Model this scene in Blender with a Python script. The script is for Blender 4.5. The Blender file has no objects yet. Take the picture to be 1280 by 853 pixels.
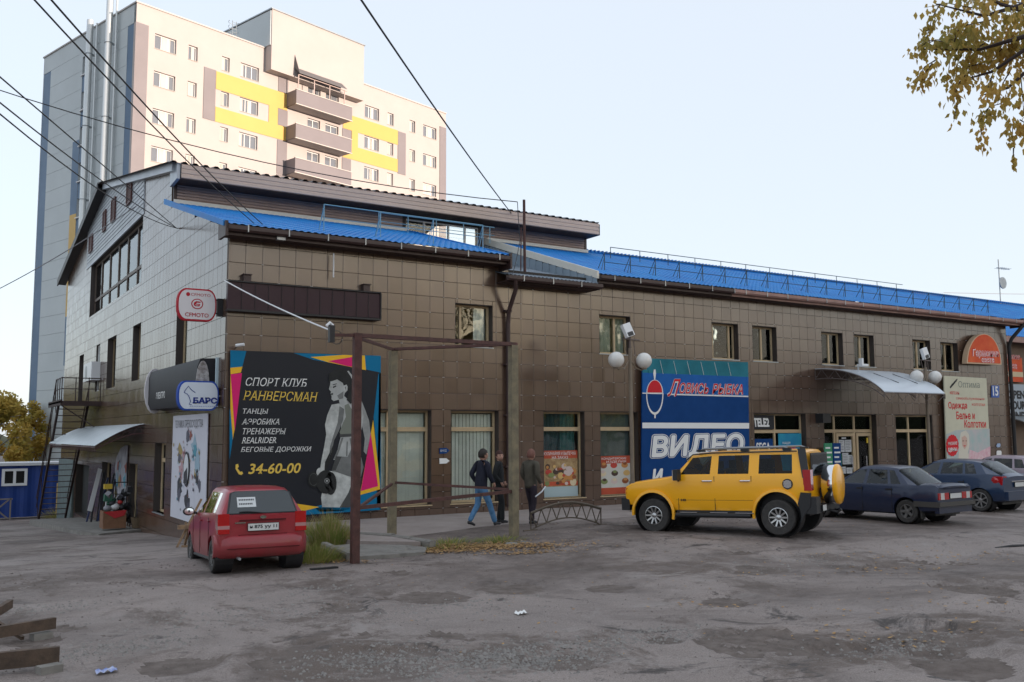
import bpy, bmesh, math, random
from mathutils import Vector, Matrix, Quaternion
from math import radians, sin, cos, pi
random.seed(7)
S = bpy.context.scene
COL = S.collection
# ------------------------------------------------------------------ camera
CAM_R = Matrix(((0.8459148752818804, -0.0482943460223861, -0.5311268021095437),
                (-0.5332981588445488, -0.08517569532326445, -0.8416282877251767),
                (-0.004593206924874263, 0.9951948337227582, -0.09780667350276678)))
# columns: camera right, up, back expressed in the world (x along the facade, y into it)
RX = Vector((0.8459148752818804, -0.5332981588445488, -0.004593206924874263))
RY = Vector((-0.0482943460223861, -0.08517569532326445, 0.9951948337227582))
RZ = Vector((-0.5311268021095437, -0.8416282877251767, -0.09780667350276678))
FOC, EYE = 1171.0, 2.4
cam_d = bpy.data.cameras.new('camera'); cam = bpy.data.objects.new('camera', cam_d); COL.objects.link(cam)
m = Matrix.Identity(4)
for i in range(3):
    m[i][0] = RX[i]; m[i][1] = RY[i]; m[i][2] = RZ[i]
m[2][3] = EYE
cam.matrix_world = m
cam_d.sensor_width = 36; cam_d.lens = FOC / 1280 * 36; cam_d.clip_start = .1; cam_d.clip_end = 3000
S.camera = cam
# ------------------------------------------------------------------ light
SUN_EL, SUN_AZ = 3.6, None
SDIR = Vector((0.47, -0.883, 0)).normalized()            # towards the sun (horizontal)
SDIR = (SDIR * cos(radians(SUN_EL)) + Vector((0, 0, sin(radians(SUN_EL))))).normalized()
W = bpy.data.worlds.new('World'); S.world = W; W.use_nodes = True
nt = W.node_tree; bg = nt.nodes['Background']
sky = nt.nodes.new('ShaderNodeTexSky'); sky.sky_type = 'NISHITA'; sky.sun_disc = False
sky.sun_elevation = radians(9); sky.sun_rotation = math.atan2(SDIR.x, SDIR.y)
sky.air_density = 1.0; sky.dust_density = 1.2; sky.ozone_density = 1.5
SKY_TINT = nt.nodes.new('ShaderNodeMix'); SKY_TINT.data_type = 'RGBA'
nt.links.new(sky.outputs['Color'], SKY_TINT.inputs['A'])
SKY_TINT.inputs['B'].default_value = (2.78, 2.98, 3.28, 1); SKY_TINT.inputs['Factor'].default_value = .80
nt.links.new(SKY_TINT.outputs['Result'], bg.inputs['Color'])
bg.inputs['Strength'].default_value = .100
sd = bpy.data.lights.new('sun', 'SUN'); so = bpy.data.objects.new('sun', sd); COL.objects.link(so)
sd.energy = 2.0; sd.angle = radians(.5); sd.color = (1, .83, .70)
so.rotation_euler = SDIR.to_track_quat('Z', 'Y').to_euler(); so.location = (40, -60, 40)
S.view_settings.view_transform = 'Standard'; S.view_settings.look = 'None'; S.view_settings.gamma = 1
S.view_settings.exposure = 1.72
S.cycles.max_bounces = 6; S.cycles.transparent_max_bounces = 12; S.cycles.use_denoising = True
# ------------------------------------------------------------------ measuring helpers (a ray of the surveyed view met with a real plane)
def ray(px, py): return RX * (px - 640) - RY * (py - 426.5) - RZ * FOC
E0 = Vector((0, 0, EYE))
def atY(px, py, Y): r = ray(px, py); return E0 + r * (Y / r.y)
def atX(px, py, X): r = ray(px, py); return E0 + r * (X / r.x)
def atZ(px, py, Z): r = ray(px, py); return E0 + r * ((Z - EYE) / r.z)
# ------------------------------------------------------------------ materials
def mat(name, col, rough=.6, metal=0., ns=0., na=0., bump=0., bs=40., col2=None, spec=.5, coat=0., obj=False, rnd=0.):
    M = bpy.data.materials.new(name); M.use_nodes = True; t = M.node_tree; N = t.nodes; L = t.links
    b = N['Principled BSDF']; b.inputs['Base Color'].default_value = (*col, 1)
    b.inputs['Roughness'].default_value = rough; b.inputs['Metallic'].default_value = metal
    b.inputs['Specular IOR Level'].default_value = spec
    if coat: b.inputs['Coat Weight'].default_value = coat; b.inputs['Coat Roughness'].default_value = .04
    if ns or bump:
        if obj: tc = N.new('ShaderNodeTexCoord'); co = tc.outputs['Object']
        else: g = N.new('ShaderNodeNewGeometry'); co = g.outputs['Position']
    cur = None
    if ns:
        n = N.new('ShaderNodeTexNoise'); n.inputs['Scale'].default_value = ns; n.inputs['Detail'].default_value = 6; n.inputs['Roughness'].default_value = .65
        L.new(co, n.inputs['Vector'])
        r = N.new('ShaderNodeMapRange'); r.inputs['From Min'].default_value = .3; r.inputs['From Max'].default_value = .7
        L.new(n.outputs['Fac'], r.inputs['Value'])
        mx = N.new('ShaderNodeMix'); mx.data_type = 'RGBA'; L.new(r.outputs['Result'], mx.inputs['Factor'])
        c2 = col2 or tuple(c * (1 - na) for c in col)
        mx.inputs['A'].default_value = (*col, 1); mx.inputs['B'].default_value = (*c2, 1)
        cur = mx.outputs['Result']
        rr = N.new('ShaderNodeMapRange'); rr.inputs['To Min'].default_value = max(0, rough - .08); rr.inputs['To Max'].default_value = min(1, rough + .12)
        L.new(n.outputs['Fac'], rr.inputs['Value']); L.new(rr.outputs['Result'], b.inputs['Roughness'])
    if rnd:
        oi = N.new('ShaderNodeObjectInfo'); mr = N.new('ShaderNodeMapRange'); mr.inputs['To Min'].default_value = 1 - rnd; mr.inputs['To Max'].default_value = 1 + rnd
        L.new(oi.outputs['Random'], mr.inputs['Value'])
        v = N.new('ShaderNodeVectorMath'); v.operation = 'SCALE'
        if cur: L.new(cur, v.inputs[0])
        else: v.inputs[0].default_value = col
        L.new(mr.outputs['Result'], v.inputs['Scale']); cur = v.outputs['Vector']
    if cur: L.new(cur, b.inputs['Base Color'])
    if bump:
        n2 = N.new('ShaderNodeTexNoise'); n2.inputs['Scale'].default_value = bs; n2.inputs['Detail'].default_value = 5
        L.new(co, n2.inputs['Vector']); bp = N.new('ShaderNodeBump'); bp.inputs['Strength'].default_value = bump; bp.inputs['Distance'].default_value = .02
        L.new(n2.outputs['Fac'], bp.inputs['Height']); L.new(bp.outputs['Normal'], b.inputs['Normal'])
    return M
def glass(name, tint=(.55, .6, .58), fr=1.45, rough=.02):
    M = bpy.data.materials.new(name); M.use_nodes = True; t = M.node_tree; N = t.nodes; L = t.links
    N.remove(N['Principled BSDF']); out = N['Material Output']
    tr = N.new('ShaderNodeBsdfTransparent'); tr.inputs['Color'].default_value = (*tint, 1)
    gl = N.new('ShaderNodeBsdfGlossy'); gl.inputs['Roughness'].default_value = rough; gl.inputs['Color'].default_value = (.9, .93, .95, 1)
    g = N.new('ShaderNodeNewGeometry'); n = N.new('ShaderNodeTexNoise'); n.inputs['Scale'].default_value = 1.3
    L.new(g.outputs['Position'], n.inputs['Vector']); bp = N.new('ShaderNodeBump'); bp.inputs['Strength'].default_value = .12; bp.inputs['Distance'].default_value = .05
    L.new(n.outputs['Fac'], bp.inputs['Height']); L.new(bp.outputs['Normal'], gl.inputs['Normal'])
    f = N.new('ShaderNodeFresnel'); f.inputs['IOR'].default_value = fr
    mx = N.new('ShaderNodeMixShader'); L.new(f.outputs[0], mx.inputs[0]); L.new(tr.outputs[0], mx.inputs[1]); L.new(gl.outputs[0], mx.inputs[2])
    L.new(mx.outputs[0], out.inputs['Surface']); return M
# ------------------------------------------------------------------ mesh helpers
class MB:
    def __init__(s): s.v = []; s.f = []
    def add(s, vs, fs):
        o = len(s.v); s.v += [tuple(v) for v in vs]; s.f += [tuple(i + o for i in f) for f in fs]; return s
    def box(s, x0, x1, y0, y1, z0, z1, M=None):
        vs = [Vector(p) for p in ((x0, y0, z0), (x1, y0, z0), (x1, y1, z0), (x0, y1, z0), (x0, y0, z1), (x1, y0, z1), (x1, y1, z1), (x0, y1, z1))]
        if M: vs = [M @ v for v in vs]
        return s.add(vs, [(0, 3, 2, 1), (4, 5, 6, 7), (0, 1, 5, 4), (1, 2, 6, 5), (2, 3, 7, 6), (3, 0, 4, 7)])
    def tube(s, pts, r, n=8, caps=True):
        pts = [Vector(p) for p in pts]; rs = r if isinstance(r, (list, tuple)) else [r] * len(pts); rings = []
        up = None
        for i, p in enumerate(pts):
            d = (pts[min(i + 1, len(pts) - 1)] - pts[max(i - 1, 0)]).normalized()
            if up is None: up = d.orthogonal().normalized()
            up = (up - d * up.dot(d)).normalized(); w = d.cross(up)
            rings.append([p + (up * cos(2 * pi * k / n) + w * sin(2 * pi * k / n)) * rs[i] for k in range(n)])
        vs = [v for rg in rings for v in rg]; fs = []
        for i in range(len(pts) - 1):
            for k in range(n): fs.append((i * n + k, i * n + (k + 1) % n, (i + 1) * n + (k + 1) % n, (i + 1) * n + k))
        if caps: fs += [tuple(range(n))[::-1], tuple((len(pts) - 1) * n + k for k in range(n))]
        return s.add(vs, fs)
    def prism(s, pts, d):            # planar polygon pts (3D) swept along vector d
        n = len(pts); pts = [Vector(p) for p in pts]; d = Vector(d)
        return s.add(pts + [p + d for p in pts], [tuple(range(n))[::-1], tuple(range(n, 2 * n))] + [(i, (i + 1) % n, n + (i + 1) % n, n + i) for i in range(n)])
    def lathe(s, prof, M, n=24, closed=False):   # prof: (radius, height) about local z
        vs = []; fs = []; k = len(prof)
        for i in range(n):
            a = 2 * pi * i / n
            for (r, h) in prof: vs.append(M @ Vector((r * cos(a), r * sin(a), h)))
        for i in range(n):
            j = (i + 1) % n
            for q in range(k - 1 if not closed else k):
                q2 = (q + 1) % k; fs.append((i * k + q, j * k + q, j * k + q2, i * k + q2))
        return s.add(vs, fs)
    def ball(s, c, r, n=12, sc=(1, 1, 1), M=None):
        c = Vector(c); vs = []; fs = []; m_ = n // 2 + 1
        for i in range(m_ + 1):
            a = pi * i / m_
            for k in range(n):
                b = 2 * pi * k / n; p = Vector((r * sin(a) * cos(b) * sc[0], r * sin(a) * sin(b) * sc[1], r * cos(a) * sc[2]))
                vs.append((M @ p if M else p) + c)
        for i in range(m_):
            for k in range(n): fs.append((i * n + k, i * n + (k + 1) % n, (i + 1) * n + (k + 1) % n, (i + 1) * n + k))
        return s.add(vs, fs)
    def mesh(s, name, m, smooth=False, sharp=40):
        me = bpy.data.meshes.new(name); me.from_pydata(s.v, [], s.f); me.validate(); me.update()
        bm = bmesh.new(); bm.from_mesh(me); bmesh.ops.remove_doubles(bm, verts=bm.verts, dist=1e-5)
        bmesh.ops.recalc_face_normals(bm, faces=bm.faces); bm.to_mesh(me); bm.free()
        if smooth:
            me.polygons.foreach_set('use_smooth', [True] * len(me.polygons)); me.set_sharp_from_angle(angle=radians(sharp))
        if m: me.materials.append(m)
        return me
    def build(s, name, m, parent=None, smooth=False, sharp=40, world=False, **kw):
        return link(name, s.mesh(name, m, smooth, sharp), parent, world, **kw)
def link(name, me, parent=None, world=False, **kw):
    o = bpy.data.objects.new(name, me); COL.objects.link(o)
    if parent:
        o.parent = parent
        if world: o.matrix_parent_inverse = WM[parent.name].inverted()
    WM[o.name] = (WM[parent.name] if parent and not world else Matrix.Identity(4))
    for k, v in kw.items(): o[k] = v
    return o
WM = {}
def thing(name, label, cat, loc=(0, 0, 0), rz=0, group=None, rot=None):
    o = bpy.data.objects.new(name, None); COL.objects.link(o); o.empty_display_size = .2
    o.location = loc; o.rotation_euler = rot or (0, 0, rz); o['label'] = label; o['category'] = cat
    if group: o['group'] = group
    WM[o.name] = Matrix.Translation(loc) @ o.rotation_euler.to_matrix().to_4x4()
    return o
def tag(o, label, cat, group=None):
    o['label'] = label; o['category'] = cat
    if group: o['group'] = group
    return o
def struct(o): o['kind'] = 'structure'; return o
def stuff(o): o['kind'] = 'stuff'; return o
def copy_tree(o, parent=None):
    c = o.copy(); COL.objects.link(c); WM[c.name] = WM[o.name]
    if parent: c.parent = parent
    for ch in list(o.children): copy_tree(ch, c)
    return c
def text_mesh(body, bold=0., serif=0.):
    c = bpy.data.curves.new('lettering', 'FONT'); c.body = body; c.resolution_u = 3
    o = bpy.data.objects.new('lettering', c); COL.objects.link(o)
    dg = bpy.context.evaluated_depsgraph_get(); me = bpy.data.meshes.new_from_object(o.evaluated_get(dg)); bpy.data.objects.remove(o)
    if serif:
        vs = [v.co.copy() for v in me.vertices]; ys = [v.y for v in vs]; top = .73
        bm = bmesh.new(); bm.from_mesh(me); add = []
        for e in bm.edges:
            if len(e.link_faces) == 1:
                a, b = e.verts[0].co, e.verts[1].co
                if abs(a.y - b.y) < .004 and .03 < abs(a.x - b.x) < .28:
                    ym = (a.y + b.y) / 2
                    low = abs(ym) < .02; hi = abs(ym - top) < .03
                    if low or hi: add.append((min(a.x, b.x), max(a.x, b.x), ym, low))
        for x0, x1, y, low in add:
            t = serif; y0, y1 = (y, y + t) if low else (y - t, y)
            q = [bm.verts.new(p) for p in ((x0 - .06, y0, 0), (x1 + .06, y0, 0), (x1 + .06, y1, 0), (x0 - .06, y1, 0))]; bm.faces.new(q)
        bm.to_mesh(me); bm.free()
    if bold:                      # fatten by smearing copies, each a hair nearer
        bm = bmesh.new(); bm.from_mesh(me); src = [v.co.copy() for v in bm.verts]; fcs = [[v.index for v in f.verts] for f in bm.faces]; K = 8 if bold < .04 else 14
        for k in range(K):
            a = 2 * pi * k / K; nv = [bm.verts.new((c_.x + bold * cos(a), c_.y + bold * sin(a), (k + 1) * .0004)) for c_ in src]
            for f in fcs:
                try: bm.faces.new([nv[i] for i in f])
                except ValueError: pass
        bm.to_mesh(me); bm.free()
    return me
def text(body, m, parent, origin, ux, uz, w, h, shear=0., bold=0., serif=0., name='lettering', off=0.004, world=True, mirror=False):
    """flat lettering w wide and h high whose lower left corner is at origin; ux, uz unit vectors of the surface"""
    me = text_mesh(body, bold, serif); me.name = name
    xs = [v.co.x for v in me.vertices]; ys = [v.co.y for v in me.vertices]
    x0, x1, y0, y1 = min(xs), max(xs), min(ys), max(ys); ux = Vector(ux); uz = Vector(uz); n = ux.cross(uz).normalized()
    o_ = Vector(origin) + n * off; sw = (w - shear * h) / (x1 - x0)
    for v in me.vertices:
        a = (v.co.x - x0) * sw; b = (v.co.y - y0) / (y1 - y0) * h
        v.co = o_ + ux * (a + shear * b) + uz * b + n * v.co.z
    me.materials.clear(); me.materials.append(m); me.update()
    return link(name, me, parent, world)
X_, Y_, Z_ = Vector((1, 0, 0)), Vector((0, 1, 0)), Vector((0, 0, 1))
def ftext(body, m, parent, pl, pr, Y, h, **kw):
    """lettering on a plane facing -y: pl, pr = photo pixels of the lower left and lower right ends"""
    a = atY(*pl, Y); b = atY(*pr, Y); u = (b - a).normalized(); return text(body, m, parent, a, u, Z_, (b - a).length, h, **kw)
def fpoly(pts, Y, m, parent, name='print', k=1):
    """flat printed patch on a plane facing -y, outline given as photo pixels"""
    P = [atY(x, y, Y - .003 * k) for x, y in pts]
    return MB().add(P, [tuple(range(len(P)))]).build(name, m, parent, world=True)
def disc(c, r, ux, uz, n=24, sx=1, sz=1): return [Vector(c) + Vector(ux) * (r * sx * cos(2 * pi * i / n)) + Vector(uz) * (r * sz * sin(2 * pi * i / n)) for i in range(n)]
def flat(pts, m, parent, name='print', off=Vector((0, 0, 0)), world=True):
    return MB().add([Vector(p) + off for p in pts], [tuple(range(len(pts)))]).build(name, m, parent, world=world)
def sstep(a, b, x): t = max(0, min(1, (x - a) / (b - a))); return t * t * (3 - 2 * t)
# ------------------------------------------------------------------ palette
white = mat('white_paint', (.78, .78, .76), .5, ns=3, na=.12)
pvc = mat('white_plastic', (.75, .76, .77), .35, obj=True)
tan = mat('tan_window_frame', (.56, .42, .25), .45, ns=4, na=.2)
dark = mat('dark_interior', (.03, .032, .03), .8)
black = mat('black_plastic', (.015, .015, .017), .5, obj=True)
rubber = mat('tyre_rubber', (.028, .027, .027), .85, ns=12, na=.3, bump=.3, bs=60, obj=True, col2=(.06, .055, .05))
rust = mat('rusty_red_steel', (.11, .042, .034), .7, ns=7, col2=(.05, .022, .018), bump=.4, bs=60)
olive = mat('olive_yellow_post', (.25, .21, .13), .7, ns=5, col2=(.13, .11, .075), bump=.35, bs=50)
browntrim = mat('brown_sheet_metal', (.055, .03, .028), .45, ns=2, na=.3)
pinktrim = mat('faded_red_sheet', (.38, .22, .19), .5, ns=1.5, na=.35)
bluer = mat('blue_roof_sheet', (.002, .15, .50), .5, ns=1.2, col2=(.02, .25, .62), spec=.3)
galv = mat('galvanised_sheet', (.42, .45, .47), .35, .6, ns=2, na=.3)
wire_m = mat('cable_rubber', (.02, .02, .022), .6)
concrete = mat('old_concrete', (.26, .245, .22), .9, ns=3, col2=(.15, .14, .125), bump=.6, bs=14)
wood = mat('raw_wood', (.30, .19, .10), .75, ns=9, col2=(.17, .11, .07), bump=.3, bs=50)
wingl = glass('window_glass', (.96, .98, .96), 1.45)
carglass = glass('car_glass', (.40, .46, .44), 1.32)
chrome = mat('chrome', (.75, .76, .78), .12, 1.)
# ================================================================== GROUND
def gz(x, y):
    s = max(0., y - 18.5); fall = -.055 * (s if s > 2 else s * s / 4 + s * .5 if s else 0)
    fall = max(fall, -2.6)
    k = 1 - sstep(6.6, 8.6, x)
    up = .12 * sstep(9.0, 12.5, x) * (1 - sstep(60, 90, x))
    return fall * k + up
def ground_mat():
    M = bpy.data.materials.new('worn_asphalt'); M.use_nodes = True; t = M.node_tree; N = t.nodes; L = t.links; b = N['Principled BSDF']
    g = N.new('ShaderNodeNewGeometry'); P = g.outputs['Position']
    def noise(sc, det=6, rough=.6, dist=0.):
        n = N.new('ShaderNodeTexNoise'); n.inputs['Scale'].default_value = sc; n.inputs['Detail'].default_value = det; n.inputs['Roughness'].default_value = rough; n.inputs['Distortion'].default_value = dist
        L.new(P, n.inputs['Vector']); return n.outputs['Fac']
    def rng(v, a, c, lo=0., hi=1.):
        r = N.new('ShaderNodeMapRange'); r.inputs['From Min'].default_value = a; r.inputs['From Max'].default_value = c; r.inputs['To Min'].default_value = lo; r.inputs['To Max'].default_value = hi; L.new(v, r.inputs['Value']); return r.outputs['Result']
    def mix(f, A, B):
        m_ = N.new('ShaderNodeMix'); m_.data_type = 'RGBA'; L.new(f, m_.inputs['Factor'])
        for s, c in (('A', A), ('B', B)):
            if isinstance(c, tuple): m_.inputs[s].default_value = (*c, 1)
            else: L.new(c, m_.inputs[s])
        return m_.outputs['Result']
    base = mix(rng(noise(.45, 8, .7), .35, .65), (.255, .208, .186), (.170, .138, .124))
    fine = noise(55, 5, .85); base = mix(rng(fine, .46, .66, 0, .85), base, (.40, .35, .32)); base = mix(rng(noise(85, 4, .8), .54, .68, 0, .75), base, (.075, .060, .052))
    wearm = rng(noise(.33, 7, .78, .6), .50, .58); base = mix(wearm, base, (.115, .086, .070)); lp = rng(noise(.55, 8, .75, 1.1), .57, .63); base = mix(lp, base, (.27, .235, .215))      # earth showing through
    peb = N.new('ShaderNodeTexVoronoi'); peb.inputs['Scale'].default_value = 26; L.new(P, peb.inputs['Vector'])
    pm = N.new('ShaderNodeMath'); pm.operation = 'MULTIPLY'; L.new(rng(peb.outputs['Distance'], .30, .18), pm.inputs[0]); L.new(rng(noise(.7, 5, .7, .4), .52, .66), pm.inputs[1])
    base = mix(pm.outputs[0], base, (.27, .25, .235))
    grit = N.new('ShaderNodeTexVoronoi'); grit.inputs['Scale'].default_value = 90; L.new(P, grit.inputs['Vector'])
    sp = rng(grit.outputs['Color'], .80, .9) if False else rng(noise(120, 1, .5), .66, .74); base = mix(sp, base, (.30, .28, .26))
    dk = rng(noise(.75, 8, .75, .9), .575, .65); base = mix(dk, base, (.058, .047, .042)); dk2 = rng(noise(3.2, 6, .8, .5), .60, .70); base = mix(dk2, base, (.075, .062, .055))
    big = rng(noise(.16, 6, .7, .7), .47, .60); base = mix(big, base, mix(rng(noise(.9, 7, .8, .5), .38, .60), (.078, .060, .051), (.172, .138, .122)))
    L.new(base, b.inputs['Base Color'])
    # cracks
    cr = N.new('ShaderNodeTexVoronoi'); cr.feature = 'DISTANCE_TO_EDGE'; cr.inputs['Scale'].default_value = .55
    wv = N.new('ShaderNodeTexNoise'); wv.inputs['Scale'].default_value = 1.4; wv.inputs['Detail'].default_value = 5; L.new(P, wv.inputs['Vector'])
    ad = N.new('ShaderNodeVectorMath'); ad.operation = 'MULTIPLY_ADD'; L.new(wv.outputs['Color'], ad.inputs[0]); ad.inputs[1].default_value = (1.3, 1.3, 1.3); L.new(P, ad.inputs[2]); L.new(ad.outputs[0], cr.inputs['Vector'])
    crm = N.new('ShaderNodeMath'); crm.operation = 'MULTIPLY'; L.new(rng(cr.outputs['Distance'], .018, .004), crm.inputs[0]); L.new(rng(noise(.25, 3), .52, .66), crm.inputs[1])
    base = mix(crm.outputs[0], base, (.05, .043, .04)); L.new(base, b.inputs['Base Color'])
    L.new(rng(noise(.8, 5), .3, .7, .62, .92), b.inputs['Roughness'])
    b1 = N.new('ShaderNodeBump'); b1.inputs['Strength'].default_value = .55; b1.inputs['Distance'].default_value = .012; L.new(noise(60, 6, .8), b1.inputs['Height'])
    b2 = N.new('ShaderNodeBump'); b2.inputs['Strength'].default_value = .5; b2.inputs['Distance'].default_value = .08; L.new(noise(2.2, 8, .7), b2.inputs['Height']); L.new(b1.outputs[0], b2.inputs['Normal'])
    b3 = N.new('ShaderNodeBump'); b3.inputs['Strength'].default_value = .5; b3.inputs['Distance'].default_value = .02; L.new(pm.outputs[0], b3.inputs['Height']); L.new(b2.outputs[0], b3.inputs['Normal'])
    L.new(b3.outputs[0], b.inputs['Normal']); return M
asphalt = ground_mat()
POTS = [(atZ(a, b_, 0), r, d) for a, b_, r, d in ((905, 752, .55, .05), (1100, 715, .5, .05), (1150, 800, .9, .07), (1010, 798, .6, .04), (1230, 745, .8, .05), (700, 825, .6, .05), (830, 798, .35, .04),
        (1060, 812, .5, .06), (450, 820, .5, .04), (520, 815, .4, .04), (350, 825, .5, .03), (540, 745, .9, .035), (640, 735, .8, .03), (1200, 830, .8, .05), (430, 760, .5, .03), (220, 830, .6, .03), (950, 720, .8, .02), (760, 735, .6, .02))]
from mathutils import noise as mnoise
def erode(x, y):
    if not (5 < y < 20 and -4 < x < 19): return 0
    if x > 6.6 and y > 16.4 + max(0, 11.5 - x) * .0: 
        if x < 12.5: return 0
    v = mnoise.noise(Vector((x * .42 + 5, y * .62, 2.))) + .45 * mnoise.noise(Vector((x * 1.9, y * 1.9, 7.))) + .22 * mnoise.noise(Vector((x * 6, y * 6, 1.)))
    return sstep(.46, .56, v)
def inpot(x, y):
    for c, r, d in POTS:
        q = math.hypot(x - c.x, y - c.y) / r + .22 * mnoise.noise(Vector((x * 4, y * 4, 9)))
        if q < .62: return True
    return False
def gh(x, y):
    z = gz(x, y) - .022 * erode(x, y)
    if -5 < y < 30:
        z += .022 * mnoise.noise(Vector((x * .45, y * .45, 0))) + .010 * mnoise.noise(Vector((x * 1.7, y * 1.7, 3)))
        for c, r, d in POTS:
            q = math.hypot(x - c.x, y - c.y) / r
            if q < 1.6:
                q += .22 * mnoise.noise(Vector((x * 4, y * 4, 9)))
                z -= d * (1 - sstep(.55, 1.05, q)) - .25 * d * sstep(.8, 1.05, q) * (1 - sstep(1.05, 1.5, q))
    return z
def axis(segs):
    out = []
    for a, b_, st in segs:
        n = max(1, round((b_ - a) / st)); out += [a + (b_ - a) * i / n for i in range(n)]
    return out + [segs[-1][1]]
gx = axis([(-1500, -200, 260), (-200, -30, 17), (-30, -4, 1.3), (-4, 19, .058), (19, 34, .3), (34, 90, 2), (90, 300, 21), (300, 1500, 240)])
gy = axis([(-1500, -150, 270), (-150, -8, 8), (-8, 5, 1), (5, 13, .05), (13, 20, .09), (20, 26, .25), (26, 80, 1.5), (80, 200, 12), (200, 1800, 200)])
vs = [(x, y, gh(x, y)) for y in gy for x in gx]; nx = len(gx)
fs = [(j * nx + i, j * nx + i + 1, (j + 1) * nx + i + 1, (j + 1) * nx + i) for j in range(len(gy) - 1) for i in range(nx - 1)]
me = bpy.data.meshes.new('ground'); me.from_pydata(vs, [], fs); me.update(); me.materials.append(asphalt)
earth = mat('damp_gritty_earth', (.19, .155, .135), .95, ns=5, col2=(.090, .069, .058), bump=.9, bs=70); me.materials.append(earth)
mi = [0] * len(fs)
for k, f in enumerate(fs):
    x, y = (vs[f[0]][0] + vs[f[2]][0]) / 2, (vs[f[0]][1] + vs[f[2]][1]) / 2
    if 5 < y < 20 and -4 < x < 19 and (erode(x, y) > .5 or inpot(x, y)): mi[k] = 1
me.polygons.foreach_set('material_index', mi)
me.polygons.foreach_set('use_smooth', [True] * len(fs))
struct(link('ground', me))
# pavement along the shops
pave = mat('pale_paving', (.36, .31, .285), .85, ns=1.1, col2=(.26, .22, .20), bump=.5, bs=22)
mb = MB()
xs = [9.05 + i * .5 for i in range(66)]
for a, b_ in zip(xs[:-1], xs[1:]):
    for y0, y1 in ((20.1, 21.3), (21.3, 22.5), (22.5, 23.7)):
        q = [(a, y0), (b_, y0), (b_, y1), (a, y1)]
        mb.add([(p[0], p[1], max(.135, gh(*p) + .02) if p[1] > 20.5 else gh(*p) + .004) for p in q], [(0, 1, 2, 3)])
struct(mb.build('pavement', pave, smooth=True))
mb = MB()                                                       # the corner of the pavement, built up over the falling ground
cor = [(6.42, 23.7), (7.0, 21.6), (7.6, 20.2), (8.0, 18.9), (9.06, 18.0), (9.06, 23.7)]
mb.prism([(x, y, -.35) for x, y in cor], (0, 0, .48)); struct(mb.build('pavement', pave))
mb = MB(); cor = [(7.15, 18.9), (7.0, 17.0), (8.6, 16.9), (9.0, 17.6), (8.6, 18.6), (7.9, 19.0)]
mb.prism([(x, y, -.2) for x, y in cor], (0, 0, .265)); struct(mb.build('pavement', concrete))
def kerb(pts, label, w=.16, h=.16):
    t = thing('kerb', label, 'kerb', (pts[0][0], pts[0][1], 0))
    n = 0
    for (x0, y0), (x1, y1) in zip(pts[:-1], pts[1:]):
        d = Vector((x1 - x0, y1 - y0, 0)); L_ = d.length; k = max(1, round(L_ / 1.0)); a = math.atan2(d.y, d.x)
        for i in range(k):
            p = Vector((x0, y0, 0)) + d * ((i + .5) / k); hh = L_ / k / 2 - .012
            M_ = Matrix.Translation((p.x, p.y, gh(p.x, p.y))) @ Matrix.Rotation(a + random.uniform(-.02, .02), 4, 'Z') @ Matrix.Rotation(random.uniform(-.03, .03), 4, 'Y')
            b = MB(); c = .03
            prof = [(-w / 2, -.15), (w / 2, -.15), (w / 2, h - c), (w / 2 - c, h), (-w / 2 + c, h), (-w / 2, h - c)]
            b.prism([M_ @ Vector((-hh, u, v)) for u, v in prof], (M_.to_3x3() @ Vector((2 * hh, 0, 0)))); b.build('kerb_stone', concrete, t, world=True)
    return t
kerb([(8.55, 20.35), (9.05, 19.3), (9.2, 17.7)], 'broken concrete kerb line between the grass tuft and the leaf litter', h=.17)
kerb([(7.3, 19.0), (7.05, 16.9)], 'short tilted concrete kerb beside the rusty red post', h=.15)
# hills added to block light: left dims wall reflections, unseen south one shades yard
def hill(name, pts, m):
    b = MB()
    for (x0, y0, h0), (x1, y1, h1) in zip(pts[:-1], pts[1:]): b.add([(x0, y0, -4), (x1, y1, -4), (x1, y1 , h1), (x0, y0, h0)], [(0, 1, 2, 3)])
    return b
woodm = mat('added_hill_leaves', (.085, .075, .03), .9, ns=.18, col2=(.035, .05, .025), bump=1, bs=.8)
def ridge(x0, x1, y, dep, h, seed):
    b = MB(); nx_, ny_ = 90, 14
    vs = []
    for j in range(ny_ + 1):
        for i in range(nx_ + 1):
            u, v = i / nx_, j / ny_; e = sstep(0, .12, u) * (1 - sstep(.88, 1, u)) * sin(pi * min(1, v * 1.0)) ** .6
            x, yy = x0 + (x1 - x0) * u, y + dep * (v - .5)
            vs.append((x, yy, -3 + (h + 3 + 1.4 * mnoise.noise(Vector((x * .03, yy * .03, seed))) + 1.2 * mnoise.noise(Vector((x * .17, yy * .17, seed)))) * e))
    b.add(vs, [(j * (nx_ + 1) + i, j * (nx_ + 1) + i + 1, (j + 1) * (nx_ + 1) + i + 1, (j + 1) * (nx_ + 1) + i) for j in range(ny_) for i in range(nx_)])
    return struct(b.build('light_block_hill', woodm, smooth=True, sharp=80))
ridge(-320, 30, 205, 50, 13.5, 4.)  # low hill added on the left to darken the end wall reflections
ridge(-200, 520, -250, 90, 36, 1.)  # unseen hill added behind the viewer to keep the yard in shade
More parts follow.
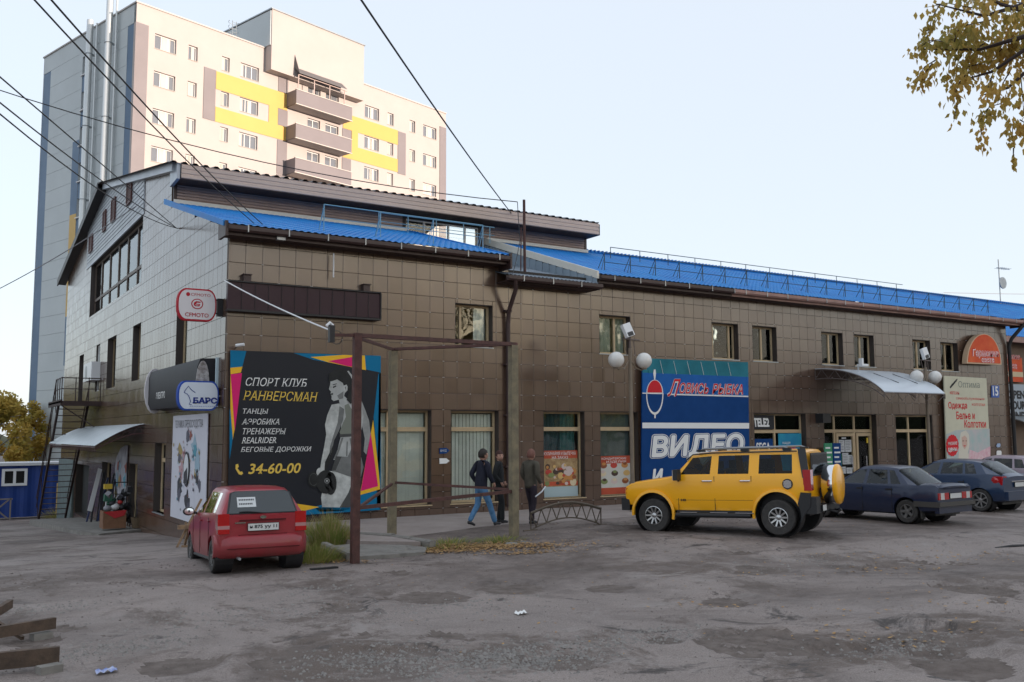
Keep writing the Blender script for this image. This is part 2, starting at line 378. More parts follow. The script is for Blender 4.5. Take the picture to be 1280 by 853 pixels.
# ================================================================== SHOP BUILDING
YF, XL = 23.65, 6.45
def tile_material():
    M = bpy.data.materials.new('brown_glazed_tile'); M.use_nodes = True; t = M.node_tree; N = t.nodes; L = t.links; b = N['Principled BSDF']
    g = N.new('ShaderNodeNewGeometry')
    sn = N.new('ShaderNodeVectorMath'); sn.operation = 'SNAP'; sh = N.new('ShaderNodeVectorMath'); sh.operation = 'ADD'; L.new(g.outputs['Position'], sh.inputs[0]); sh.inputs[1].default_value = (.10, .10, .15)
    L.new(sh.outputs[0], sn.inputs[0]); sn.inputs[1].default_value = (.44, .44, .46)
    wn = N.new('ShaderNodeTexWhiteNoise'); L.new(sn.outputs[0], wn.inputs['Vector'])
    r = N.new('ShaderNodeMapRange'); r.inputs['To Min'].default_value = .93; r.inputs['To Max'].default_value = 1.06; L.new(wn.outputs['Value'], r.inputs['Value'])
    n = N.new('ShaderNodeTexNoise'); n.inputs['Scale'].default_value = 1.6; n.inputs['Detail'].default_value = 8; L.new(g.outputs['Position'], n.inputs['Vector'])
    mx = N.new('ShaderNodeMix'); mx.data_type = 'RGBA'; mx.inputs['A'].default_value = (.118, .070, .047, 1); mx.inputs['B'].default_value = (.082, .050, .035, 1); L.new(n.outputs['Fac'], mx.inputs['Factor'])
    sc = N.new('ShaderNodeVectorMath'); sc.operation = 'SCALE'; L.new(mx.outputs['Result'], sc.inputs[0]); L.new(r.outputs['Result'], sc.inputs['Scale']); L.new(sc.outputs[0], b.inputs['Base Color'])
    r2 = N.new('ShaderNodeMapRange'); r2.inputs['To Min'].default_value = .19; r2.inputs['To Max'].default_value = .25; L.new(wn.outputs['Value'], r2.inputs['Value']); L.new(r2.outputs['Result'], b.inputs['Roughness'])
    b.inputs['Specular IOR Level'].default_value = .5; b.inputs['IOR'].default_value = 1.85
    return M
tile_m = tile_material()
joint_m = mat('dark_joint_backing', (.045, .036, .030), .8)
reveal_m = mat('window_reveal_paint', (.045, .034, .030), .6)
bld = thing('shop_building', 'long brown tiled two storey shop building with blue roof and raised attic', 'building', (6.4, 23.65, 0))
MF = Matrix.Translation((0, YF, 0))
ML = Matrix(((0, 1, 0, XL), (1, 0, 0, 0), (0, 0, 1, 0), (0, 0, 0, 1)))
OF = [(12.96, 14.22, 4.91, 6.16), (18.19, 19.46, 4.91, 6.16), (23.08, 24.36, 4.93, 6.20), (25.07, 26.31, 4.93, 6.20), (28.75, 29.98, 4.93, 6.18), (30.65, 31.85, 4.93, 6.18), (34.33, 35.52, 4.93, 6.16), (36.23, 37.45, 4.93, 6.14),
      (9.70, 12.20, .42, 3.06), (12.83, 14.42, .42, 3.06), (16.01, 17.56, .42, 3.06), (18.17, 19.72, .42, 3.06), (25.02, 27.72, .42, 3.06), (28.72, 31.80, .13, 3.06), (33.0, 35.42, .42, 3.06)]
def prof(y):                                                     # outline of the left end wall
    if y < 30: return 7.62 + (y - 23.65) * .305
    if y < 42.9: return 10.72 + (y - 30) * (13.05 - 10.72) / 12.9
    return 13.05 - (y - 42.9) * (13.05 - 10.9) / 11.9
OL = [(27.7, 29.05, 4.3, 6.3), (34.45, 35.9, 4.32, 6.32), (39.3, 41.3, 4.28, 6.32), (43.2, 44.2, 4.28, 6.3), (47.9, 49.3, 3.9, 6.2), (34.75, 46.7, 7.8, 10.25),
      (30.0, 31.55, -.02, 2.15), (34.25, 35.75, -.7, 1.4), (39.4, 41.6, -.7, 1.32), (45.0, 49.2, -1.25, 1.05),
      (36.9, 37.75, 11.2, 12.0), (40.4, 41.2, 11.2, 12.05), (42.7, 43.3, 11.2, 12.0), (46.3, 47.1, 10.9, 11.6)]
def wall_boxes(b, M_, u0, u1, z0, z1, ops, t=.3, top=None):
    us = sorted({u0, u1, *[o for q in ops for o in q[:2]]}); zs = sorted({z0, z1, *[o for q in ops for o in q[2:]]})
    us = [u for u in us if u0 <= u <= u1]; zs = [z for z in zs if z0 <= z <= z1]
    for a, c in zip(us[:-1], us[1:]):
        run = None
        for d, e in zip(zs[:-1], zs[1:]):
            hole = any(q[0] < (a + c) / 2 < q[1] and q[2] < (d + e) / 2 < q[3] for q in ops)
            if not hole: run = (run[0], e) if run else (d, e)
            if (hole or e == zs[-1]) and run:
                b.box(a, c, 0, t, run[0], run[1], M_); run = None
b = MB(); wall_boxes(b, MF, 6.46, 41.2, -1.0, 7.3, OF); b.build('wall', joint_m, bld, world=True)
b = MB(); us = [23.66 + i * (54.8 - 23.66) / 44 for i in range(45)]
b2 = MB(); wall_boxes(b2, ML, 23.66, 54.8, -3.2, 7.6, [q for q in OL if q[3] < 7.5])
vs = []
us = sorted({*us, *[o for q in OL if q[3] > 7.5 for o in q[:2]], 30.0, 42.9})
for a, c in zip(us[:-1], us[1:]):
    mid = (a + c) / 2; runs = [(7.6, None)]
    hs = sorted([(q[2], q[3]) for q in OL if q[3] > 7.5 and q[0] < mid < q[1]])
    z = 7.6
    for (h0, h1) in hs: b2.box(a, c, 0, .3, z, h0, ML); z = h1
    ta, tc = prof(a + 1e-4), prof(c - 1e-4)
    b2.prism([ML @ Vector(p) for p in ((a, 0, z), (c, 0, z), (c, 0, max(z, tc)), (a, 0, max(z, ta)))], (.3, 0, 0))
b2.build('wall', joint_m, bld, world=True)
# other walls, inner darkness
b = MB(); b.box(6.8, 41.2, 54.4, 54.8, -3, 11); b.box(40.9, 41.2, 24, 54.4, -1, 7.6); b.box(6.8, 40.9, 26.4, 26.5, -1, 7.2); b.box(6.8, 40.9, 23.95, 26.4, 3.5, 3.7); b.box(8.6, 8.7, 26.5, 54, -3, 7.1)
b.box(6.8, 8.6, 26.5, 54, 2.9, 3.1); b.box(6.8, 8.6, 26.5, 54, 6.9, 7.1)
for x in (8.9, 15.2, 20.6, 24.7, 28.3, 32.4, 38): b.box(x, x + .1, 23.95, 26.4, -.9, 7.2)
b.build('inner_wall', mat('dim_room_walls', (.26, .25, .22), .9), bld, world=True)
# ---- tiles
TW, TH = .44, .46
def tile_mesh(w, h):
    b = MB(); g = .0022; c = .006; d = .045
    o = [(g, 0, g), (w - g, 0, g), (w - g, 0, h - g), (g, 0, h - g)]; m1 = [(x, -d + .004, z) for x, _, z in o]
    i_ = [(g + c, -d, g + c), (w - g - c, -d, g + c), (w - g - c, -d, h - g - c), (g + c, -d, h - g - c)]
    return b.add(o + m1 + i_, [(0, 1, 5, 4), (1, 2, 6, 5), (2, 3, 7, 6), (3, 0, 4, 7), (4, 5, 9, 8), (5, 6, 10, 9), (6, 7, 11, 10), (7, 4, 8, 11), (8, 9, 10, 11)])
TM = tile_mesh(TW, TH).mesh('tile', tile_m)
REST = MB(); TILT = .002
def rest_tile(M_, u, w, z, h, h2=None):
    h2 = h if h2 is None else h2
    if w < .02 or max(h, h2) < .02: return
    tx, tz = random.gauss(0, TILT), random.gauss(0, TILT); d = .045; g = .0022
    def dd(a, c_): return -d + tx * (a - w / 2) + tz * (c_ - h / 2)
    P = [(u + g, 0, z + g), (u + w - g, 0, z + g), (u + w - g, 0, z + h2 - g), (u + g, 0, z + h - g)]
    Q = [(u + g + .004, dd(0, 0), z + g + .004), (u + w - g - .004, dd(w, 0), z + g + .004), (u + w - g - .004, dd(w, h2), z + h2 - g - .004), (u + g + .004, dd(0, h), z + h - g - .004)]
    REST.add([M_ @ Vector(p) for p in P + Q], [(0, 1, 5, 4), (1, 2, 6, 5), (2, 3, 7, 6), (3, 0, 4, 7), (4, 5, 6, 7)])
def cut_rects(rect, ops):
    rs = [rect]
    for (a, c, d, e) in ops:
        out = []
        for (x0, x1, z0, z1) in rs:
            if c <= x0 or a >= x1 or e <= z0 or d >= z1: out.append((x0, x1, z0, z1)); continue
            if a > x0: out.append((x0, a, z0, z1))
            if c < x1: out.append((c, x1, z0, z1))
            m0, m1 = max(a, x0), min(c, x1)
            if d > z0: out.append((m0, m1, z0, d))
            if e < z1: out.append((m0, m1, e, z1))
        rs = out
    return rs
full = []
ncol = int((41.2 - 6.4) / TW) + 1
for i in range(ncol):
    u = 6.42 + i * TW
    topz = 7.62 if u < 14.4 else 7.2 if u < 17.8 else 7.3
    for k in range(-9, 11):
        z = 3.07 + k * TH
        if z + TH < -.2: continue
        rect = (u, min(u + TW, 41.2), z, min(z + TH, topz))
        if rect[3] - rect[2] < .03: continue
        rs = cut_rects(rect, OF)
        if len(rs) == 1 and rs[0] == rect and rect[3] == z + TH and rect[1] == u + TW:
            hid = (6.6 < u < 10.3 and .4 < z < 4.1) or (6.4 < u < 10.3 and 5.6 < z < 5.8) or z < -.05 or z > 7.1
            full.append((hid, math.hypot(u, YF), u, z))
        else:
            for r in rs: rest_tile(MF, r[0], r[1] - r[0], r[2], r[3] - r[2])
full.sort()
for n_, (hid, d_, u, z) in enumerate(full):
    if n_ < 300:
        o = link('tile', TM, bld); o.location = (u - 6.4, 0, z); o.rotation_euler = (random.gauss(0, .002), 0, random.gauss(0, .002))
        o.location.y += 0.0
    else: rest_tile(MF, u, TW, z, TH)
TILT = .0012
for i in range(int(31.2 / TW) + 1):
    u = 23.66 + i * TW; u1 = min(u + TW, 54.8)
    if u1 - u < .05: continue
    for k in range(-13, 22):
        z = 3.07 + k * TH; p0, p1 = prof(u + 1e-3), prof(u1 - 1e-3)
        if z > min(p0, p1) - .03: continue
        z1 = z + TH
        for (a, c, d, e) in cut_rects((u, u1, z, z1), OL + [(34.6, 48.0, 10.3, 20)]):
            ha = min(e, prof(a + 1e-3)) - d; hc = min(e, prof(c - 1e-3)) - d
            if min(ha, hc) > .02: rest_tile(ML, a, c - a, d, ha, hc)
stuff(REST.build('tile', tile_m, bld, world=True))
# ---- bright fixing clips at the tile corners
c = MB(); random.seed(31)
for i in range(ncol):
    for k in range(-6, 10):
        x, z = 6.42 + i * TW, 3.07 + k * TH
        if any(q[0] - .05 < x < q[1] + .05 and q[2] - .05 < z < q[3] + .05 for q in OF) or random.random() < .25 + max(0, z - 4.5) * .2: continue
        w_ = random.uniform(.012, .035); c.box(x - w_, x + w_, YF - .052, YF - .02, z - .006, z + .008)
stuff(c.build('tile_clip', mat('bright_clip', (.42, .40, .38), .4), bld, world=True))
# ---- windows
blind_m = mat('pale_vertical_blind', (.88, .90, .86), .8, ns=1.4, na=.25)
curt_m = mat('faded_green_curtain', (.50, .55, .48), .85, ns=2, na=.5)
def drape(M_, u0, u1, w, z0, z1, m, par, name='curtain', amp=.035, per=.16, sag=0.):
    n = max(4, int((u1 - u0) / per * 6)); vs = []
    for j in range(2):
        for i in range(n + 1):
            t = i / n; u = u0 + (u1 - u0) * t
            vs.append(M_ @ Vector((u + (0 if j else random.uniform(-.01, .01)), w + amp * sin(2 * pi * (u - u0) / per) + .4 * amp * sin(u * 9), (z0 if j == 0 else z1) - (sag * sin(pi * t) if j == 0 else 0))))
    MB().add(vs, [(i, i + 1, n + 2 + i, n + 1 + i) for i in range(n)]).build(name, m, par, smooth=True, sharp=80, world=True)
def slats(M_, u0, u1, w, z0, z1, m, par, step=.11):
    b = MB(); n = int((u1 - u0) / step)
    for i in range(n):
        a = random.gauss(.12, .06); u = u0 + (i + .5) * (u1 - u0) / n; c, s_ = cos(a) * step * .52, sin(a) * step * .52
        b.add([M_ @ Vector(p) for p in ((u - c, w - s_, z0), (u + c, w + s_, z0), (u + c, w + s_, z1), (u - c, w - s_, z1))], [(0, 1, 2, 3)])
    stuff(b.build('blind', m, par, world=True))
def window(M_, r, cuts=(), transom=None, inner=None, fm=tan, fw=.07, dep=.17, sill=True, par=bld, gm=None, name='window', doorframes=()):
    u0, u1, z0, z1 = r; b = MB(); F0, F1 = dep, dep + .07
    b.box(u0, u0 + fw, F0, F1, z0, z1, M_); b.box(u1 - fw, u1, F0, F1, z0, z1, M_)
    b.box(u0 + fw, u1 - fw, F0, F1, z1 - fw, z1, M_); b.box(u0 + fw, u1 - fw, F0, F1, z0, z0 + fw, M_)
    zt = transom
    if zt: b.box(u0 + fw, u1 - fw, F0 - .004, F1, zt - .06, zt + .06, M_)
    for c in cuts: b.box(c - fw / 2, c + fw / 2, F0 - .01, F1 + .002, z0 + fw, z1 - fw, M_)
    o = b.build(name, fm, par, world=True)
    xs = [u0 + fw, *cuts, u1 - fw]; zs = [z0 + fw] + ([zt] if zt else []) + [z1 - fw]
    for a, c in zip(xs[:-1], xs[1:]):
        for d, e in zip(zs[:-1], zs[1:]):
            p = MB(); p.box(a - .01, c + .01, F0 + .03, F0 + .036, d - .01, e + .01, M_); p.build('pane', gm or wingl, o, world=True)
    if sill: s_ = MB(); s_.box(u0 - .03, u1 + .03, -.07, dep, z0 - .03, z0, M_); s_.build('sill', galv if sill == 1 else tan, o, world=True)
    rv = MB(); t_ = .012
    rv.box(u0, u0 + t_, -.04, dep, z0, z1, M_); rv.box(u1 - t_, u1, -.04, dep, z0, z1, M_); rv.box(u0 + t_, u1 - t_, -.04, dep, z1 - t_, z1, M_)
    rv.build('reveal', reveal_m, o, world=True)
    if inner == 'blind': slats(M_, u0 + .08, u1 - .08, dep + .12, z0 + .05, z1 - .1, blind_m, o)
    elif inner == 'curtain': drape(M_, u0 + .05, u0 + (u1 - u0) * .52, dep + .13, z0 + .05, z1, curt_m, o); drape(M_, u1 - (u1 - u0) * .3, u1 - .05, dep + .13, z0 + .05, z1, curt_m, o)
    elif inner == 'side': drape(M_, u1 - (u1 - u0) * .38, u1 - .04, dep + .13, z0 + .05, z1, blind_m, o, per=.2)
    elif inner == 'violet': drape(M_, u0 + .03, u0 + (u1 - u0) * .42, dep + .13, z0 + .02, z1, mat_v, o); drape(M_, u1 - (u1 - u0) * .35, u1 - .04, dep + .13, z0 + .02, z1, mat_v, o)
    elif inner == 'net': drape(M_, u0 + .05, u1 - .05, dep + .25, z0 + (z1 - z0) * .45, z1, blind_m, o, per=.13, sag=.25)
    return o
mat_v = mat('violet_brown_curtain', (.12, .085, .10), .85, ns=2, na=.4)
U = OF
window(MF, U[0], (13.24,), inner='side'); window(MF, U[1], (18.95,), inner='curtain'); window(MF, U[2], (23.3, 24.1), inner='net'); window(MF, U[3], (25.72,), inner='violet')
window(MF, U[4], (29.4,), inner='violet'); window(MF, U[5], (31.25,), inner='violet'); window(MF, U[6], (34.9,), inner='net'); window(MF, U[7], (36.85,), inner='curtain')
window(MF, U[8], (10.95,), 2.52, 'blind', sill=2); window(MF, U[9], (), 2.52, 'blind', sill=2)
wA = window(MF, U[10], (), 2.52, None, sill=2); wB = window(MF, U[11], (), 2.52, None, sill=2)
drape(MF, 16.9, 17.45, .36, 1.3, 3.0, mat('teal_curtain', (.03, .15, .16), .8), wA); drape(MF, 16.15, 16.9, .38, 1.3, 3.0, mat('deep_teal_cloth', (.02, .07, .09), .8), wA)
drape(MF, 18.25, 19.6, .34, .5, 3.0, mat('grey_green_cloth', (.16, .20, .19), .8, ns=1.5, na=.5), wB, per=.5)
wC = window(MF, U[12], (26.28,), 2.42, None, sill=2)
wD = window(MF, U[13], (29.55, 30.72), 2.42, None, sill=False)
wE = window(MF, U[14], (34.1,), 2.42, None, sill=2)
backing_g = mat('green_backing_board', (.66, .74, .60), .9, ns=1.2, col2=(.28, .34, .26)); palep = mat('pale_window_panel', (.75, .77, .70), .7, ns=1, na=.2)  # green boards added close behind the glass to lighten black panes
for x0, x1, z0, z1, mm, w_ in ((25.1, 27.6, .5, 3.0, backing_g, .27), (28.78, 29.5, .5, 3.0, palep, .27), (29.6, 31.7, 2.45, 3.0, backing_g, .27), (30.8, 31.7, .2, 2.3, backing_g, .35), (33.05, 35.38, .5, 3.0, backing_g, .33)):
    MB().box(x0, x1, w_, w_ + .02, z0, z1, MF).build('backdrop_panel', mm, wD, world=True)
pl_ = MB(); random.seed(4)
for i in range(26):
    a = random.random() * 6.28; l_ = random.uniform(.3, .6); c0 = Vector((34.75, YF + .27, .9)); tip = c0 + Vector((cos(a) * l_ * .7, .05 * sin(a), .25 + l_ * .9)); md_ = (c0 + tip) / 2 + Vector((0, 0, .08)); w2 = Vector((.018, 0, .02))
    pl_.add([c0, md_ - w2, tip, md_ + w2], [(0, 1, 2, 3)])
pl_.build('house_plant', mat('house_plant_leaf', (.04, .10, .03), .6), wE, world=True)
# ---- entrance door leaves and notices
b = MB()
for a, c in ((29.62, 30.68), (30.79, 31.70)):
    b.box(a, a + .11, .135, .20, .16, 2.34, MF); b.box(c - .11, c, .135, .20, .16, 2.34, MF); b.box(a + .11, c - .11, .135, .20, 2.22, 2.34, MF); b.box(a + .11, c - .11, .135, .20, .16, .5, MF)
b.build('door', tan, bld, world=True)
b = MB(); b.box(31.28, 31.33, .09, .13, .95, 1.45, MF); b.box(30.45, 30.5, .09, .13, .95, 1.45, MF); b.build('door_handle', chrome, bld.children[-1], world=True)
paper = mat('paper_notice', (.62, .64, .66), .8, ns=14, na=.25)
pgreen = mat('green_print', (.03, .25, .12), .6); pblue = mat('blue_print', (.002, .050, .20), .7, ns=2, na=.15, spec=.2); pink_ = mat('grey_ink', (.12, .12, .14), .7)
for (x0, x1, z0, z1, mm) in ((29.78, 30.10, 1.62, 2.08, paper), (30.13, 30.5, 1.62, 2.08, paper), (29.78, 29.9, 1.1, 1.55, pgreen), (29.95, 30.3, 1.15, 1.58, paper), (30.3, 30.52, 1.15, 1.5, paper), (29.8, 30.12, .8, 1.06, paper), (30.16, 30.5, .8, 1.02, paper), (29.95, 30.2, 2.12, 2.18, paper), (31.42, 31.52, 1.95, 2.15, mat('yellow_print', (.7, .5, .03), .6))):
    p = MB(); p.box(x0, x1, .155, .16, z0, z1, MF); o = p.build('notice', mm, bld, world=True)
    if mm is paper and x1 - x0 > .2:
        q = MB(); n_ = int((z1 - z0) / .06)
        for i in range(n_ - 1): q.box(x0 + .04, x1 - .04 - random.random() * .1, .152, .155, z1 - .07 - i * .06, z1 - .055 - i * .06, MF)
        q.build('print', pink_, o, world=True)
# ---- roofs
def sheet(x0, x1, A, B_, per=.19, amp=.022, step=.35, sh=.014, thick=0):
    """profiled metal sheet; A, B_ = (y, z) of eave and top"""
    n = int((x1 - x0) / per * 4); L_ = math.hypot(B_[0] - A[0], B_[1] - A[1]); k = max(1, int(L_ / step)); vs = []; fs = []
    rows = []
    for j in range(k):
        rows.append((j / k, sh)); rows.append(((j + 1) / k - .001, 0))
    for (t, up) in rows:
        y, z = A[0] + (B_[0] - A[0]) * t, A[1] + (B_[1] - A[1]) * t
        for i in range(n + 1): vs.append((x0 + (x1 - x0) * i / n, y, z + up + amp * (0, 1, 1, 0)[i % 4]))
    for j in range(len(rows) - 1):
        for i in range(n): a = j * (n + 1) + i; fs.append((a, a + 1, a + n + 2, a + n + 1))
    return MB().add(vs, fs)
sheet(6.15, 14.45, (23.05, 7.60), (30.0, 9.62)).build('roof', bluer, bld, world=True)
sheet(17.78, 41.6, (23.05, 7.34), (30.3, 9.72)).build('roof', bluer, bld, world=True)
sheet(17.78, 41.6, (30.3, 9.72), (42, 5.9)).build('roof', bluer, bld, world=True)
sheet(14.3, 17.78, (23.0, 7.02), (30.0, 8.9), per=.14, amp=.03, step=9, sh=0).build('roof', mat('grey_roof_sheet', (.20, .25, .30), .35, .4, ns=2, na=.3), bld, world=True)
b = MB()                                                         # ridge capping with its raised clips
b.tube([(22.5, 30.3, 9.76), (41.6, 30.3, 9.76)], .06, 6)
for i in range(96): b.box(22.5 + i * .2, 22.56 + i * .2, 30.2, 30.4, 9.78, 9.86)
stuff(b.build('ridge_cap', bluer, bld, world=True))
# white flashings
wf = mat('cream_flashing', (.80, .77, .68), .5, ns=1, na=.15)
b = MB(); b.box(6.4, 14.5, 29.86, 29.93, 9.6, 9.72); b.box(17.78, 22.5, 29.86, 29.93, 9.62, 9.74); b.build('flashing', wf, bld, world=True)
b = MB(); b.prism([(17.70, 23.05, 7.20), (17.70, 23.05, 7.44), (17.70, 30, 9.74), (17.70, 30, 9.50)], (.08, 0, 0)); b.build('verge_board', wf, bld, world=True)
b = MB(); b.prism([(14.42, 23.05, 7.56), (14.42, 23.05, 7.66), (14.42, 30, 9.7), (14.42, 30, 9.2)], (.06, 0, 0)); b.build('verge_board', bluer, bld, world=True)
b = MB(); b.prism([(6.12, 23.05, 7.54), (6.12, 23.05, 7.68), (6.12, 30, 9.72), (6.12, 30, 9.55)], (.05, 0, 0)); b.build('verge_board', bluer, bld, world=True)
b = MB()
for i in range(35):
    y = 23.1 + i * .2; b.box(17.72 - (.03 if i % 2 else 0), 17.74, y, y + .2, 7.0 + (y - 23.1) * .26, 7.24 + (y - 23.05) * .325)
b.build('siding', mat('blue_grey_ribbed', (.30, .37, .43), .4, ns=1, na=.2), bld, world=True)
# gutters and fascias
def gutter(x0, x1, y, z, m, h=.2):
    b = MB(); b.box(x0, x1, y + .06, y + .09, z - h - .08, z - .01)
    pr = [(y + .05, z - .06), (y + .05, z - .16), (y + .0, z - .2), (y - .07, z - .2), (y - .11, z - .15), (y - .11, z - .05), (y - .10, z - .05), (y - .10, z - .14), (y - .06, z - .19), (y + .0, z - .19), (y + .04, z - .15), (y + .04, z - .06)]
    b.prism([(x0, p, q) for p, q in pr], (x1 - x0, 0, 0)); g_ = b.build('gutter', m, bld, world=True)
    x = x0 + .5; bm_ = MB().prism([(0, y + .06, z - .2), (0, y - .125, z - .2), (0, y - .125, z - .02), (0, y - .112, z - .02), (0, y - .112, z - .187), (0, y + .06, z - .187)], (.03, 0, 0)).mesh('bracket', galv)
    while x < x1: o_ = link('bracket', bm_, g_, True); o_.location.x = x; x += 1.05
    s_ = MB(); s_.box(x0, x1, y + .09, YF - .05, z - h - .07, z - h - .05); s_.build('soffit', browntrim, bld, world=True)
gutter(6.2, 14.45, 23.05, 7.62, browntrim); gutter(14.35, 17.8, 22.98, 7.05, browntrim, .14); gutter(17.8, 23.6, 23.05, 7.36, browntrim); gutter(23.6, 41.5, 23.05, 7.36, pinktrim)
b = MB(); b.box(6.15, 6.22, 22.94, 23.6, 7.28, 7.66); b.box(14.44, 14.5, 22.94, 23.6, 7.2, 7.66); b.box(41.5, 41.56, 22.94, 23.6, 7.0, 7.4); b.build('gutter_end', browntrim, bld, world=True)
b = MB(); b.tube([(14.6, 22.95, 6.9), (14.68, 23.05, 6.6), (14.69, 23.45, 6.0), (14.69, 23.5, 5.6), (14.69, 23.5, .25)], .066, 10)
for z in (6.0, 4.4, 2.9, 1.4): b.box(14.58, 14.8, 23.44, 23.62, z, z + .05)
b.build('drainpipe', browntrim, bld, smooth=True, world=True)
b = MB(); b.tube([(41.6, 22.95, 7.25), (41.55, 23.0, 7.1), (41.25, 23.4, 6.5), (41.2, 23.5, 6.2), (41.2, 23.5, .1)], .08, 10); b.build('drainpipe', black, bld, smooth=True, world=True)
# ---- attic
sid_m = mat('mauve_brown_siding', (.42, .31, .27), .5, ns=.8, na=.25); sid2 = mat('blue_grey_siding', (.30, .33, .37), .35, ns=1, na=.15, spec=.7)
fasc = mat('brown_ribbed_fascia', (.62, .48, .40), .5, ns=.7, na=.2)
def ribs(P, u, v, L_, H_, per, amp, n, name, m, par=bld):
    """ribbed cladding on a plane: P corner, u length direction, v up; ribs run along u"""
    P, u, v, n = Vector(P), Vector(u), Vector(v), Vector(n); k = int(H_ / per); b = MB(); vs = []
    for i in range(k + 1):
        for t, w in ((0, 0), (.12, amp), (.78, amp), (.9, -.004)):
            q = P + v * min(H_, (i + t) * per) + n * w; vs += [q, q + u * L_]
    m_ = len(vs) // 2; return b.add(vs, [(2 * i, 2 * i + 1, 2 * i + 3, 2 * i + 2) for i in range(m_ - 1)]).build(name, m, par, world=True)
AY = 30.0
ribs((6.5, AY, 9.5), (1, 0, 0), (0, 0, 1), 7.9, 1.35, .095, .028, (0, -1, 0), 'siding', sid_m)
ribs((17.55, AY, 8.85), (1, 0, 0), (0, 0, 1), 4.9, 2.0, .095, .028, (0, -1, 0), 'siding', sid_m)
b = MB(); b.box(6.5, 14.4, AY + .01, AY + .2, 9.2, 10.7); b.box(17.5, 22.45, AY + .01, AY + .2, 7.5, 10.7); b.box(14.4, 17.5, AY + .01, AY + .2, 7.5, 8.75); b.box(14.4, 17.5, AY + .01, AY + .2, 10.1, 10.7)
b.box(22.25, 22.45, AY + .2, 54, 6, 10.7); b.box(14.3, 14.42, AY - .04, AY + .3, 8.7, 10.5); b.box(17.48, 17.6, AY - .04, AY + .3, 8.7, 10.5); b.build('attic_wall', mat('dark_attic_boards', (.05, .04, .035), .7), bld, world=True)
b = MB(); b.box(22.40, 22.5, AY - .045, AY + .02, 8.9, 10.68); b.box(6.40, 6.5, AY - .045, AY + .02, 9.5, 10.68); b.build('corner_trim', browntrim, bld, world=True)
window(Matrix.Translation((0, AY, 0)), (14.42, 17.48, 8.76, 10.1), (15.2, 16.2, 16.9), None, None, fm=white, fw=.06, dep=.03, sill=False)
MR = Matrix.Identity(4)
b = MB()                                                         # attic roof: two slopes of dark profiled sheet
for (A, B_) in (((29.1, 10.64), (42.9, 13.18)), ((56.0, 10.78), (42.9, 13.18))):
    n = int((22.5 - 6.0) / .08); vs = []
    for t in (0, 1):
        for i in range(n + 1): vs.append((6.0 + 16.5 * i / n, A[0] + (B_[0] - A[0]) * t, A[1] + (B_[1] - A[1]) * t + (.075 if (i // 2) % 2 else 0) + .02))
    b.add(vs, [(i, i + 1, n + 2 + i, n + 1 + i) for i in range(n)])
b.build('attic_roof', mat('dark_profiled_roof', (.03, .026, .026), .5), bld, world=True)
ribs((6.42, 29.1, 10.22), (1, 0, 0), (0, 0, 1), 16.05, .44, .145, .014, (0, -1, 0), 'fascia', fasc)
b = MB(); b.box(6.42, 22.47, 29.11, 29.16, 10.2, 10.64); b.box(22.46, 22.52, 29.1, 30.5, 10.2, 10.64); b.box(6.42, 22.46, 29.16, 30.02, 10.21, 10.24); b.build('soffit', browntrim, bld, world=True)
# gable end trims
lite = mat('pale_blue_trim', (.42, .47, .53), .35, ns=1, na=.15, spec=.8)
b = MB(); b.prism([(6.2, 29.4, 10.48), (6.2, 29.4, 10.76), (6.2, 42.9, 13.24), (6.2, 42.9, 12.95)], (.18, 0, 0)); b.prism([(6.3, 29.15, 10.2), (6.3, 29.15, 10.7), (6.3, 30.1, 10.86), (6.3, 30.1, 10.15)], (.1, 0, 0)); b.build('verge_board', lite, bld, world=True)
b = MB(); b.prism([(6.0, 42.9, 12.92), (6.0, 42.9, 13.22), (6.0, 56.0, 10.84), (6.0, 56.0, 10.5)], (.06, 0, 0)); b.prism([(6.06, 42.9, 12.95), (6.06, 42.9, 13.0), (6.06, 56.0, 10.62), (6.06, 56.0, 10.57)], (.38, 0, 0)); b.build('verge_board', mat('black_verge_sheet', (.02, .02, .023), .5), bld, world=True)
b = MB(); b.prism([(6.01, 41.9, 13.05), (6.01, 42.9, 13.25), (6.01, 56.0, 10.88), (6.01, 56.0, 10.82), (6.01, 42.9, 13.16)], (.6, 0, 0)); b.build('verge_board', browntrim, bld, world=True)
def ribs_gable():
    b = MB(); per = .16; z = 10.3; vs = []
    i = 0
    while z < 13.0:
        def ex(zz):
            a = max(34.6, 30 + (zz - 10.72) / (2.33 / 12.9)) if zz > 10.72 else 34.6; c = min(48.0, 42.9 + (13.05 - zz) / (2.15 / 11.9)); return a, c
        for t, w in ((0, -.02), (.08, .045), (.80, .05), (.88, -.02)):
            a, c = ex(z + t * per)
            if c > a: vs += [(XL - .03 - w, a, z + t * per), (XL - .03 - w, c, z + t * per)]
        z += per
    b.add(vs, [(2 * i, 2 * i + 1, 2 * i + 3, 2 * i + 2) for i in range(len(vs) // 2 - 1)]); b.build('siding', sid2, bld, world=True)
ribs_gable()
b = MB(); b.box(XL - .07, XL - .01, 34.6, 48.0, 10.22, 10.32); b.box(XL - .065, XL - .01, 34.54, 34.62, 10.2, 11.75); b.box(XL - .065, XL - .01, 47.98, 48.06, 10.2, 12.2); b.build('siding_trim', lite, bld, world=True)
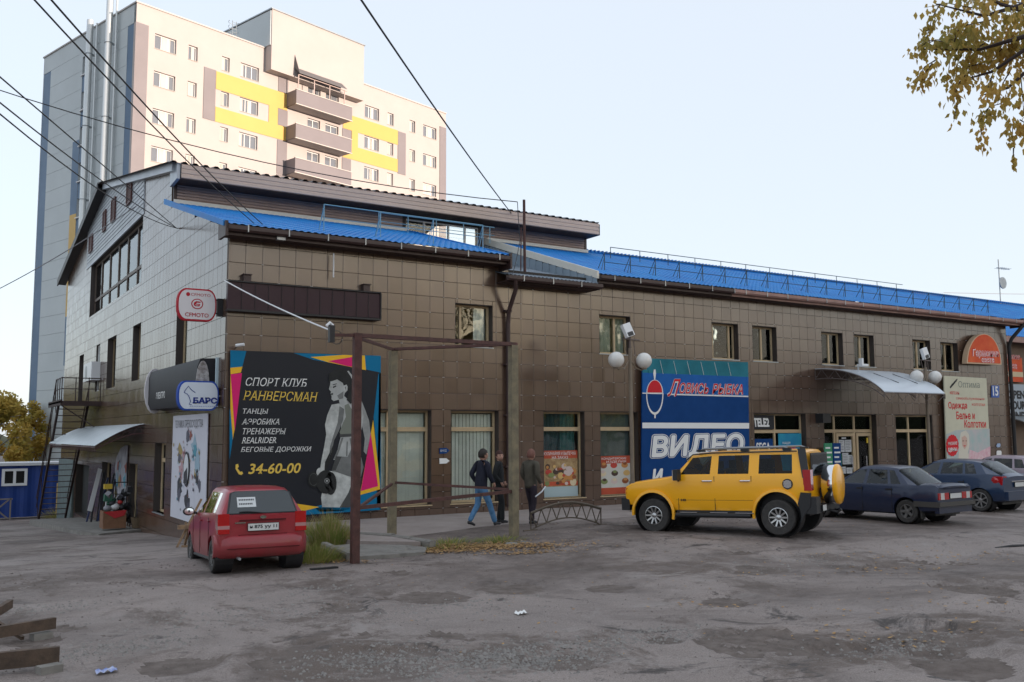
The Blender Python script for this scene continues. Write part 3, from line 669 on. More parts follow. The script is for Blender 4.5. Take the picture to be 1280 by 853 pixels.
# left end windows
window(ML, OL[5], (36.6, 38.6, 40.6, 42.7, 44.8), 8.55, None, fm=mat('brown_window_frame', (.10, .07, .055), .5), fw=.12, dep=.15, sill=False)
pale_frame = mat('dark_tan_frame', (.25, .18, .10), .5)
window(ML, OL[0], (28.45,), None, None, sill=False); window(ML, OL[1], (), None, None, fm=pale_frame, sill=False); window(ML, OL[2], (40.3,), None, None, fm=pale_frame, sill=False)
window(ML, OL[3], (), None, 'net', fm=white, sill=False, dep=.03); window(ML, OL[4], (), None, None, fm=pale_frame, sill=False); window(ML, OL[6], (30.8,), 1.6, None, sill=1)
window(ML, OL[7], (35.0,), None, None, sill=False); window(ML, OL[8], (40.5,), None, None, fm=pale_frame, sill=False)
for r in OL[10:]:
    b = MB(); u0, u1, z0, z1 = r; b.box(u0 - .05, u1 + .05, -.14, -.02, z0 - .05, z0, ML); b.box(u0 - .05, u1 + .05, -.14, -.02, z1, z1 + .05, ML); b.box(u0 - .05, u0, -.14, -.02, z0, z1, ML); b.box(u1, u1 + .05, -.14, -.02, z0, z1, ML); b.box(u0, u1, -.105, -.09, z0, z1, ML)
    z = z0 + .03
    while z < z1 - .03:
        b.prism([ML @ Vector(p) for p in ((u0, -.13, z), (u0, -.10, z + .07), (u0, -.09, z + .06), (u0, -.12, z - .01))], (0, u1 - u0, 0)); z += .1
    b.build('louvre', mat('maroon_louvre', (.11, .04, .035), .5) if 'maroon_louvre' not in bpy.data.materials else bpy.data.materials['maroon_louvre'], bld, world=True)
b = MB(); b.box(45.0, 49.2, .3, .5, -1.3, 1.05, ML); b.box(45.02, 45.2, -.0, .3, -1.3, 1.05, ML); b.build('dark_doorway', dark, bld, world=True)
# grey green lower wall beyond the doorway
b = MB(); b.box(49.5, 54.85, -.12, -.05, -2.4, 1.2, ML); b.build('painted_wall', mat('grey_green_paint', (.13, .17, .165), .7, ns=2, na=.3), bld, world=True)
# bits fixed on the wall: roof rail
railm = mat('pale_blue_rail', (.16, .33, .44), .4)
darkrail = mat('dark_green_rail', (.03, .07, .09), .5)
def roof_rail(x0, x1, y, z, step, m, h=.62, lean=0, second=True, tri=True):
    t = bpy.data.objects.new('roof_rail', None); COL.objects.link(t); t.parent = bld; t.matrix_parent_inverse = WM[bld.name].inverted(); WM[t.name] = Matrix.Identity(4)
    b = MB(); b.tube([(x0, y, z + h), (x1, y, z + h)], .016, 5)
    if second: b.tube([(x0, y, z + h * .5), (x1, y, z + h * .5)], .012, 5)
    b.build('top_rail', m, t, world=True); x = x0
    P = MB(); P.tube([(0, 0, 0), (0, 0, h)], .016, 5)
    if tri: P.tube([(.0, .38, .1), (0, 0, h)], .012, 5); P.tube([(-.14, 0, 0), (0, 0, h * .8)], .01, 4)
    me = P.mesh('post', m)
    while x <= x1 + .01:
        o = link('post', me, t); o.location = (x, y, z); x += step
roof_rail(9.2, 14.3, 24.3, 7.98, 1.7, railm, .75, tri=True)
roof_rail(12.9, 17.5, 28.9, 9.3, 1.1, railm, .6, tri=False)
roof_rail(18.9, 41.0, 24.2, 7.7, 1.1, darkrail, .62)
roof_rail(22.8, 41.3, 28.8, 9.25, 1.5, darkrail, .45, second=False, tri=False)
# flood light, cable stubs, small pipe on the wall
b = MB(); b.tube([(9.15, 23.4, 7.2), (9.15, 23.4, 6.55)], .02, 6); b.build('conduit', pvc, bld, world=True)
# ================================================================== SIGNS ON THE FACADE
def flatm(name, c, rough=.7, **k): return mat(name, c, rough, **{'spec': .28, 'bump': .35, 'bs': 1.6, **k})
pk, py_, pc, pd = flatm('pink_print', (.70, .015, .16)), flatm('yellow_print2', (.85, .48, .03)), flatm('cyan_print', (.0, .16, .32)), flatm('charcoal_print', (.016, .018, .024), .5)
pw = flatm('white_print', (.80, .80, .78)); pyl = flatm('gold_print', (.80, .55, .10)); pred = flatm('red_print', (.62, .02, .03))
def board(name, label, cat, tl, tr, br, bl, Y, m, th=.04, frame=None):
    P = [atY(*p, Y) for p in (bl, br, tr, tl)]; c = (P[0] + P[1]) / 2
    t = thing(name, label, cat, (c.x, Y, c.z))
    MB().prism(P, (0, th, 0)).build('panel', m, t, world=True)
    if frame:
        f = MB()
        for a, c_ in zip(P, P[1:] + P[:1]): f.tube([a, c_], .022, 6)
        f.build('frame', frame, t, world=True)
    return t
YB = 23.50
sp = board('banner', 'large sports club banner with a woman athlete, pink and yellow corners', 'banner', (288, 438), (476, 445), (476, 637.5), (285, 655), YB, pd, .05)
for pts, m_, k in (
    (((288, 438), (308, 439), (302, 462), (288, 464)), pc, 1), (((288, 460), (303, 458.5), (301, 466), (288, 468)), py_, 2),
    (((288.3, 468), (302.5, 466.5), (293.5, 540)), pk, 2), (((288, 468), (290.5, 480), (296, 520), (291, 550), (288, 512)), py_, 1), (((288, 512), (291, 548), (287, 575), (287, 512)), pc, 2),
    (((367, 441.5), (476, 445), (476, 466), (452, 461), (392, 450)), pc, 1), (((388, 446.5), (430, 443.7), (456, 444.6), (457.5, 463), (410, 453)), py_, 2), (((410, 451.5), (443, 446), (444, 459), (435, 458)), pk, 3),
    (((474, 466), (476, 466), (476, 637.5), (471, 630)), pc, 1), (((466.5, 525), (475, 606), (475, 612), (450, 619), (451, 612)), py_, 2), (((463.5, 541), (472.5, 608), (451, 614)), pk, 3),
    (((476, 466), (476, 530), (474.5, 600), (467, 522), (473, 468)), pc, 1),
    (((450, 619), (476, 611), (476, 637.5), (400, 640), (392, 634)), pc, 1), (((362, 640), (362, 630), (400, 634), (476, 637.5), (362, 645)), pc, 1), (((362, 628.5), (399, 634), (372, 641), (362, 640)), py_, 2), (((362, 626), (372, 630), (362, 631)), pk, 3)):
    fpoly(pts, YB, m_, sp, k=k)
def wz(a, b): return (390 + a / 4.06, 440 + b / 4.06)
g1, g2, g3, g4, g5 = [flatm('grey_print_%d' % i, (v, v * 1.03, v * 1.0), ns=3.2, na=.35) for i, v in enumerate((.50, .36, .22, .09, .03))]
gol = flatm('khaki_print', (.20, .215, .18)); gsk = flatm('skin_shade_print', (.66, .68, .65), ns=3.6, na=.5)
for pts, m_, k in (
    (((250, 245), (272, 300), (290, 350), (298, 420), (285, 480), (276, 522), (262, 505), (268, 440), (255, 380), (240, 300)), g2, 1),
    (((135, 232), (165, 226), (190, 248), (225, 258), (252, 280), (262, 330), (250, 400), (225, 440), (215, 500), (238, 550), (108, 548), (130, 495), (146, 430), (150, 330), (140, 262)), g1, 2),
    (((165, 272), (185, 262), (200, 290), (218, 262), (240, 285), (250, 335), (240, 400), (215, 425), (150, 432), (140, 408), (158, 360), (172, 330)), gol, 3),
    (((140, 418), (228, 414), (226, 428), (140, 434)), g4, 4), (((190, 440), (226, 430), (215, 500), (225, 540), (180, 535), (200, 490)), g3, 3), (((150, 436), (160, 436), (140, 500), (122, 545), (110, 545), (130, 495)), g3, 3), (((176, 455), (182, 455), (180, 530), (172, 530)), g3, 4),
    (((100, 268), (138, 262), (162, 285), (158, 340), (135, 400), (108, 450), (98, 505), (78, 560), (62, 622), (38, 628), (46, 560), (62, 480), (72, 420), (66, 370), (78, 320)), gsk, 3),
    (((140, 275), (164, 290), (158, 345), (136, 402), (112, 450), (100, 505), (86, 545), (92, 480), (110, 420), (130, 360)), g3, 4), (((66, 380), (80, 330), (88, 350), (82, 400)), g1, 2),
    (((66, 560), (105, 478), (112, 500), (92, 560), (62, 622)), g5, 4),
    (((68, 602), (200, 616), (232, 640), (200, 720), (165, 790), (52, 788), (46, 740), (58, 680)), gsk, 3), (((200, 618), (250, 640), (238, 720), (190, 790), (140, 790), (185, 715), (205, 660)), g4, 4),
    (((122, 530), (250, 536), (262, 585), (246, 642), (212, 640), (100, 602)), g3, 5), (((122, 530), (150, 532), (120, 602), (100, 600)), g4, 6),
    (((96, 128), (135, 112), (165, 155), (182, 172), (180, 196), (167, 208), (160, 236), (138, 242), (110, 250), (99, 241), (100, 226), (93, 214), (97, 202), (86, 190), (92, 168)), g1, 5),
    (((84, 150), (86, 112), (112, 94), (152, 88), (182, 96), (202, 122), (214, 160), (222, 205), (218, 246), (196, 264), (176, 244), (184, 205), (180, 172), (164, 180), (156, 158), (128, 140), (100, 150)), g5, 6),
    (((186, 96), (204, 120), (216, 158), (212, 160), (196, 124), (178, 98)), g1, 7), (((160, 172), (176, 166), (180, 180), (172, 206), (162, 200)), gsk, 7), (((166, 178), (174, 176), (170, 196)), g3, 8),
    (((104, 178), (122, 170), (124, 176), (108, 184)), g5, 7), (((92, 212), (108, 208), (106, 220), (96, 220)), g4, 7), (((94, 176), (98, 176), (96, 184)), g5, 7), (((128, 222), (160, 200), (158, 236), (138, 242)), g3, 6), (((104, 166), (126, 160), (126, 163), (106, 170)), g5, 7)):
    fpoly([wz(*p) for p in pts], YB, m_, sp, k=k)
def ell(cx, cy, rx, ry, n=20): return [wz(cx + rx * cos(2 * pi * i / n), cy + ry * sin(2 * pi * i / n)) for i in range(n)]
for (cx, cy, rx, ry, m_, k) in ((8, 648, 30, 42, g5, 7), (8, 648, 22, 32, g4, 8), (8, 648, 20, 29, g5, 9), (70, 660, 48, 60, g5, 9), (95, 668, 30, 58, g5, 9), (76, 655, 14, 14, g3, 10), (76, 655, 9, 9, g5, 11), (76, 655, 5, 5, g1, 12), (42, 610, 20, 22, gsk, 8)):
    fpoly(ell(cx, cy, rx, ry), YB, m_, sp, k=k)
T = lambda s, m_, pl, pr, h, **kw: ftext(s, m_, sp, pl, pr, YB - .003, h, shear=.22, serif=.05, **kw)
T('СПОРТ КЛУБ', pw, (306, 482.5), (384.5, 484), .215); T('РАНВЕРСМАН', pyl, (303.5, 500.5), (397.5, 502.5), .25)
T('ТАНЦЫ', pw, (302, 518.5), (335.5, 518.7), .15); T('АЭРОБИКА', pw, (302, 531), (351, 531), .15); T('ТРЕНАЖЕРЫ', pw, (302, 543), (357.5, 543), .15); T('REALRIDER', pw, (302, 554.5), (347, 554), .15); T('БЕГОВЫЕ ДОРОЖКИ', pw, (300.5, 566.5), (389.5, 565.5), .15)
T('34-60-00', pyl, (310, 593), (377, 591.5), .26, bold=.02)
fpoly([(294.5, 581), (297.5, 580), (298.5, 583.5), (297, 585.5), (300, 590), (302.5, 589.5), (304, 592), (301.5, 594), (298.5, 593), (294.5, 586.5)], YB, pyl, sp, k=2)
# led ticker
led = board('ticker_board', 'long dark maroon ticker board mounted above the sports club banner', 'sign', (285, 351.5), (475, 368), (475, 398), (284.5, 386), 23.42, flatm('dark_maroon_panel', (.042, .020, .026), .45), .14)
A = [atY(*p, 23.41) for p in ((284.5, 386), (475, 398), (475, 368), (285, 351.5))]
f = MB(); c0, c1 = (A[0].x + .02, A[1].x - .02), (A[0].z, A[3].z)
f.box(A[0].x - .02, A[1].x + .02, 23.38, 23.56, A[3].z, A[3].z + .03); f.box(A[0].x - .02, A[1].x + .02, 23.38, 23.56, A[0].z - .05, A[0].z); f.box(A[1].x, A[1].x + .03, 23.38, 23.56, A[0].z, A[3].z); f.build('frame', black, led, world=True)
for i in range(1, 12):
    x = A[0].x + (A[1].x - A[0].x) * i / 12; f = MB(); f.box(x - .004, x + .004, 23.405, 23.42, A[0].z, A[3].z); f.build('panel_joint', black, led, world=True)
for px in (308, 457):
    p = atY(px, 350 if px < 400 else 362, 23.5); f = MB(); f.box(p.x - .09, p.x + .10, 23.42, 23.6, p.z - .1, p.z + .12); f.box(p.x - .11, p.x + .12, 23.38, 23.6, p.z + .12, p.z + .14); f.build('bracket', browntrim, led, world=True)
# fishing shop banner
lb = board('banner', 'tall blue fishing and video shop banner with a red float', 'banner', (803, 448), (935, 453), (937, 575), (802, 625), 23.42, pblue, .05)
fpoly([(803, 448), (935, 453), (935.5, 471.5), (803, 466)], 23.42, flatm('teal_print', (.02, .20, .26), ns=1.4, na=.3), lb)
fpoly([(803, 466), (935.5, 471.5), (935.3, 496), (803, 492)], 23.42, flatm('mid_blue_print', (.01, .13, .46), ns=1.5, na=.3), lb)
fpoly([(803, 491), (829.5, 492), (829.5, 493), (803, 492.3)], 23.42, pw, lb, k=3); fpoly([(834, 492.2), (935.4, 495), (935.4, 496.6), (834, 493.8)], 23.42, pw, lb, k=3)
fpoly([(803, 528.5), (936.5, 529), (936.5, 536), (803, 535.5)], 23.42, pw, lb, k=3)
fpoly([(808 + 0, 491.5)] + [(818.5 - 10.5 * cos(a), 491.8 - 17 * sin(a)) for a in [pi * i / 12 for i in range(0, 13)]], 23.42, pw, lb, k=3)
fpoly([(818.5 - 9.3 * cos(a), 491 - 15.5 * sin(a)) for a in [pi * i / 12 for i in range(0, 13)]], 23.42, pred, lb, k=4)
for r, m_, k in ((1, pw, 3), (.88, pblue, 4)): fpoly([(818.5 + 10.8 * r * cos(a), 492.8 + 26 * r * sin(a)) for a in [pi * i / 14 for i in range(0, 15)]], 23.42, m_, lb, k=k)
fpoly([(817.3, 462), (819.5, 462), (820, 467), (819, 475), (817.8, 475), (816.6, 467)], 23.42, pw, lb, k=4); fpoly([(817.8, 517), (819.8, 517), (819.5, 523), (818, 523)], 23.42, pw, lb, k=4)
for bold, m_, k in ((.055, pw, .009), (.012, pred, .017)):
    e = bold * 7
    ftext('Л', m_, lb, (834 - e, 495.5 + e), (851 + e, 495.5 + e), 23.42, .57 + bold * .35, shear=.4, bold=bold, off=k); ftext('ОВИСЬ', m_, lb, (848 - e, 492 + e), (887 + e, 492.7 + e), 23.42, .36 + bold * .3, shear=.25, bold=bold, off=k + .001)
    ftext('РЫБКА', m_, lb, (890 - e, 493 + e), (930.5 + e, 493.5 + e), 23.42, .36 + bold * .3, shear=.25, bold=bold, off=k + .001)
for bold, m_, k, e in ((.085, pw, .010, 0), (.06, pblue, .017, 1), (.035, pw, .024, 2)): ftext('ВИДЕО', m_, lb, (811 + e, 579 - e * .8), (933 - e, 574 - e * .8), 23.42, .93 - e * .042, shear=.16, bold=bold, off=k)
ftext('И', pw, lb, (814.5, 606), (829, 605), 23.42, .5, shear=.16, bold=.05, off=.01)
for i in range(7):      # creases where the top of the banner is lashed
    a = atY(808 + i * 17, 450 + i * .6, 23.41); b = MB(); b.tube([a, a + Vector((.12, -.005, -.45))], .006, 4); b.build('crease', flatm('teal_fold', (.05, .28, .34)) if not i else lb.children[-1].data.materials[0], lb, world=True)
# clothing banner
ob = board('banner', 'tall cream banner for clothing and tights with a red price disc', 'banner', (1180, 470), (1233, 473), (1238, 572), (1184, 585), 23.42, flatm('cream_print', (.62, .60, .46), ns=2, na=.1), .05)
ftext('Оптима', flatm('grey_green_print', (.20, .23, .20)), ob, (1198, 484.5), (1225, 485), 23.42, .27, serif=.04)
for i in range(5): fpoly([(1187 + i * 1.8, 484 - i * 2.2), (1190 + i * 1.6, 480 - i * 1.6), (1191.5 + i * 1.4, 482 - i * 2), (1188 + i * 1.8, 486 - i * 2)], 23.42, pd, ob)
ftext('магазин', pred, ob, (1187.5, 493), (1199, 493.6), 23.42, .13); ftext('самообслуживания', pred, ob, (1195, 500.5), (1230.5, 501.5), 23.42, .15); ftext('колготки', pred, ob, (1215, 507.5), (1231, 508), 23.42, .11)
for s, pl, pr in (('Одежда', (1185.5, 512.5), (1209, 512.5)), ('Белье и', (1195.5, 524.5), (1218.5, 524.5)), ('Колготки', (1205.5, 535), (1232.5, 535))): ftext(s, pred, ob, pl, pr, 23.42, .33, bold=.02)
fpoly([(1183, 543), (1195, 538), (1237, 536), (1238, 572), (1184, 585)], 23.42, flatm('pale_teal_print', (.36, .50, .48), ns=3, col2=(.55, .50, .50)), ob)
fpoly([(1198, 580), (1199, 552), (1201, 541), (1207, 538), (1211, 543), (1212, 556), (1210, 566), (1216, 575), (1214, 580)], 23.42, flatm('pale_hair_print', (.66, .62, .52)), ob, k=2)
fpoly([(1202, 547), (1206, 544.5), (1209, 548), (1209, 557), (1206, 562), (1203, 558)], 23.42, flatm('skin_print', (.62, .42, .34)), ob, k=3)
for p, q in (((1203, 551), (1205, 551)), ((1207, 551), (1208.5, 551))): fpoly([p, q, (q[0], q[1] + .8), (p[0], p[1] + .8)], 23.42, pd, ob, k=4)
fpoly([(1204, 557), (1207.5, 557), (1206, 558.5)], 23.42, pred, ob, k=4)
fpoly([(1212, 562), (1222, 566), (1238, 558), (1238, 578), (1210, 580)], 23.42, flatm('pink_cloth_print', (.65, .30, .38), ns=5, col2=(.75, .62, .62)), ob, k=3)
fpoly([(1190.5 + (7.5 + .6 * (i % 2)) * cos(2 * pi * i / 32), 557 + (13 + .9 * (i % 2)) * sin(2 * pi * i / 32)) for i in range(32)], 23.42, pred, ob, k=5)
ftext('низкие', pw, ob, (1185, 557), (1196, 556), 23.42, .14, off=.02); ftext('цены', pw, ob, (1185, 566), (1196, 565.5), 23.42, .2, bold=.02, off=.02)
# small arrow plates beside the second window, house number, intercoms
def plate(name, label, pts, m, Y=23.57, cat='sign', th=.015):
    P = [atY(*p, Y) for p in pts]; t = thing(name, label, cat, (sum(p.x for p in P) / len(P), Y, min(p.z for p in P))); MB().prism(P, (0, th, 0)).build('plate', m, t, world=True); return t
t = plate('arrow_sign', 'small blue arrow plate on the tiles between two blind windows', [(549.5, 567.5), (558, 567), (562, 563.5), (558, 560), (549.5, 560.5)], pblue)
ftext('ВХОД', pw, t, (550.5, 565.5), (558, 565), 23.57, .07, off=.008)
plate('arrow_sign', 'small white arrow plate just below the blue arrow plate', [(549.5, 580), (558, 579.5), (562, 576.5), (558, 573), (549.5, 573.2)], pw)
t = plate('house_number_sign', 'blue house number plate to the right of the cream clothing banner', [(1239.5, 497), (1249, 497.2), (1249, 482.4), (1239.5, 482)], flatm('enamel_blue', (.02, .10, .42), .3))
ftext('15', pw, t, (1241, 495), (1247.8, 495.2), 23.57, .42, bold=.03, off=.01)
t = plate('notice_plate', 'small white round cornered notice low on the wall right of the cream banner', [(1246, 565), (1247, 563.5), (1251, 563.5), (1252, 565), (1252, 570), (1246, 570)], pw)
t = plate('notice_plate', 'small blue and white sticker above the white notice right of the cream banner', [(1245.5, 558), (1247, 554.5), (1250, 554.5), (1251, 556.5), (1250, 559), (1247, 559.5)], flatm('pale_blue_print', (.35, .45, .62)))
# arched orange sign
yA = 23.25
arc = [(1208.5 + 21.7 * (1 - cos(a)), 454.5 - 38 * sin(a) + 1.8 * (1 - cos(a)) / 2) for a in [pi * i / 20 for i in range(21)]]
P = [atY(*p, yA) for p in arc]; ar = thing('shop_sign', 'half round orange shop sign with white script near the right corner', 'sign', (P[0].x + 1, yA, P[0].z))
org = flatm('orange_print', (.72, .14, .04), ns=1.5, col2=(.62, .07, .03))
MB().prism(P, (0, .22, 0)).build('lightbox', flatm('cream_side', (.62, .45, .30)), ar, world=True)
c = sum(P, Vector()) / len(P); MB().prism([c + (p - c) * .93 + Vector((0, -.012, 0)) for p in P], (0, .012, 0)).build('panel', org, ar, world=True)
for bold, m_, k in ((.05, pw, .018), (.0, pred, .024)):
    ftext('Гармония', m_, ar, (1215, 448), (1248.5, 449), yA, .42, bold=bold, off=k, shear=.1); ftext('света', m_, ar, (1226, 453.8), (1243, 454.4), yA, .24, bold=bold, off=k, shear=.1)
# shop window stickers
def poster(r, label, bands, cells, cc, cols, name='poster', Y=YF + .16):
    x0, x1, z0, z1 = r; t = thing(name, label, 'poster', ((x0 + x1) / 2, Y, z0)); MB().box(x0, x1, Y, Y + .006, z0, z1).build('sheet', cells, t, world=True)
    for (a, c_, m_) in bands: MB().box(x0, x1, Y - .002, Y, z0 + (z1 - z0) * a, z0 + (z1 - z0) * c_).build('print', m_, t, world=True)
    for i in range(cc):
        cx, cz = x0 + (x1 - x0) * random.uniform(.1, .9), z0 + (z1 - z0) * random.uniform(.28, .68); r_ = random.uniform(.04, .13)
        flat(disc((cx, Y - .003 - i * .0003, cz), r_, X_, Z_, 9, 1, random.uniform(.5, 1)), random.choice(cols), t)
    return t
foodc = [flatm('food_print_%d' % i, c_) for i, c_ in enumerate(((.55, .25, .08), (.65, .42, .16), (.28, .09, .04), (.70, .58, .38), (.22, .26, .10), (.50, .07, .05), (.08, .05, .04), (.62, .50, .46)))]
orr = flatm('orange_red_print', (.55, .10, .05), ns=2, na=.3)
t = poster((16.1, 17.42, .45, 1.86), 'food poster of pastries filling the lower pane behind the third man', ((.83, 1, orr), (.24, .33, orr), (0, .22, flatm('sky_print', (.40, .50, .52)))), flatm('tan_food_print', (.50, .36, .18), ns=7, col2=(.25, .14, .07)), 38, foodc)
text('КУЛИНАРИЯ И ВЫПЕЧКА', pw, t, (16.15, YF + .155, 1.72), X_, Z_, 1.2, .1); text('НА ЗАКАЗ', pw, t, (16.45, YF + .155, 1.60), X_, Z_, .6, .09)
t = poster((18.26, 19.62, .45, 1.66), 'cake poster with white ground in the window beside the lamp post', ((.80, 1, orr), (0, .17, orr)), flatm('white_food_print', (.62, .60, .54), ns=3, na=.1), 0, foodc)
for i in range(9):
    cx, cz = 18.42 + (i % 3) * .45 + random.uniform(-.05, .05), 1.36 - (i // 3) * .25
    flat(disc((cx, YF + .157, cz), .14, X_, Z_, 12, 1, .65), foodc[(i * 3 + 2) % 8], t); flat(disc((cx + .01, YF + .155, cz + .05), .08, X_, Z_, 9, 1, .6), foodc[(i * 5) % 8], t)
text('КОНДИТЕРСКИЕ', pw, t, (18.36, YF + .155, 1.53), X_, Z_, 1.0, .08); text('ИЗДЕЛИЯ', pw, t, (18.55, YF + .155, 1.43), X_, Z_, .8, .08)
t = thing('poster', 'black and white mobile phone shop sign in the top left pane behind the yellow car', 'sign', (25.7, YF + .1, 2.5)); MB().box(25.08, 26.2, YF + .10, YF + .13, 2.5, 3.0).build('panel', pd, t, world=True)
text('TELE2', pw, t, (25.14, YF + .095, 2.58), X_, Vector((0, 0, 1)), .78, .32, bold=.05, shear=-.08)
t = thing('poster', 'blue game console sticker in the lower left pane behind the yellow car', 'poster', (25.7, YF + .1, 1.6)); MB().box(25.16, 26.1, YF + .10, YF + .115, 1.45, 2.15).build('panel', pblue, t, world=True)
text('SEGA', pw, t, (25.24, YF + .096, 1.7), X_, Z_, .72, .32, bold=.03)
t = thing('poster', 'blue poster with pink script in the lower right pane behind the yellow car', 'poster', (26.9, YF + .1, 1.2)); MB().box(26.4, 27.62, YF + .10, YF + .115, .9, 2.34).build('panel', flatm('ocean_print', (.01, .16, .36), ns=2, col2=(.03, .30, .42)), t, world=True)
text('новинки', pk, t, (26.46, YF + .096, 1.72), X_, Z_, .8, .18, bold=.02); text('НАШИ', pw, t, (26.6, YF + .096, 1.95), X_, Z_, .4, .09)
for xx, m_, lab in ((27.85, pgreen, 'green price board standing left of the shop door'), (28.32, pblue, 'blue price board standing against the shop door jamb')):
    t = thing('price_board', lab, 'sign', (xx + .2, 22.9, .14)); MB().box(xx, xx + .42, 22.9, 22.94, .9, 1.98).build('panel', m_, t, world=True)
    b = MB(); b.box(xx + .02, xx + .05, 22.94, 22.97, .13, 1.9); b.box(xx + .37, xx + .4, 22.94, 22.97, .13, 1.9); b.build('leg', black, t, world=True)
    for i in range(4): q = MB(); q.box(xx + .05, xx + .3 + .08 * (i % 2), 22.893, 22.899, 1.78 - i * .17, 1.84 - i * .17); q.build('print', pw, t, world=True)
# small loudspeaker box, cameras
def small(name, label, cat, loc, build, m): t = thing(name, label, cat, loc); b = MB(); build(b); b.build('housing', m, t, world=True); return t
p = atY(1027, 523, 23.5); t = small('loudspeaker', 'small black box loudspeaker on the wall left of the shop door', 'loudspeaker', p, lambda b: b.box(p.x - .22, p.x + .22, 23.25, 23.6, p.z - .17, p.z + .17), black)
p = atY(295, 432, 23.35); t = thing('security_camera', 'small white camera above the left corner of the sports club banner', 'camera', p); b = MB(); b.tube([p, p + Vector((.16, -.14, .02))], .04, 8); b.build('housing', pvc, t, world=True); b = MB(); b.tube([p + Vector((.02, .2, -.08)), p + Vector((.05, .02, 0))], .012, 6); b.build('bracket', black, t, world=True)
p = atY(349, 297, 23.2); t = thing('floodlight', 'small floodlight hanging under the blue eave above the ticker board', 'lamp', p); b = MB(); b.box(p.x - .1, p.x + .12, 23.05, 23.2, p.z - .09, p.z + .1); b.build('housing', galv, t, world=True)
# ---- signs on the left end wall
def pill(name, label, x0, x1, z0, z1, y, th, edge, face):
    t = thing(name, label, 'sign', ((x0 + x1) / 2, y, z0)); h = z1 - z0; c = h * .42; pts = []
    for (cx, cz, a0) in ((x1 - c * .6, z1 - c, 0), (x0 + c * .6, z1 - c, 90), (x0 + c * .6, z0 + c, 180), (x1 - c * .6, z0 + c, 270)):
        for i in range(7): a = radians(a0 + 15 * i); pts.append(Vector((cx + c * .6 * cos(a), y, cz + c * sin(a))))
    MB().prism(pts, (0, th, 0)).build('lightbox', edge, t, world=True); ce = sum(pts, Vector()) / len(pts)
    MB().prism([ce + Vector(((p.x - ce.x) * .93, -.012, (p.z - ce.z) * .9)) for p in pts], (0, .012, 0)).build('panel', face, t, world=True)
    return t
pbg = flatm('pale_sign_face', (.66, .64, .66)); dred = flatm('deep_red_print', (.42, .015, .03)); dblue = flatm('deep_blue_print', (.012, .03, .22))
yc = 23.9
a, c = atY(221, 400, yc), atY(271, 363, yc)
s1 = pill('hanging_sign', 'white rounded hanging sign with red oval emblem and lettering', a.x, c.x, a.z, c.z, yc, .16, dred, pbg)
text('CFMOTO', dred, s1, (a.x + .19, yc - .014, a.z + .10), X_, Z_, c.x - a.x - .38, .10, bold=.008); text('CFMOTO', dred, s1, (a.x + .32, yc - .014, c.z - .19), X_, Z_, .48, .07)
ce = Vector(((a.x + c.x) / 2 + .0, yc - .014, (a.z + c.z) / 2 + .02))
for r_, m_, k in ((.14, dred, 1), (.115, pbg, 2)): flat(disc(ce + Vector((0, -.003 * k, 0)), r_, X_, Z_, 24, 1.05, .95), m_, s1)
flat([ce + Vector((x, -.009, z)) for x, z in ((-.08, .03), (-.03, .07), (.09, .06), (.07, .03), (-.01, .03), (-.03, .0), (.08, .0), (.05, -.06), (-.06, -.06), (-.09, -.02))], dred, s1); flat([ce + Vector((x, -.012, z)) for x, z in ((-.05, -.02), (.03, -.02), (.025, -.035), (-.04, -.035))], pbg, s1)
flat(disc(Vector((a.x + .25, yc - .016, c.z - .155)), .05, X_, Z_, 16), dred, s1)
b = MB(); b.box(c.x - .02, 6.42, yc + .03, yc + .1, (a.z + c.z) / 2 + .14, (a.z + c.z) / 2 + .18); b.box(c.x - .02, 6.42, yc + .03, yc + .1, (a.z + c.z) / 2 - .2, (a.z + c.z) / 2 - .16); b.box(6.26, 6.4, yc, yc + .13, (a.z + c.z) / 2 - .25, (a.z + c.z) / 2 + .2); b.build('bracket', black, s1, world=True)
yc = 23.95; a, c = atY(221.5, 513, yc), atY(274, 477, yc)
s2 = pill('hanging_sign', 'white rounded hanging sign with blue rim, dog outline and blue lettering', a.x, c.x, a.z, c.z, yc, .18, flatm('blue_rim', (.02, .07, .36)), flatm('pale_blue_face', (.58, .64, .72)))
text('БАРС', dblue, s2, (a.x + .36, yc - .014, a.z + .17), X_, Z_, .60, .155, bold=.045, serif=.06); 
dog = [(.36, .12), (.3, .13), (.33, .2), (.3, .3), (.25, .38), (.17, .42), (.19, .47), (.27, .58), (.33, .5), (.44, .42)]
b = MB(); b.tube([(a.x + u - .02, yc - .016, a.z + v + .02) for u, v in dog], .008, 4); b.build('print', dblue, s2, world=True)
b = MB(); b.box(c.x - .03, 6.6, yc + .05, yc + .09, (a.z + c.z) / 2 - .02, (a.z + c.z) / 2 + .02); b.build('bracket', galv, s2, world=True)
b = MB()
for i in range(16): b.box(a.x + .3 + i * .044, a.x + .325 + i * .044, yc - .017, yc - .013, a.z + .09, a.z + .115)
stuff(b.build('print', flatm('faint_blue_print', (.30, .36, .55)), s2, world=True))
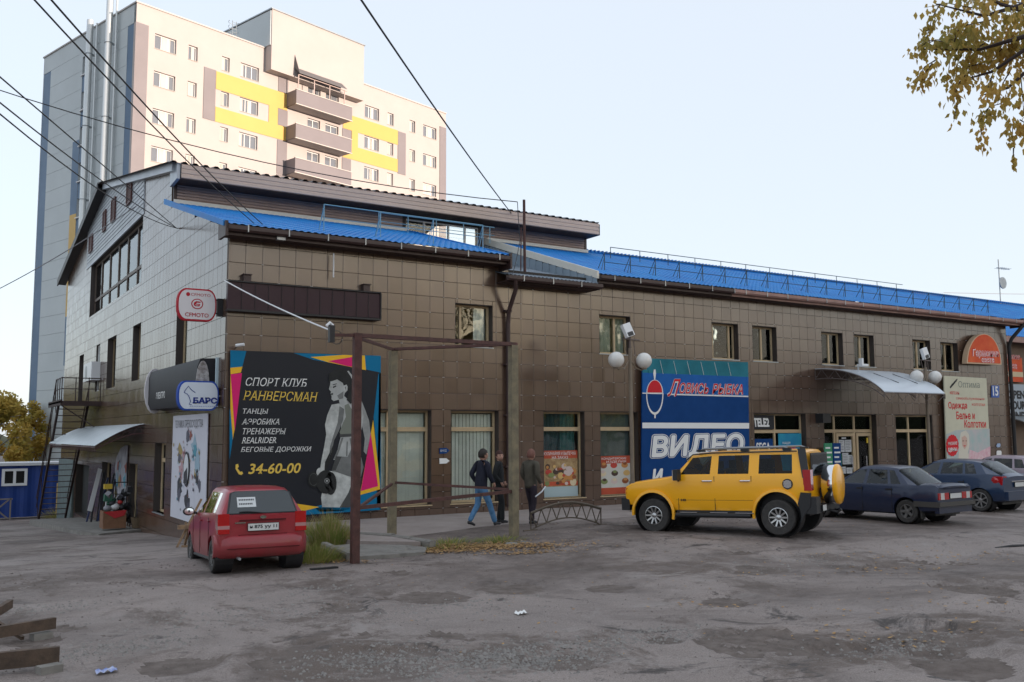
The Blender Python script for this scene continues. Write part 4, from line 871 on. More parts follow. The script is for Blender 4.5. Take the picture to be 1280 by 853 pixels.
# long dark light box along the end wall
t = thing('shop_sign', 'long dark glossy light box with white end along the left end wall', 'sign', (6.3, 27.5, 3.14))
blk = flatm('dark_light_box_face', (.03, .03, .034), .6)
pr = [(6.42, 0), (6.02, .02), (5.95, .2), (5.95, 1.0), (6.02, 1.2), (6.42, 1.22)]
MB().prism([(x, 24.5, 3.14 + z) for x, z in pr], (0, 6.1, 0)).build('lightbox', blk, t, smooth=True, sharp=30, world=True)
MB().prism([Vector((6.17 + .24 * cos(q), 30.62, 3.75 + .68 * sin(q))) for q in [2 * pi * i / 20 for i in range(20)]], (0, .06, 0)).build('end_cap', pbg, t, world=True)
MB().prism([Vector((6.14 + .3 * cos(q), 30.5, 3.75 + .70 * sin(q))) for q in [2 * pi * i / 20 for i in range(20)]], (0, .1, 0)).build('end_cap', pbg, t, world=True)
text('ЭЛЕКТРО', pw, t, (5.94, 29.3, 3.45), -Y_, Z_, 1.2, .2, bold=.02, off=.004)
a_ = atY(243, 476, 24.6); b_ = atY(260, 452, 24.6)
MB().prism([(a_.x + (b_.x - a_.x) * (.5 + .5 * cos(q)), 24.42, a_.z - .1 + (b_.z - a_.z + .1) * max(0, sin(q))) for q in [pi * i / 14 for i in range(15)]], (0, .05, 0)).build('portrait_panel', flatm('portrait_print', (.62, .60, .58), ns=9, col2=(.12, .09, .08)), t, world=True)
a_ = atY(268.5, 485, 24.3); b_ = atY(274, 447.5, 24.3)
MB().box(a_.x, b_.x, 24.2, 24.3, a_.z, b_.z).build('end_cap', flatm('pale_cyan_face', (.50, .62, .66)), t, world=True)
MB().box(b_.x, b_.x + .16, 24.22, 24.5, a_.z, b_.z - .05).build('side_panel', blk, t, world=True)
# poster on the end wall
t = thing('banner', 'white advertising banner with ink splashes on the end wall behind the red car', 'banner', (6.38, 27, 0))
XW = 6.36
MB().box(XW, XW + .02, 24.95, 28.9, .02, 2.95).build('sheet', flatm('pale_lilac_print', (.60, .60, .66), ns=1.2, na=.08), t, world=True)
text('ТЕХНИКА ПРЕВОСХОДСТВА', flatm('grey_print', (.12, .12, .13)), t, (XW, 28.6, 2.55), -Y_, Z_, 3.2, .26, off=.004)
inks = [flatm('ink_%d' % i, c_) for i, c_ in enumerate(((.05, .05, .06), (.10, .30, .38), (.28, .10, .08), (.35, .26, .10), (.10, .10, .13), (.45, .28, .30), (.30, .42, .50)))]
random.seed(21)
def blob(cy, cz, r, m_, k, n=14, sy=1): flat([(XW - .003 - k * .0004, cy + r * sy * random.uniform(.45, 1.25) * cos(2 * pi * i / n), cz + r * random.uniform(.45, 1.25) * sin(2 * pi * i / n)) for i in range(n)], m_, t)
k = 0
for cy, cz, r, i in [(27.9, 1.9, .32, 3), (28.0, 1.75, .2, 4), (27.7, 1.4, .3, 5), (27.8, .9, .3, 0), (27.9, .7, .2, 4), (26.3, 2.05, .35, 6), (26.2, 2.0, .2, 1), (25.8, 1.9, .2, 6), (25.9, 1.2, .22, 0), (25.6, 1.05, .2, 4), (26.1, 1.35, .15, 3), (26.9, .55, .3, 0), (26.8, .4, .2, 4), (27.0, 2.35, .2, 4), (26.7, 2.4, .16, 2), (25.9, 1.6, .3, 6), (27.4, 1.75, .25, 5)]: blob(cy, cz, r, inks[i], k); k += 1
for j in range(60): blob(26.9 + random.gauss(0, .8), 1.4 + random.gauss(0, .55), random.uniform(.02, .07), random.choice(inks), k, 6); k += 1
for r_, m_ in ((.42, inks[0]), (.36, flatm('pale_oval', (.62, .64, .66)))): flat([(XW - .035 - (.003 if r_ < .4 else 0), 27.0 + r_ * .75 * cos(2 * pi * i / 24), 1.45 + r_ * 1.15 * sin(2 * pi * i / 24)) for i in range(24)], m_, t)
flat([(XW - .042, 27.25, 1.05), (XW - .042, 26.8, 1.05), (XW - .042, 26.85, 1.5), (XW - .042, 27.2, 1.35)], inks[0], t)
# ================================================================== ENTRANCE AWNING
aw = thing('awning', 'curved translucent awning on steel trusses over the shop entrance', 'awning', (30.0, 23.6, 4.2))
def arcp(t): a = t * radians(62); return 23.58 - 2.95 * sin(a) / sin(radians(62)), 3.78 + .97 * (cos(a) - cos(radians(62))) / (1 - cos(radians(62)))
poly_m = bpy.data.materials.new('milky_polycarbonate'); poly_m.use_nodes = True; _b = poly_m.node_tree.nodes['Principled BSDF']; _b.inputs['Base Color'].default_value = (.62, .68, .74, 1); _b.inputs['Roughness'].default_value = .25; _b.inputs['Transmission Weight'].default_value = .15; _b.inputs['Specular IOR Level'].default_value = .8
vs = []; n = 16
for i in range(n + 1):
    y, z = arcp(i / n)
    for x in (28.3, 29.47, 30.63, 31.8): vs.append((x, y, z))
    for x in (31.8, 30.63, 29.47, 28.3): vs.append((x, y, z - .02))
fs = []
for i in range(n):
    for q in range(8): fs.append((i * 8 + q, i * 8 + (q + 1) % 8, (i + 1) * 8 + (q + 1) % 8, (i + 1) * 8 + q))
MB().add(vs, fs).build('canopy_sheet', poly_m, aw, smooth=True, sharp=60, world=True)
steel = mat('grey_brown_steel', (.13, .10, .09), .6)
for x in (28.3, 30.05, 31.8):
    b = MB(); up = [(x, *arcp(i / 12)) for i in range(13)]; up = [(p[0], p[1], p[2] - .04) for p in up]; lo = [(p[0], p[1], p[2] - .36 + .2 * (i / 12)) for i, p in enumerate(up)]
    b.tube(up, .02, 6); b.tube(lo, .02, 6)
    for i in range(12): b.tube([up[i], lo[i + 1]] if i % 2 else [lo[i], up[i + 1]], .01, 5)
    b.tube([up[0], lo[0]], .015, 5); b.tube([up[12], lo[12]], .015, 5); b.build('truss', steel, aw, world=True)
b = MB()
for i in range(6): x = 28.3 + i * .7; y, z = arcp(1); b.tube([(x, y, z - .05), (min(31.8, x + .35), y + .05, z - .3), (min(31.8, x + .7), y, z - .05)], .012, 5)
b.tube([(28.3, arcp(1)[0], arcp(1)[1] - .04), (31.8, arcp(1)[0], arcp(1)[1] - .04)], .02, 6); b.build('front_truss', steel, aw, world=True)
for x in (29.4, 30.5, 31.5): b = MB(); b.tube([(x, arcp(.5)[0], arcp(.5)[1] + .03), (x + .3, arcp(.8)[0], arcp(.8)[1] + .03)], .012, 5); b.build('strap', black, aw, world=True)
p = atY(1075, 460, 23.2); t = thing('floodlight', 'white floodlight lying on top of the entrance awning below an upper window', 'lamp', p); b = MB(); b.box(p.x - .25, p.x + .12, 22.9, 23.15, p.z + .05, p.z + .13); b.box(p.x - .2, p.x - .1, 22.95, 23.1, p.z + .13, p.z + .35); b.tube([p + Vector((-.1, 0, .05)), p + Vector((-.1, 0, -.15))], .03, 6); b.build('housing', pvc, t, world=True)
# ================================================================== ANNEX ON THE RIGHT
an = thing('side_building', 'lower brown wing with blue roof beyond the right corner of the shops', 'building', (45, 26.5, 0))
b = MB(); b.box(41.25, 62, 26.05, 26.35, -1, 7.0); b.box(61.7, 62, 26.35, 40, -1, 9); b.build('wall', mat('tan_render', (.20, .14, .10), .75, ns=1, na=.25), an, world=True)
sheet(41.62, 63, (25.4, 6.98), (30.3, 9.70)).build('roof', bluer, an, world=True); sheet(41.62, 63, (30.3, 9.70), (40, 6)).build('roof', bluer, an, world=True)
b = MB(); b.box(41.3, 63, 25.35, 25.4, 6.7, 6.98); b.build('fascia', pinktrim, an, world=True); b = MB(); b.box(41.3, 63, 25.4, 26.04, 6.7, 6.74); b.build('soffit', browntrim, an, world=True)
b = MB()
for i in range(100): b.box(41.6 + i * .2, 41.66 + i * .2, 30.2, 30.4, 9.74, 9.84)
stuff(b.build('ridge_cap', bluer, an, world=True))
def aboard(name, label, tl, br, Y, m, cat='sign'):
    a, c = atY(*tl, Y), atY(*br, Y); t = thing(name, label, cat, ((a.x + c.x) / 2, Y, c.z)); MB().box(a.x, c.x, Y, Y + .05, c.z, a.z).build('panel', m, t, world=True); return t, a, c
t, a, c = aboard('shop_sign', 'square orange shop sign with white script on the right wing', (1253.5, 446), (1279, 478), 25.9, org)
for bold, m_, k in ((.04, pw, .004), (0, pred, .01)): text('Гармония', m_, t, (a.x + .15, 25.9, c.z + 1.05), X_, Z_, 1.35, .36, bold=bold, off=k); text('света', m_, t, (a.x + .4, 25.9, c.z + .62), X_, Z_, .8, .28, bold=bold, off=k)
MB().box(a.x + .1, c.x, 25.885, 25.9, c.z + .25, c.z + .5).build('print', flatm('cream_band', (.62, .50, .32)), t, world=True)
t, a, c = aboard('banner', 'grey white banner with bold black English lettering on the right wing', (1257, 480), (1292, 519), 25.7, flatm('grey_banner', (.40, .45, .50), ns=1, na=.1), 'banner')
for i, s in enumerate(('OPEN', 'YOUR', 'MIND')): text(s, pd, t, (a.x + .12, 25.7, a.z - .72 - i * .52), X_, Z_, 1.5, .42, bold=.05)
b = MB(); b.prism([(a.x - .1, 25.9, c.z + .0), (a.x - .1, 24.9, c.z - .32), (a.x - .1, 24.9, c.z - .36), (a.x - .1, 25.9, c.z - .06)], (4, 0, 0)); tt = thing('awning', 'small pale awning below the black lettered banner on the right wing', 'awning', (a.x + 1, 25.5, c.z - .3)); b.build('canopy_sheet', galv, tt, world=True)
ant = thing('antenna', 'thin aerial mast with crossbars standing on the far right roof', 'antenna', (52.5, 30.3, 9.6))
b = MB(); b.tube([(52.5, 30.3, 9.6), (52.5, 30.3, 12.3)], .03, 6); b.build('mast', galv, ant, world=True); b = MB(); b.tube([(52.3, 30.3, 11.8), (53.6, 30.3, 11.8)], .02, 5)
for i in range(5): b.tube([(52.5 + i * .22, 30.05, 11.8), (52.5 + i * .22, 30.55, 11.8)], .012, 4)
b.build('crossbar', galv, ant, world=True); MB().prism(disc((52.55, 30.1, 10.9), .34, X_, Z_, 16), (0, .06, 0)).build('dish', galv, ant, world=True)
# ================================================================== APARTMENT TOWER
TO = Vector((12.631457, 73.92865678, 0)); TU = Vector((.95570063, .29434045, 0)); TV = Vector((-.29434045, .95570063, 0))
MT = Matrix(((TU.x, TV.x, 0, TO.x), (TU.y, TV.y, 0, TO.y), (0, 0, 1, 0), (0, 0, 0, 1)))      # local: u along the front, v depth, z
tw = thing('apartment_tower', 'tall cream apartment tower with yellow bands and grey balconies', 'building', (TO.x, TO.y, -2.5), math.atan2(TU.y, TU.x))
cream = mat('cream_tower_cladding', (.44, .385, .36), .6, ns=.5, na=.05); grey_c = mat('grey_tower_cladding', (.50, .54, .55), .55, ns=.4, na=.06)
mauve = mat('mauve_cladding', (.21, .18, .185), .55, ns=.6, na=.08); yel = mat('yellow_cladding', (.58, .36, .085), .5, ns=.6, na=.05); bluec = mat('slate_blue_cladding', (.10, .17, .27), .5, ns=.5, na=.12)
def T_(px, py, f='f'):
    r = ray(px, py); n_ = TV if f == 'f' else TU; t_ = (TO - E0).dot(n_) / r.dot(n_) if False else (TO.dot(n_)) / r.dot(n_); p = Vector((0, 0, EYE)) + r * t_
    return (p - TO).dot(TU if f == 'f' else TV), p.z
RT = 35.55; TWD, TDP = 33.75, 16.4
fl = [33.62 - 3.0 * k for k in range(11)]                       # window heads
cols = [(1.56, 3.37, 3), (4.44, 5.25, 1), (7.46, 8.2, 1), (9.25, 11.05, 3), (22.82, 24.62, 3), (25.71, 26.49, 1), (28.63, 29.4, 1), (30.51, 32.39, 3)]
ops = [(a, c, z - 1.2, z) for a, c, _ in cols for z in fl]
bops = [(16.2, 17.6, z - 1.22, z) for z in fl] + [(18.2, 19.7, z - 1.22, z) for z in fl]
b = MB(); wall_boxes(b, MT, 0, TWD, -3, RT, ops + bops, .35); b.build('front_wall', cream, tw, world=True)
b = MB(); b.box(.35, TWD, .8, TDP - .1, -3, RT - .4, MT); b.build('inner_core', mat('dim_flat_interior', (.16, .14, .12), .9), tw, world=True)
b = MB(); b.box(-.08, TWD + .05, -.08, TDP + .1, RT, RT + .12, MT); b.build('parapet', mat('parapet_cap', (.45, .42, .40), .6), tw, world=True)
tgl = mat('tower_window_glass', (.16, .17, .19), .06, spec=1.0); tfr = mat('tower_window_frame', (.72, .70, .68), .5); tcur = mat('tower_curtain', (.55, .50, .45), .8); rv_m = mat('tower_reveal', (.42, .38, .34), .7)
random.seed(5)
protos = {}
def twin(w, nn, key):
    """one window: frame > panes, at the origin"""
    b = MB(); F = .07; b.box(0, F, .2, .27, 0, 1.2); b.box(w - F, w, .2, .27, 0, 1.2); b.box(F, w - F, .2, .27, 1.13, 1.2); b.box(F, w - F, .2, .27, 0, .07)
    xs = [F + (w - 2 * F) * i / nn for i in range(nn + 1)]
    for x in xs[1:-1]: b.box(x - .035, x + .035, .19, .27, .07, 1.13)
    o = b.build('window', tfr, tw); panes = []
    for a, c in zip(xs[:-1], xs[1:]): p = MB(); p.box(a, c, .235, .245, .05, 1.15); panes.append(p.build('pane', tgl, o))
    q = MB(); q.box(0, w, -.05, .2, -.04, 0); q.build('sill', rv_m, o)
    return o
def put(o, u, z): o.location = (u, 0, z + 2.5)
for a, c, nn in cols:
    base = None
    for z in fl:
        if z - 1.2 < 8: continue
        o = twin(c - a, nn, 0) if base is None else copy_tree(base, tw)
        base = base or o; put(o, a, z - 1.2)
        if random.random() < .7:
            q = MB(); x0 = random.uniform(.1, (c - a) * .5); x1 = x0 + random.uniform(.25, (c - a) * .45); q.box(x0, min(x1, c - a - .1), .205, .232, .08, 1.12); k_ = q.build('curtain', tcur, o)
for i, bx in enumerate((16.2, 18.2)):
    base = None
    for z in fl:
        if z - 1.5 < 12: continue
        o = twin(1.4 if i == 0 else 1.5, 2, 0) if base is None else copy_tree(base, tw); base = base or o; put(o, bx, z - 1.21)
def patch(u0, u1, z0, z1, m_, name='cladding_band', v0=-.05, v1=0., opn=ops):
    b = MB()
    for (a, c, d, e) in cut_rects((u0, u1, z0, z1), opn): b.box(a, c, v0, v1, d, e, MT)
    if b.v: b.build(name, m_, tw, world=True)
patch(-.06, 1.0, -3, 34.0, mauve, v0=-.06); patch(32.85, TWD + .02, -3, 34.0, mauve, v0=-.06)
s0 = 7.1
patch(5.85, 6.93, 27.9, 32.2, mauve)
yb = [(30.9, 32.1), (27.9, 29.1)]
patch(6.95, 13.98, 30.65, 32.15, yel); patch(6.95, 13.98, 27.9, 29.15, yel); patch(12.1, 13.02, 29.15, 30.65, yel)
patch(20.2, 27.04, 30.65, 32.1, yel); patch(20.2, 27.04, 27.9, 29.2, yel); patch(21.25, 22.0, 29.2, 30.65, yel); patch(27.06, 28.1, 27.8, 32.05, mauve)
patch(13.02, 14.04, 32.17, 33.5, mauve); patch(13.04, 14.04, 29.17, 30.63, mauve)
for z in (27.85, 24.8, 21.8): patch(13.02, 14.04, z - 3.0, z, mauve); 
for z in (30.63, 27.85, 24.8): patch(20.15, 21.2, z - 1.4, z, mauve)
# balconies
b0 = None
for k in range(6):
    zf = 31.08 - 3.04 * k
    o = bpy.data.objects.new('balcony', None); COL.objects.link(o); o.parent = tw; o.matrix_parent_inverse = WM[tw.name].inverted(); WM[o.name] = Matrix.Identity(4)
    q = MB(); q.box(14.0, 20.0, -1.35, 0, zf - .16, zf, MT); q.build('slab', cream, o, world=True)
    q = MB(); q.box(13.9, 20.1, -1.45, -1.36, zf - .1, zf + 1.15, MT); q.box(13.9, 14.0, -1.36, -.02, zf - .1, zf + 1.15, MT); q.box(20.0, 20.1, -1.36, -.02, zf - .1, zf + 1.15, MT); q.build('parapet', mauve, o, world=True)
    q = MB(); q.box(13.86, 20.14, -1.49, -1.32, zf + 1.15, zf + 1.2, MT); q.box(13.86, 20.14, -1.49, -1.36, zf - .16, zf - .1, MT); q.build('parapet_cap', mat('pale_cap', (.62, .56, .5), .5) if 'pale_cap' not in bpy.data.materials else bpy.data.materials['pale_cap'], o, world=True)
q = MB()                                                        # lean to roof over the top balcony
q.prism([MT @ Vector(p) for p in ((14.04, -1.65, 33.68), (19.3, -1.65, 33.68), (19.3, -.92, 34.35), (14.04, -.92, 34.35))], (0, 0, .05)); q.prism([MT @ Vector(p) for p in ((14.04, -1.65, 33.66), (14.04, -1.65, 33.72), (14.04, -.92, 35.5), (14.04, -.92, 34.3))], TU * .04)
q.build('balcony_roof', mat('dark_corrugated_roof', (.13, .12, .12), .6), tw, world=True)
q = MB()
for u in (14.1, 15.8, 17.5, 19.2): q.box(u, u + .07, -1.42, -1.35, 32.3, 33.66, MT)
q.box(14.1, 19.5, -1.42, -1.36, 33.6, 33.66, MT); q.build('balcony_post', mat('pinkish_post', (.52, .40, .36), .6), tw, world=True)
# stair head on the roof
q = MB(); q.box(11.64, 21.9, -.9, 7.5, 33.5, 38.85, MT); q.build('stair_head', cream, tw, world=True)
q = MB(); q.box(11.54, 11.63, -.8, 7.45, RT + .14, 38.75, MT); q.build('side_cladding', grey_c, tw, world=True)
q = MB(); q.box(11.5, 22.0, -1.0, 7.6, 38.85, 38.95, MT); q.build('roof_cap', galv, tw, world=True)
q = MB(); 
for u in (9.3, 9.7): q.tube([MT @ Vector((u, 1.5, RT)), MT @ Vector((u, 1.5, RT + 2.2))], .03, 5)
for i in range(7): q.tube([MT @ Vector((9.3, 1.5, RT + .3 + i * .3)), MT @ Vector((9.7, 1.5, RT + .3 + i * .3))], .02, 4)
for i in range(4): q.tube([MT @ Vector((9.5 + .45 * cos(a), 1.5 + .6 * sin(a), RT + .9 + i * .42)) for a in [pi * j / 6 for j in range(7)]], .02, 4)
q.build('roof_ladder', galv, tw, world=True)
# left side, clad in rows of panels
for k in range(25):
    z1 = RT - 1.55 * k; q = MB(); z0 = max(-3, z1 - 1.53)
    if z1 < -2.9: break
    for (a, c, d, e) in cut_rects((0.02, TDP, z0, z1), [(.02, 1.3, -5, 34.0), (14.9, TDP + 1, -5, 34.0), (7.35, 8.85, -5, 33.6)]): q.box(.0, .35, a, c, d, e, MT)
    q.build('cladding_panel', grey_c, tw, world=True)
q = MB(); q.box(.02, .35, .03, 1.3, -3, 34.0, MT); q.box(.02, .35, 14.9, TDP, -3, 34.0, MT); q.build('cladding_band', bluec, tw, world=True)
q = MB()
for i, z in enumerate(fl): q.box(.03, .35, 7.35, 8.85, z - 3.0, z - 1.6, MT)
q.box(-.012, .0, 8.86, 10.05, 8, 26.6, MT); q.build('cladding_band', bluec, tw, world=True); 
for z in fl:
    if z < 6: continue
    q = MB(); q.box(.2, .26, 7.35, 7.41, z - 1.6, z, MT); q.box(.2, .26, 8.79, 8.85, z - 1.6, z, MT); q.box(.2, .26, 7.41, 8.79, z - .06, z, MT); q.box(.2, .26, 7.41, 8.79, z - 1.6, z - 1.54, MT); q.box(.2, .26, 8.05, 8.13, z - 1.54, z - .06, MT); o = q.build('window', tfr, tw, world=True)
    q = MB(); q.box(.24, .25, 7.41, 8.79, z - 1.54, z - .06, MT); q.build('pane', tgl, o, world=True); q = MB(); q.box(-.12, .2, 7.3, 8.9, z - 1.68, z - 1.6, MT); q.build('sill', tfr, o, world=True)
q = MB(); q.box(-.02, -.013, 8.86, 10.05, 12, 20.4, MT); q.build('cladding_band', yel, tw, world=True)
for v, top in ((6.55, 35.9), (3.25, 38.0)):
    q = MB(); q.tube([MT @ Vector((-.55, v, 6)), MT @ Vector((-.55, v, top))], .26, 12); o = q.build('flue_pipe', mat('bright_flue', (.60, .62, .62), .3, .5) if 'bright_flue' not in bpy.data.materials else bpy.data.materials['bright_flue'], tw, smooth=True, world=True)
    q = MB(); q.tube([MT @ Vector((-.25, v - .55, 6)), MT @ Vector((-.25, v - .55, top - .3))], .08, 8); q.build('thin_pipe', bpy.data.materials['bright_flue'], o, smooth=True, world=True)
    q = MB(); z = 9
    while z < top - 1: q.box(-.7, 0, v - .1, v + .1, z, z + .12, MT); q.tube([MT @ Vector((-.55 + .3 * cos(a), v + .3 * sin(a), z + .06)) for a in [2 * pi * j / 12 for j in range(13)]], .03, 4); z += 6
    q.build('bracket', galv, o, world=True)
b = MB(); b.box(0, TWD, TDP - .1, TDP, -3, RT, MT); b.box(TWD - .35, TWD, .35, TDP - .1, -3, RT, MT); b.build('back_wall', grey_c, tw, world=True)
# ================================================================== BLUE SITE CABIN AND FAR TREES
cab = thing('site_cabin', 'blue metal site cabin with white framed window at the far left', 'cabin', (3.5, 60, gz(3.5, 60)))
cb = mat('cabin_blue_paint', (.008, .045, .24), .5, ns=.9, na=.2)
zc = gz(3.5, 60)
b = MB(); n = 90; vs = []
for j, z in enumerate((zc + .1, .70)):
    for i in range(n + 1): vs.append((-8 + 16.5 * i / n, 60 + (.04 if (i // 2) % 2 else 0), z))
b.add(vs, [(i, i + 1, n + 2 + i, n + 1 + i) for i in range(n)]); b.box(-8, 8.5, 60.06, 62.5, zc + .1, .69); b.build('wall', cb, cab, world=True)
b = MB(); b.box(-8.2, 8.7, 59.8, 62.7, .70, .86); b.build('roof', mat('pale_cabin_roof', (.62, .64, .66), .5), cab, world=True)
b = MB(); b.box(4.05, 5.33, 59.9, 59.98, -.42, -.28); b.box(4.05, 5.33, 59.9, 59.98, .40, .53); b.box(4.05, 4.2, 59.9, 59.98, -.28, .40); b.box(5.18, 5.33, 59.9, 59.98, -.28, .40); b.box(4.62, 4.76, 59.9, 59.98, -.28, .40); o = b.build('window', pvc, cab, world=True)
for a, c in ((4.2, 4.62), (4.76, 5.18)): b = MB(); b.box(a, c, 59.94, 59.95, -.28, .40); b.build('pane', mat('cabin_pane', (.02, .02, .02), .1) if 'cabin_pane' not in bpy.data.materials else bpy.data.materials['cabin_pane'], o, world=True)
t = thing('stack_of_boards', 'upright stack of new yellow boards leaning on the blue cabin', 'boards', (7.05, 58.8, gz(7, 58.8)))
for i in range(4): b = MB(); b.box(6.72 + i * .16, 6.86 + i * .16, 58.6 + .03 * i, 58.75 + .03 * i, zc, zc + 2.0 - .06 * i); b.build('board', mat('new_yellow_timber', (.55, .38, .12), .7) if 'new_yellow_timber' not in bpy.data.materials else bpy.data.materials['new_yellow_timber'], t, world=True)
t = thing('wooden_barrier', 'grey crossed timber barrier in front of the blue cabin at the frame edge', 'barrier', (3.6, 58, gz(3.6, 58)))
gw = mat('weathered_timber', (.22, .19, .17), .85)
for p, q in (((3.2, 58, zc + .2), (4.3, 58, zc + 1.2)), ((3.2, 58, zc + 1.2), (4.3, 58, zc + .2)), ((2.6, 58, zc + 1.25), (4.5, 58, zc + 1.25)), ((4.4, 58, zc), (4.4, 58, zc + 1.3)), ((2.7, 58, zc), (2.7, 58, zc + 1.3))): b = MB(); b.tube([p, q], .05, 4); b.build('rail', gw, t, world=True)
# ---- trees
leafA = mat('yellow_birch_leaves', (.62, .38, .07), .7, ns=.8, col2=(.36, .32, .07)); leafB = mat('green_leaves', (.24, .28, .07), .7, ns=.8, col2=(.42, .36, .09)); leafC = mat('orange_leaves', (.42, .20, .03), .7, ns=.8, col2=(.34, .24, .04)); bark = mat('birch_bark', (.32, .30, .27), .8, ns=4, col2=(.05, .045, .04))
random.seed(11)
def tree(name, label, x, y, h, r, leaf, nl, ls, group=None, z0=None, low=.25):
    z0 = gz(x, y) if z0 is None else z0; t = thing(name, label, 'tree', (x, y, z0), group=group)
    b = MB(); b.tube([(x, y, z0), (x + .1, y, z0 + h * .4), (x, y + .1, z0 + h * .95)], [.02 * h, .013 * h, .003 * h], 8); limbs = []
    for i in range(9):
        a = random.random() * 6.28; zz = z0 + h * random.uniform(low, .85); e = Vector((x + r * .75 * cos(a), y + r * .75 * sin(a), zz + h * .12)); b.tube([(x, y, zz), (Vector((x, y, zz)) + e) / 2 + Vector((0, 0, .04 * h)), e], [.007 * h, .005 * h, .002 * h], 5); limbs.append(e)
    b.build('trunk', bark, t, world=True)
    cl = []
    for i in range(26):
        a = random.random() * 6.28; q = random.random() ** .5; v = random.uniform(low, 1); rr = r * q * (1 - .55 * abs(v - .45) * 1.3)
        cl.append((Vector((x + rr * cos(a), y + rr * sin(a), z0 + h * v)), r * random.uniform(.18, .38)))
    c = MB(); 
    for i in range(nl):
        p, q = random.choice(cl); d = Vector((random.gauss(0, 1), random.gauss(0, 1), random.gauss(0, 1))); d = d.normalized() * q * random.random() ** .4
        o_ = p + d; u = Vector((random.gauss(0, 1), random.gauss(0, 1), random.gauss(0, 1))).normalized(); w = u.orthogonal().normalized(); s_ = ls * random.uniform(.6, 1.3)
        c.add([o_ - u * s_, o_ + w * s_ * .6, o_ + u * s_, o_ - w * s_ * .6], [(0, 1, 2, 3)])
    me = bpy.data.meshes.new('crown'); me.from_pydata(c.v, [], c.f); me.update(); me.materials.append(leaf); link('crown', me, t, True); return t
tree('autumn_tree', 'yellow autumn tree behind the blue cabin close to the tower', 4.8, 78, 7.6, 2.6, leafA, 6000, .17)
tree('autumn_tree', 'orange tinged tree low beside the tower behind the cabin', 7.2, 86, 7.0, 2.0, leafA, 3600, .16)
tree('green_tree', 'green birch at the left edge of the frame behind the cabin', .9, 76, 8.0, 2.5, leafB, 5200, .16)
tree('green_tree', 'darker green tree just beyond the left frame edge', -3.4, 82, 9, 3.2, leafB, 4200, .2)
# ================================================================== CARS
def wheel(car, x, y, r, w, rimm, spokes=5, rimr=.62, side=1, flat_h=0):
    """tyre (lathe about the axle) > rim; side +1 = left of the car"""
    M_ = Matrix.Translation((x, y, r)) @ Matrix.Rotation(-side * pi / 2, 4, 'X')       # local z points outboard
    hw = w / 2; t = MB(); R = r
    t.lathe([(rimr * R, -hw * .9), (R * .93, -hw), (R * .985, -hw * .8), (R, -hw * .55), (R, hw * .55), (R * .985, hw * .8), (R * .93, hw), (rimr * R * 1.04, hw * .92), (rimr * R, hw * .75)], M_, 30, closed=True)
    o = t.build('wheel', rubber, car, smooth=True, sharp=35)
    f = MB(); q = rimr * R
    f.lathe([(q, hw * .85), (q * .93, hw * .88), (q * .90, hw * .7), (q * .86, hw * .2)], M_, 30)
    for i in range(spokes):
        a = 2 * pi * i / spokes; S_ = M_ @ Matrix.Rotation(a, 4, 'Z'); wd = q * (.30 if spokes <= 5 else .15)
        f.add([S_ @ Vector(p) for p in ((q * .16, -wd * .6, hw * .62), (q * .16, wd * .6, hw * .62), (q * .93, wd * .5, hw * .80), (q * .93, -wd * .5, hw * .80), (q * .16, -wd * .7, hw * .5), (q * .16, wd * .7, hw * .5), (q * .93, wd * .6, hw * .5), (q * .93, -wd * .6, hw * .5))], [(0, 1, 2, 3), (0, 3, 7, 4), (1, 5, 6, 2), (0, 4, 5, 1)])
    f.lathe([(q * .26, hw * .55), (q * .26, hw * .72), (q * .2, hw * .78), (0.001, hw * .8)], M_, 16)
    f.build('rim', rimm, o, smooth=True, sharp=30)
    d = MB(); d.lathe([(q * .92, hw * .15), (0.001, hw * .1)], M_, 20); d.build('brake_disc', mat('dark_brake', (.02, .02, .02), .7) if 'dark_brake' not in bpy.data.materials else bpy.data.materials['dark_brake'], o)
    return o
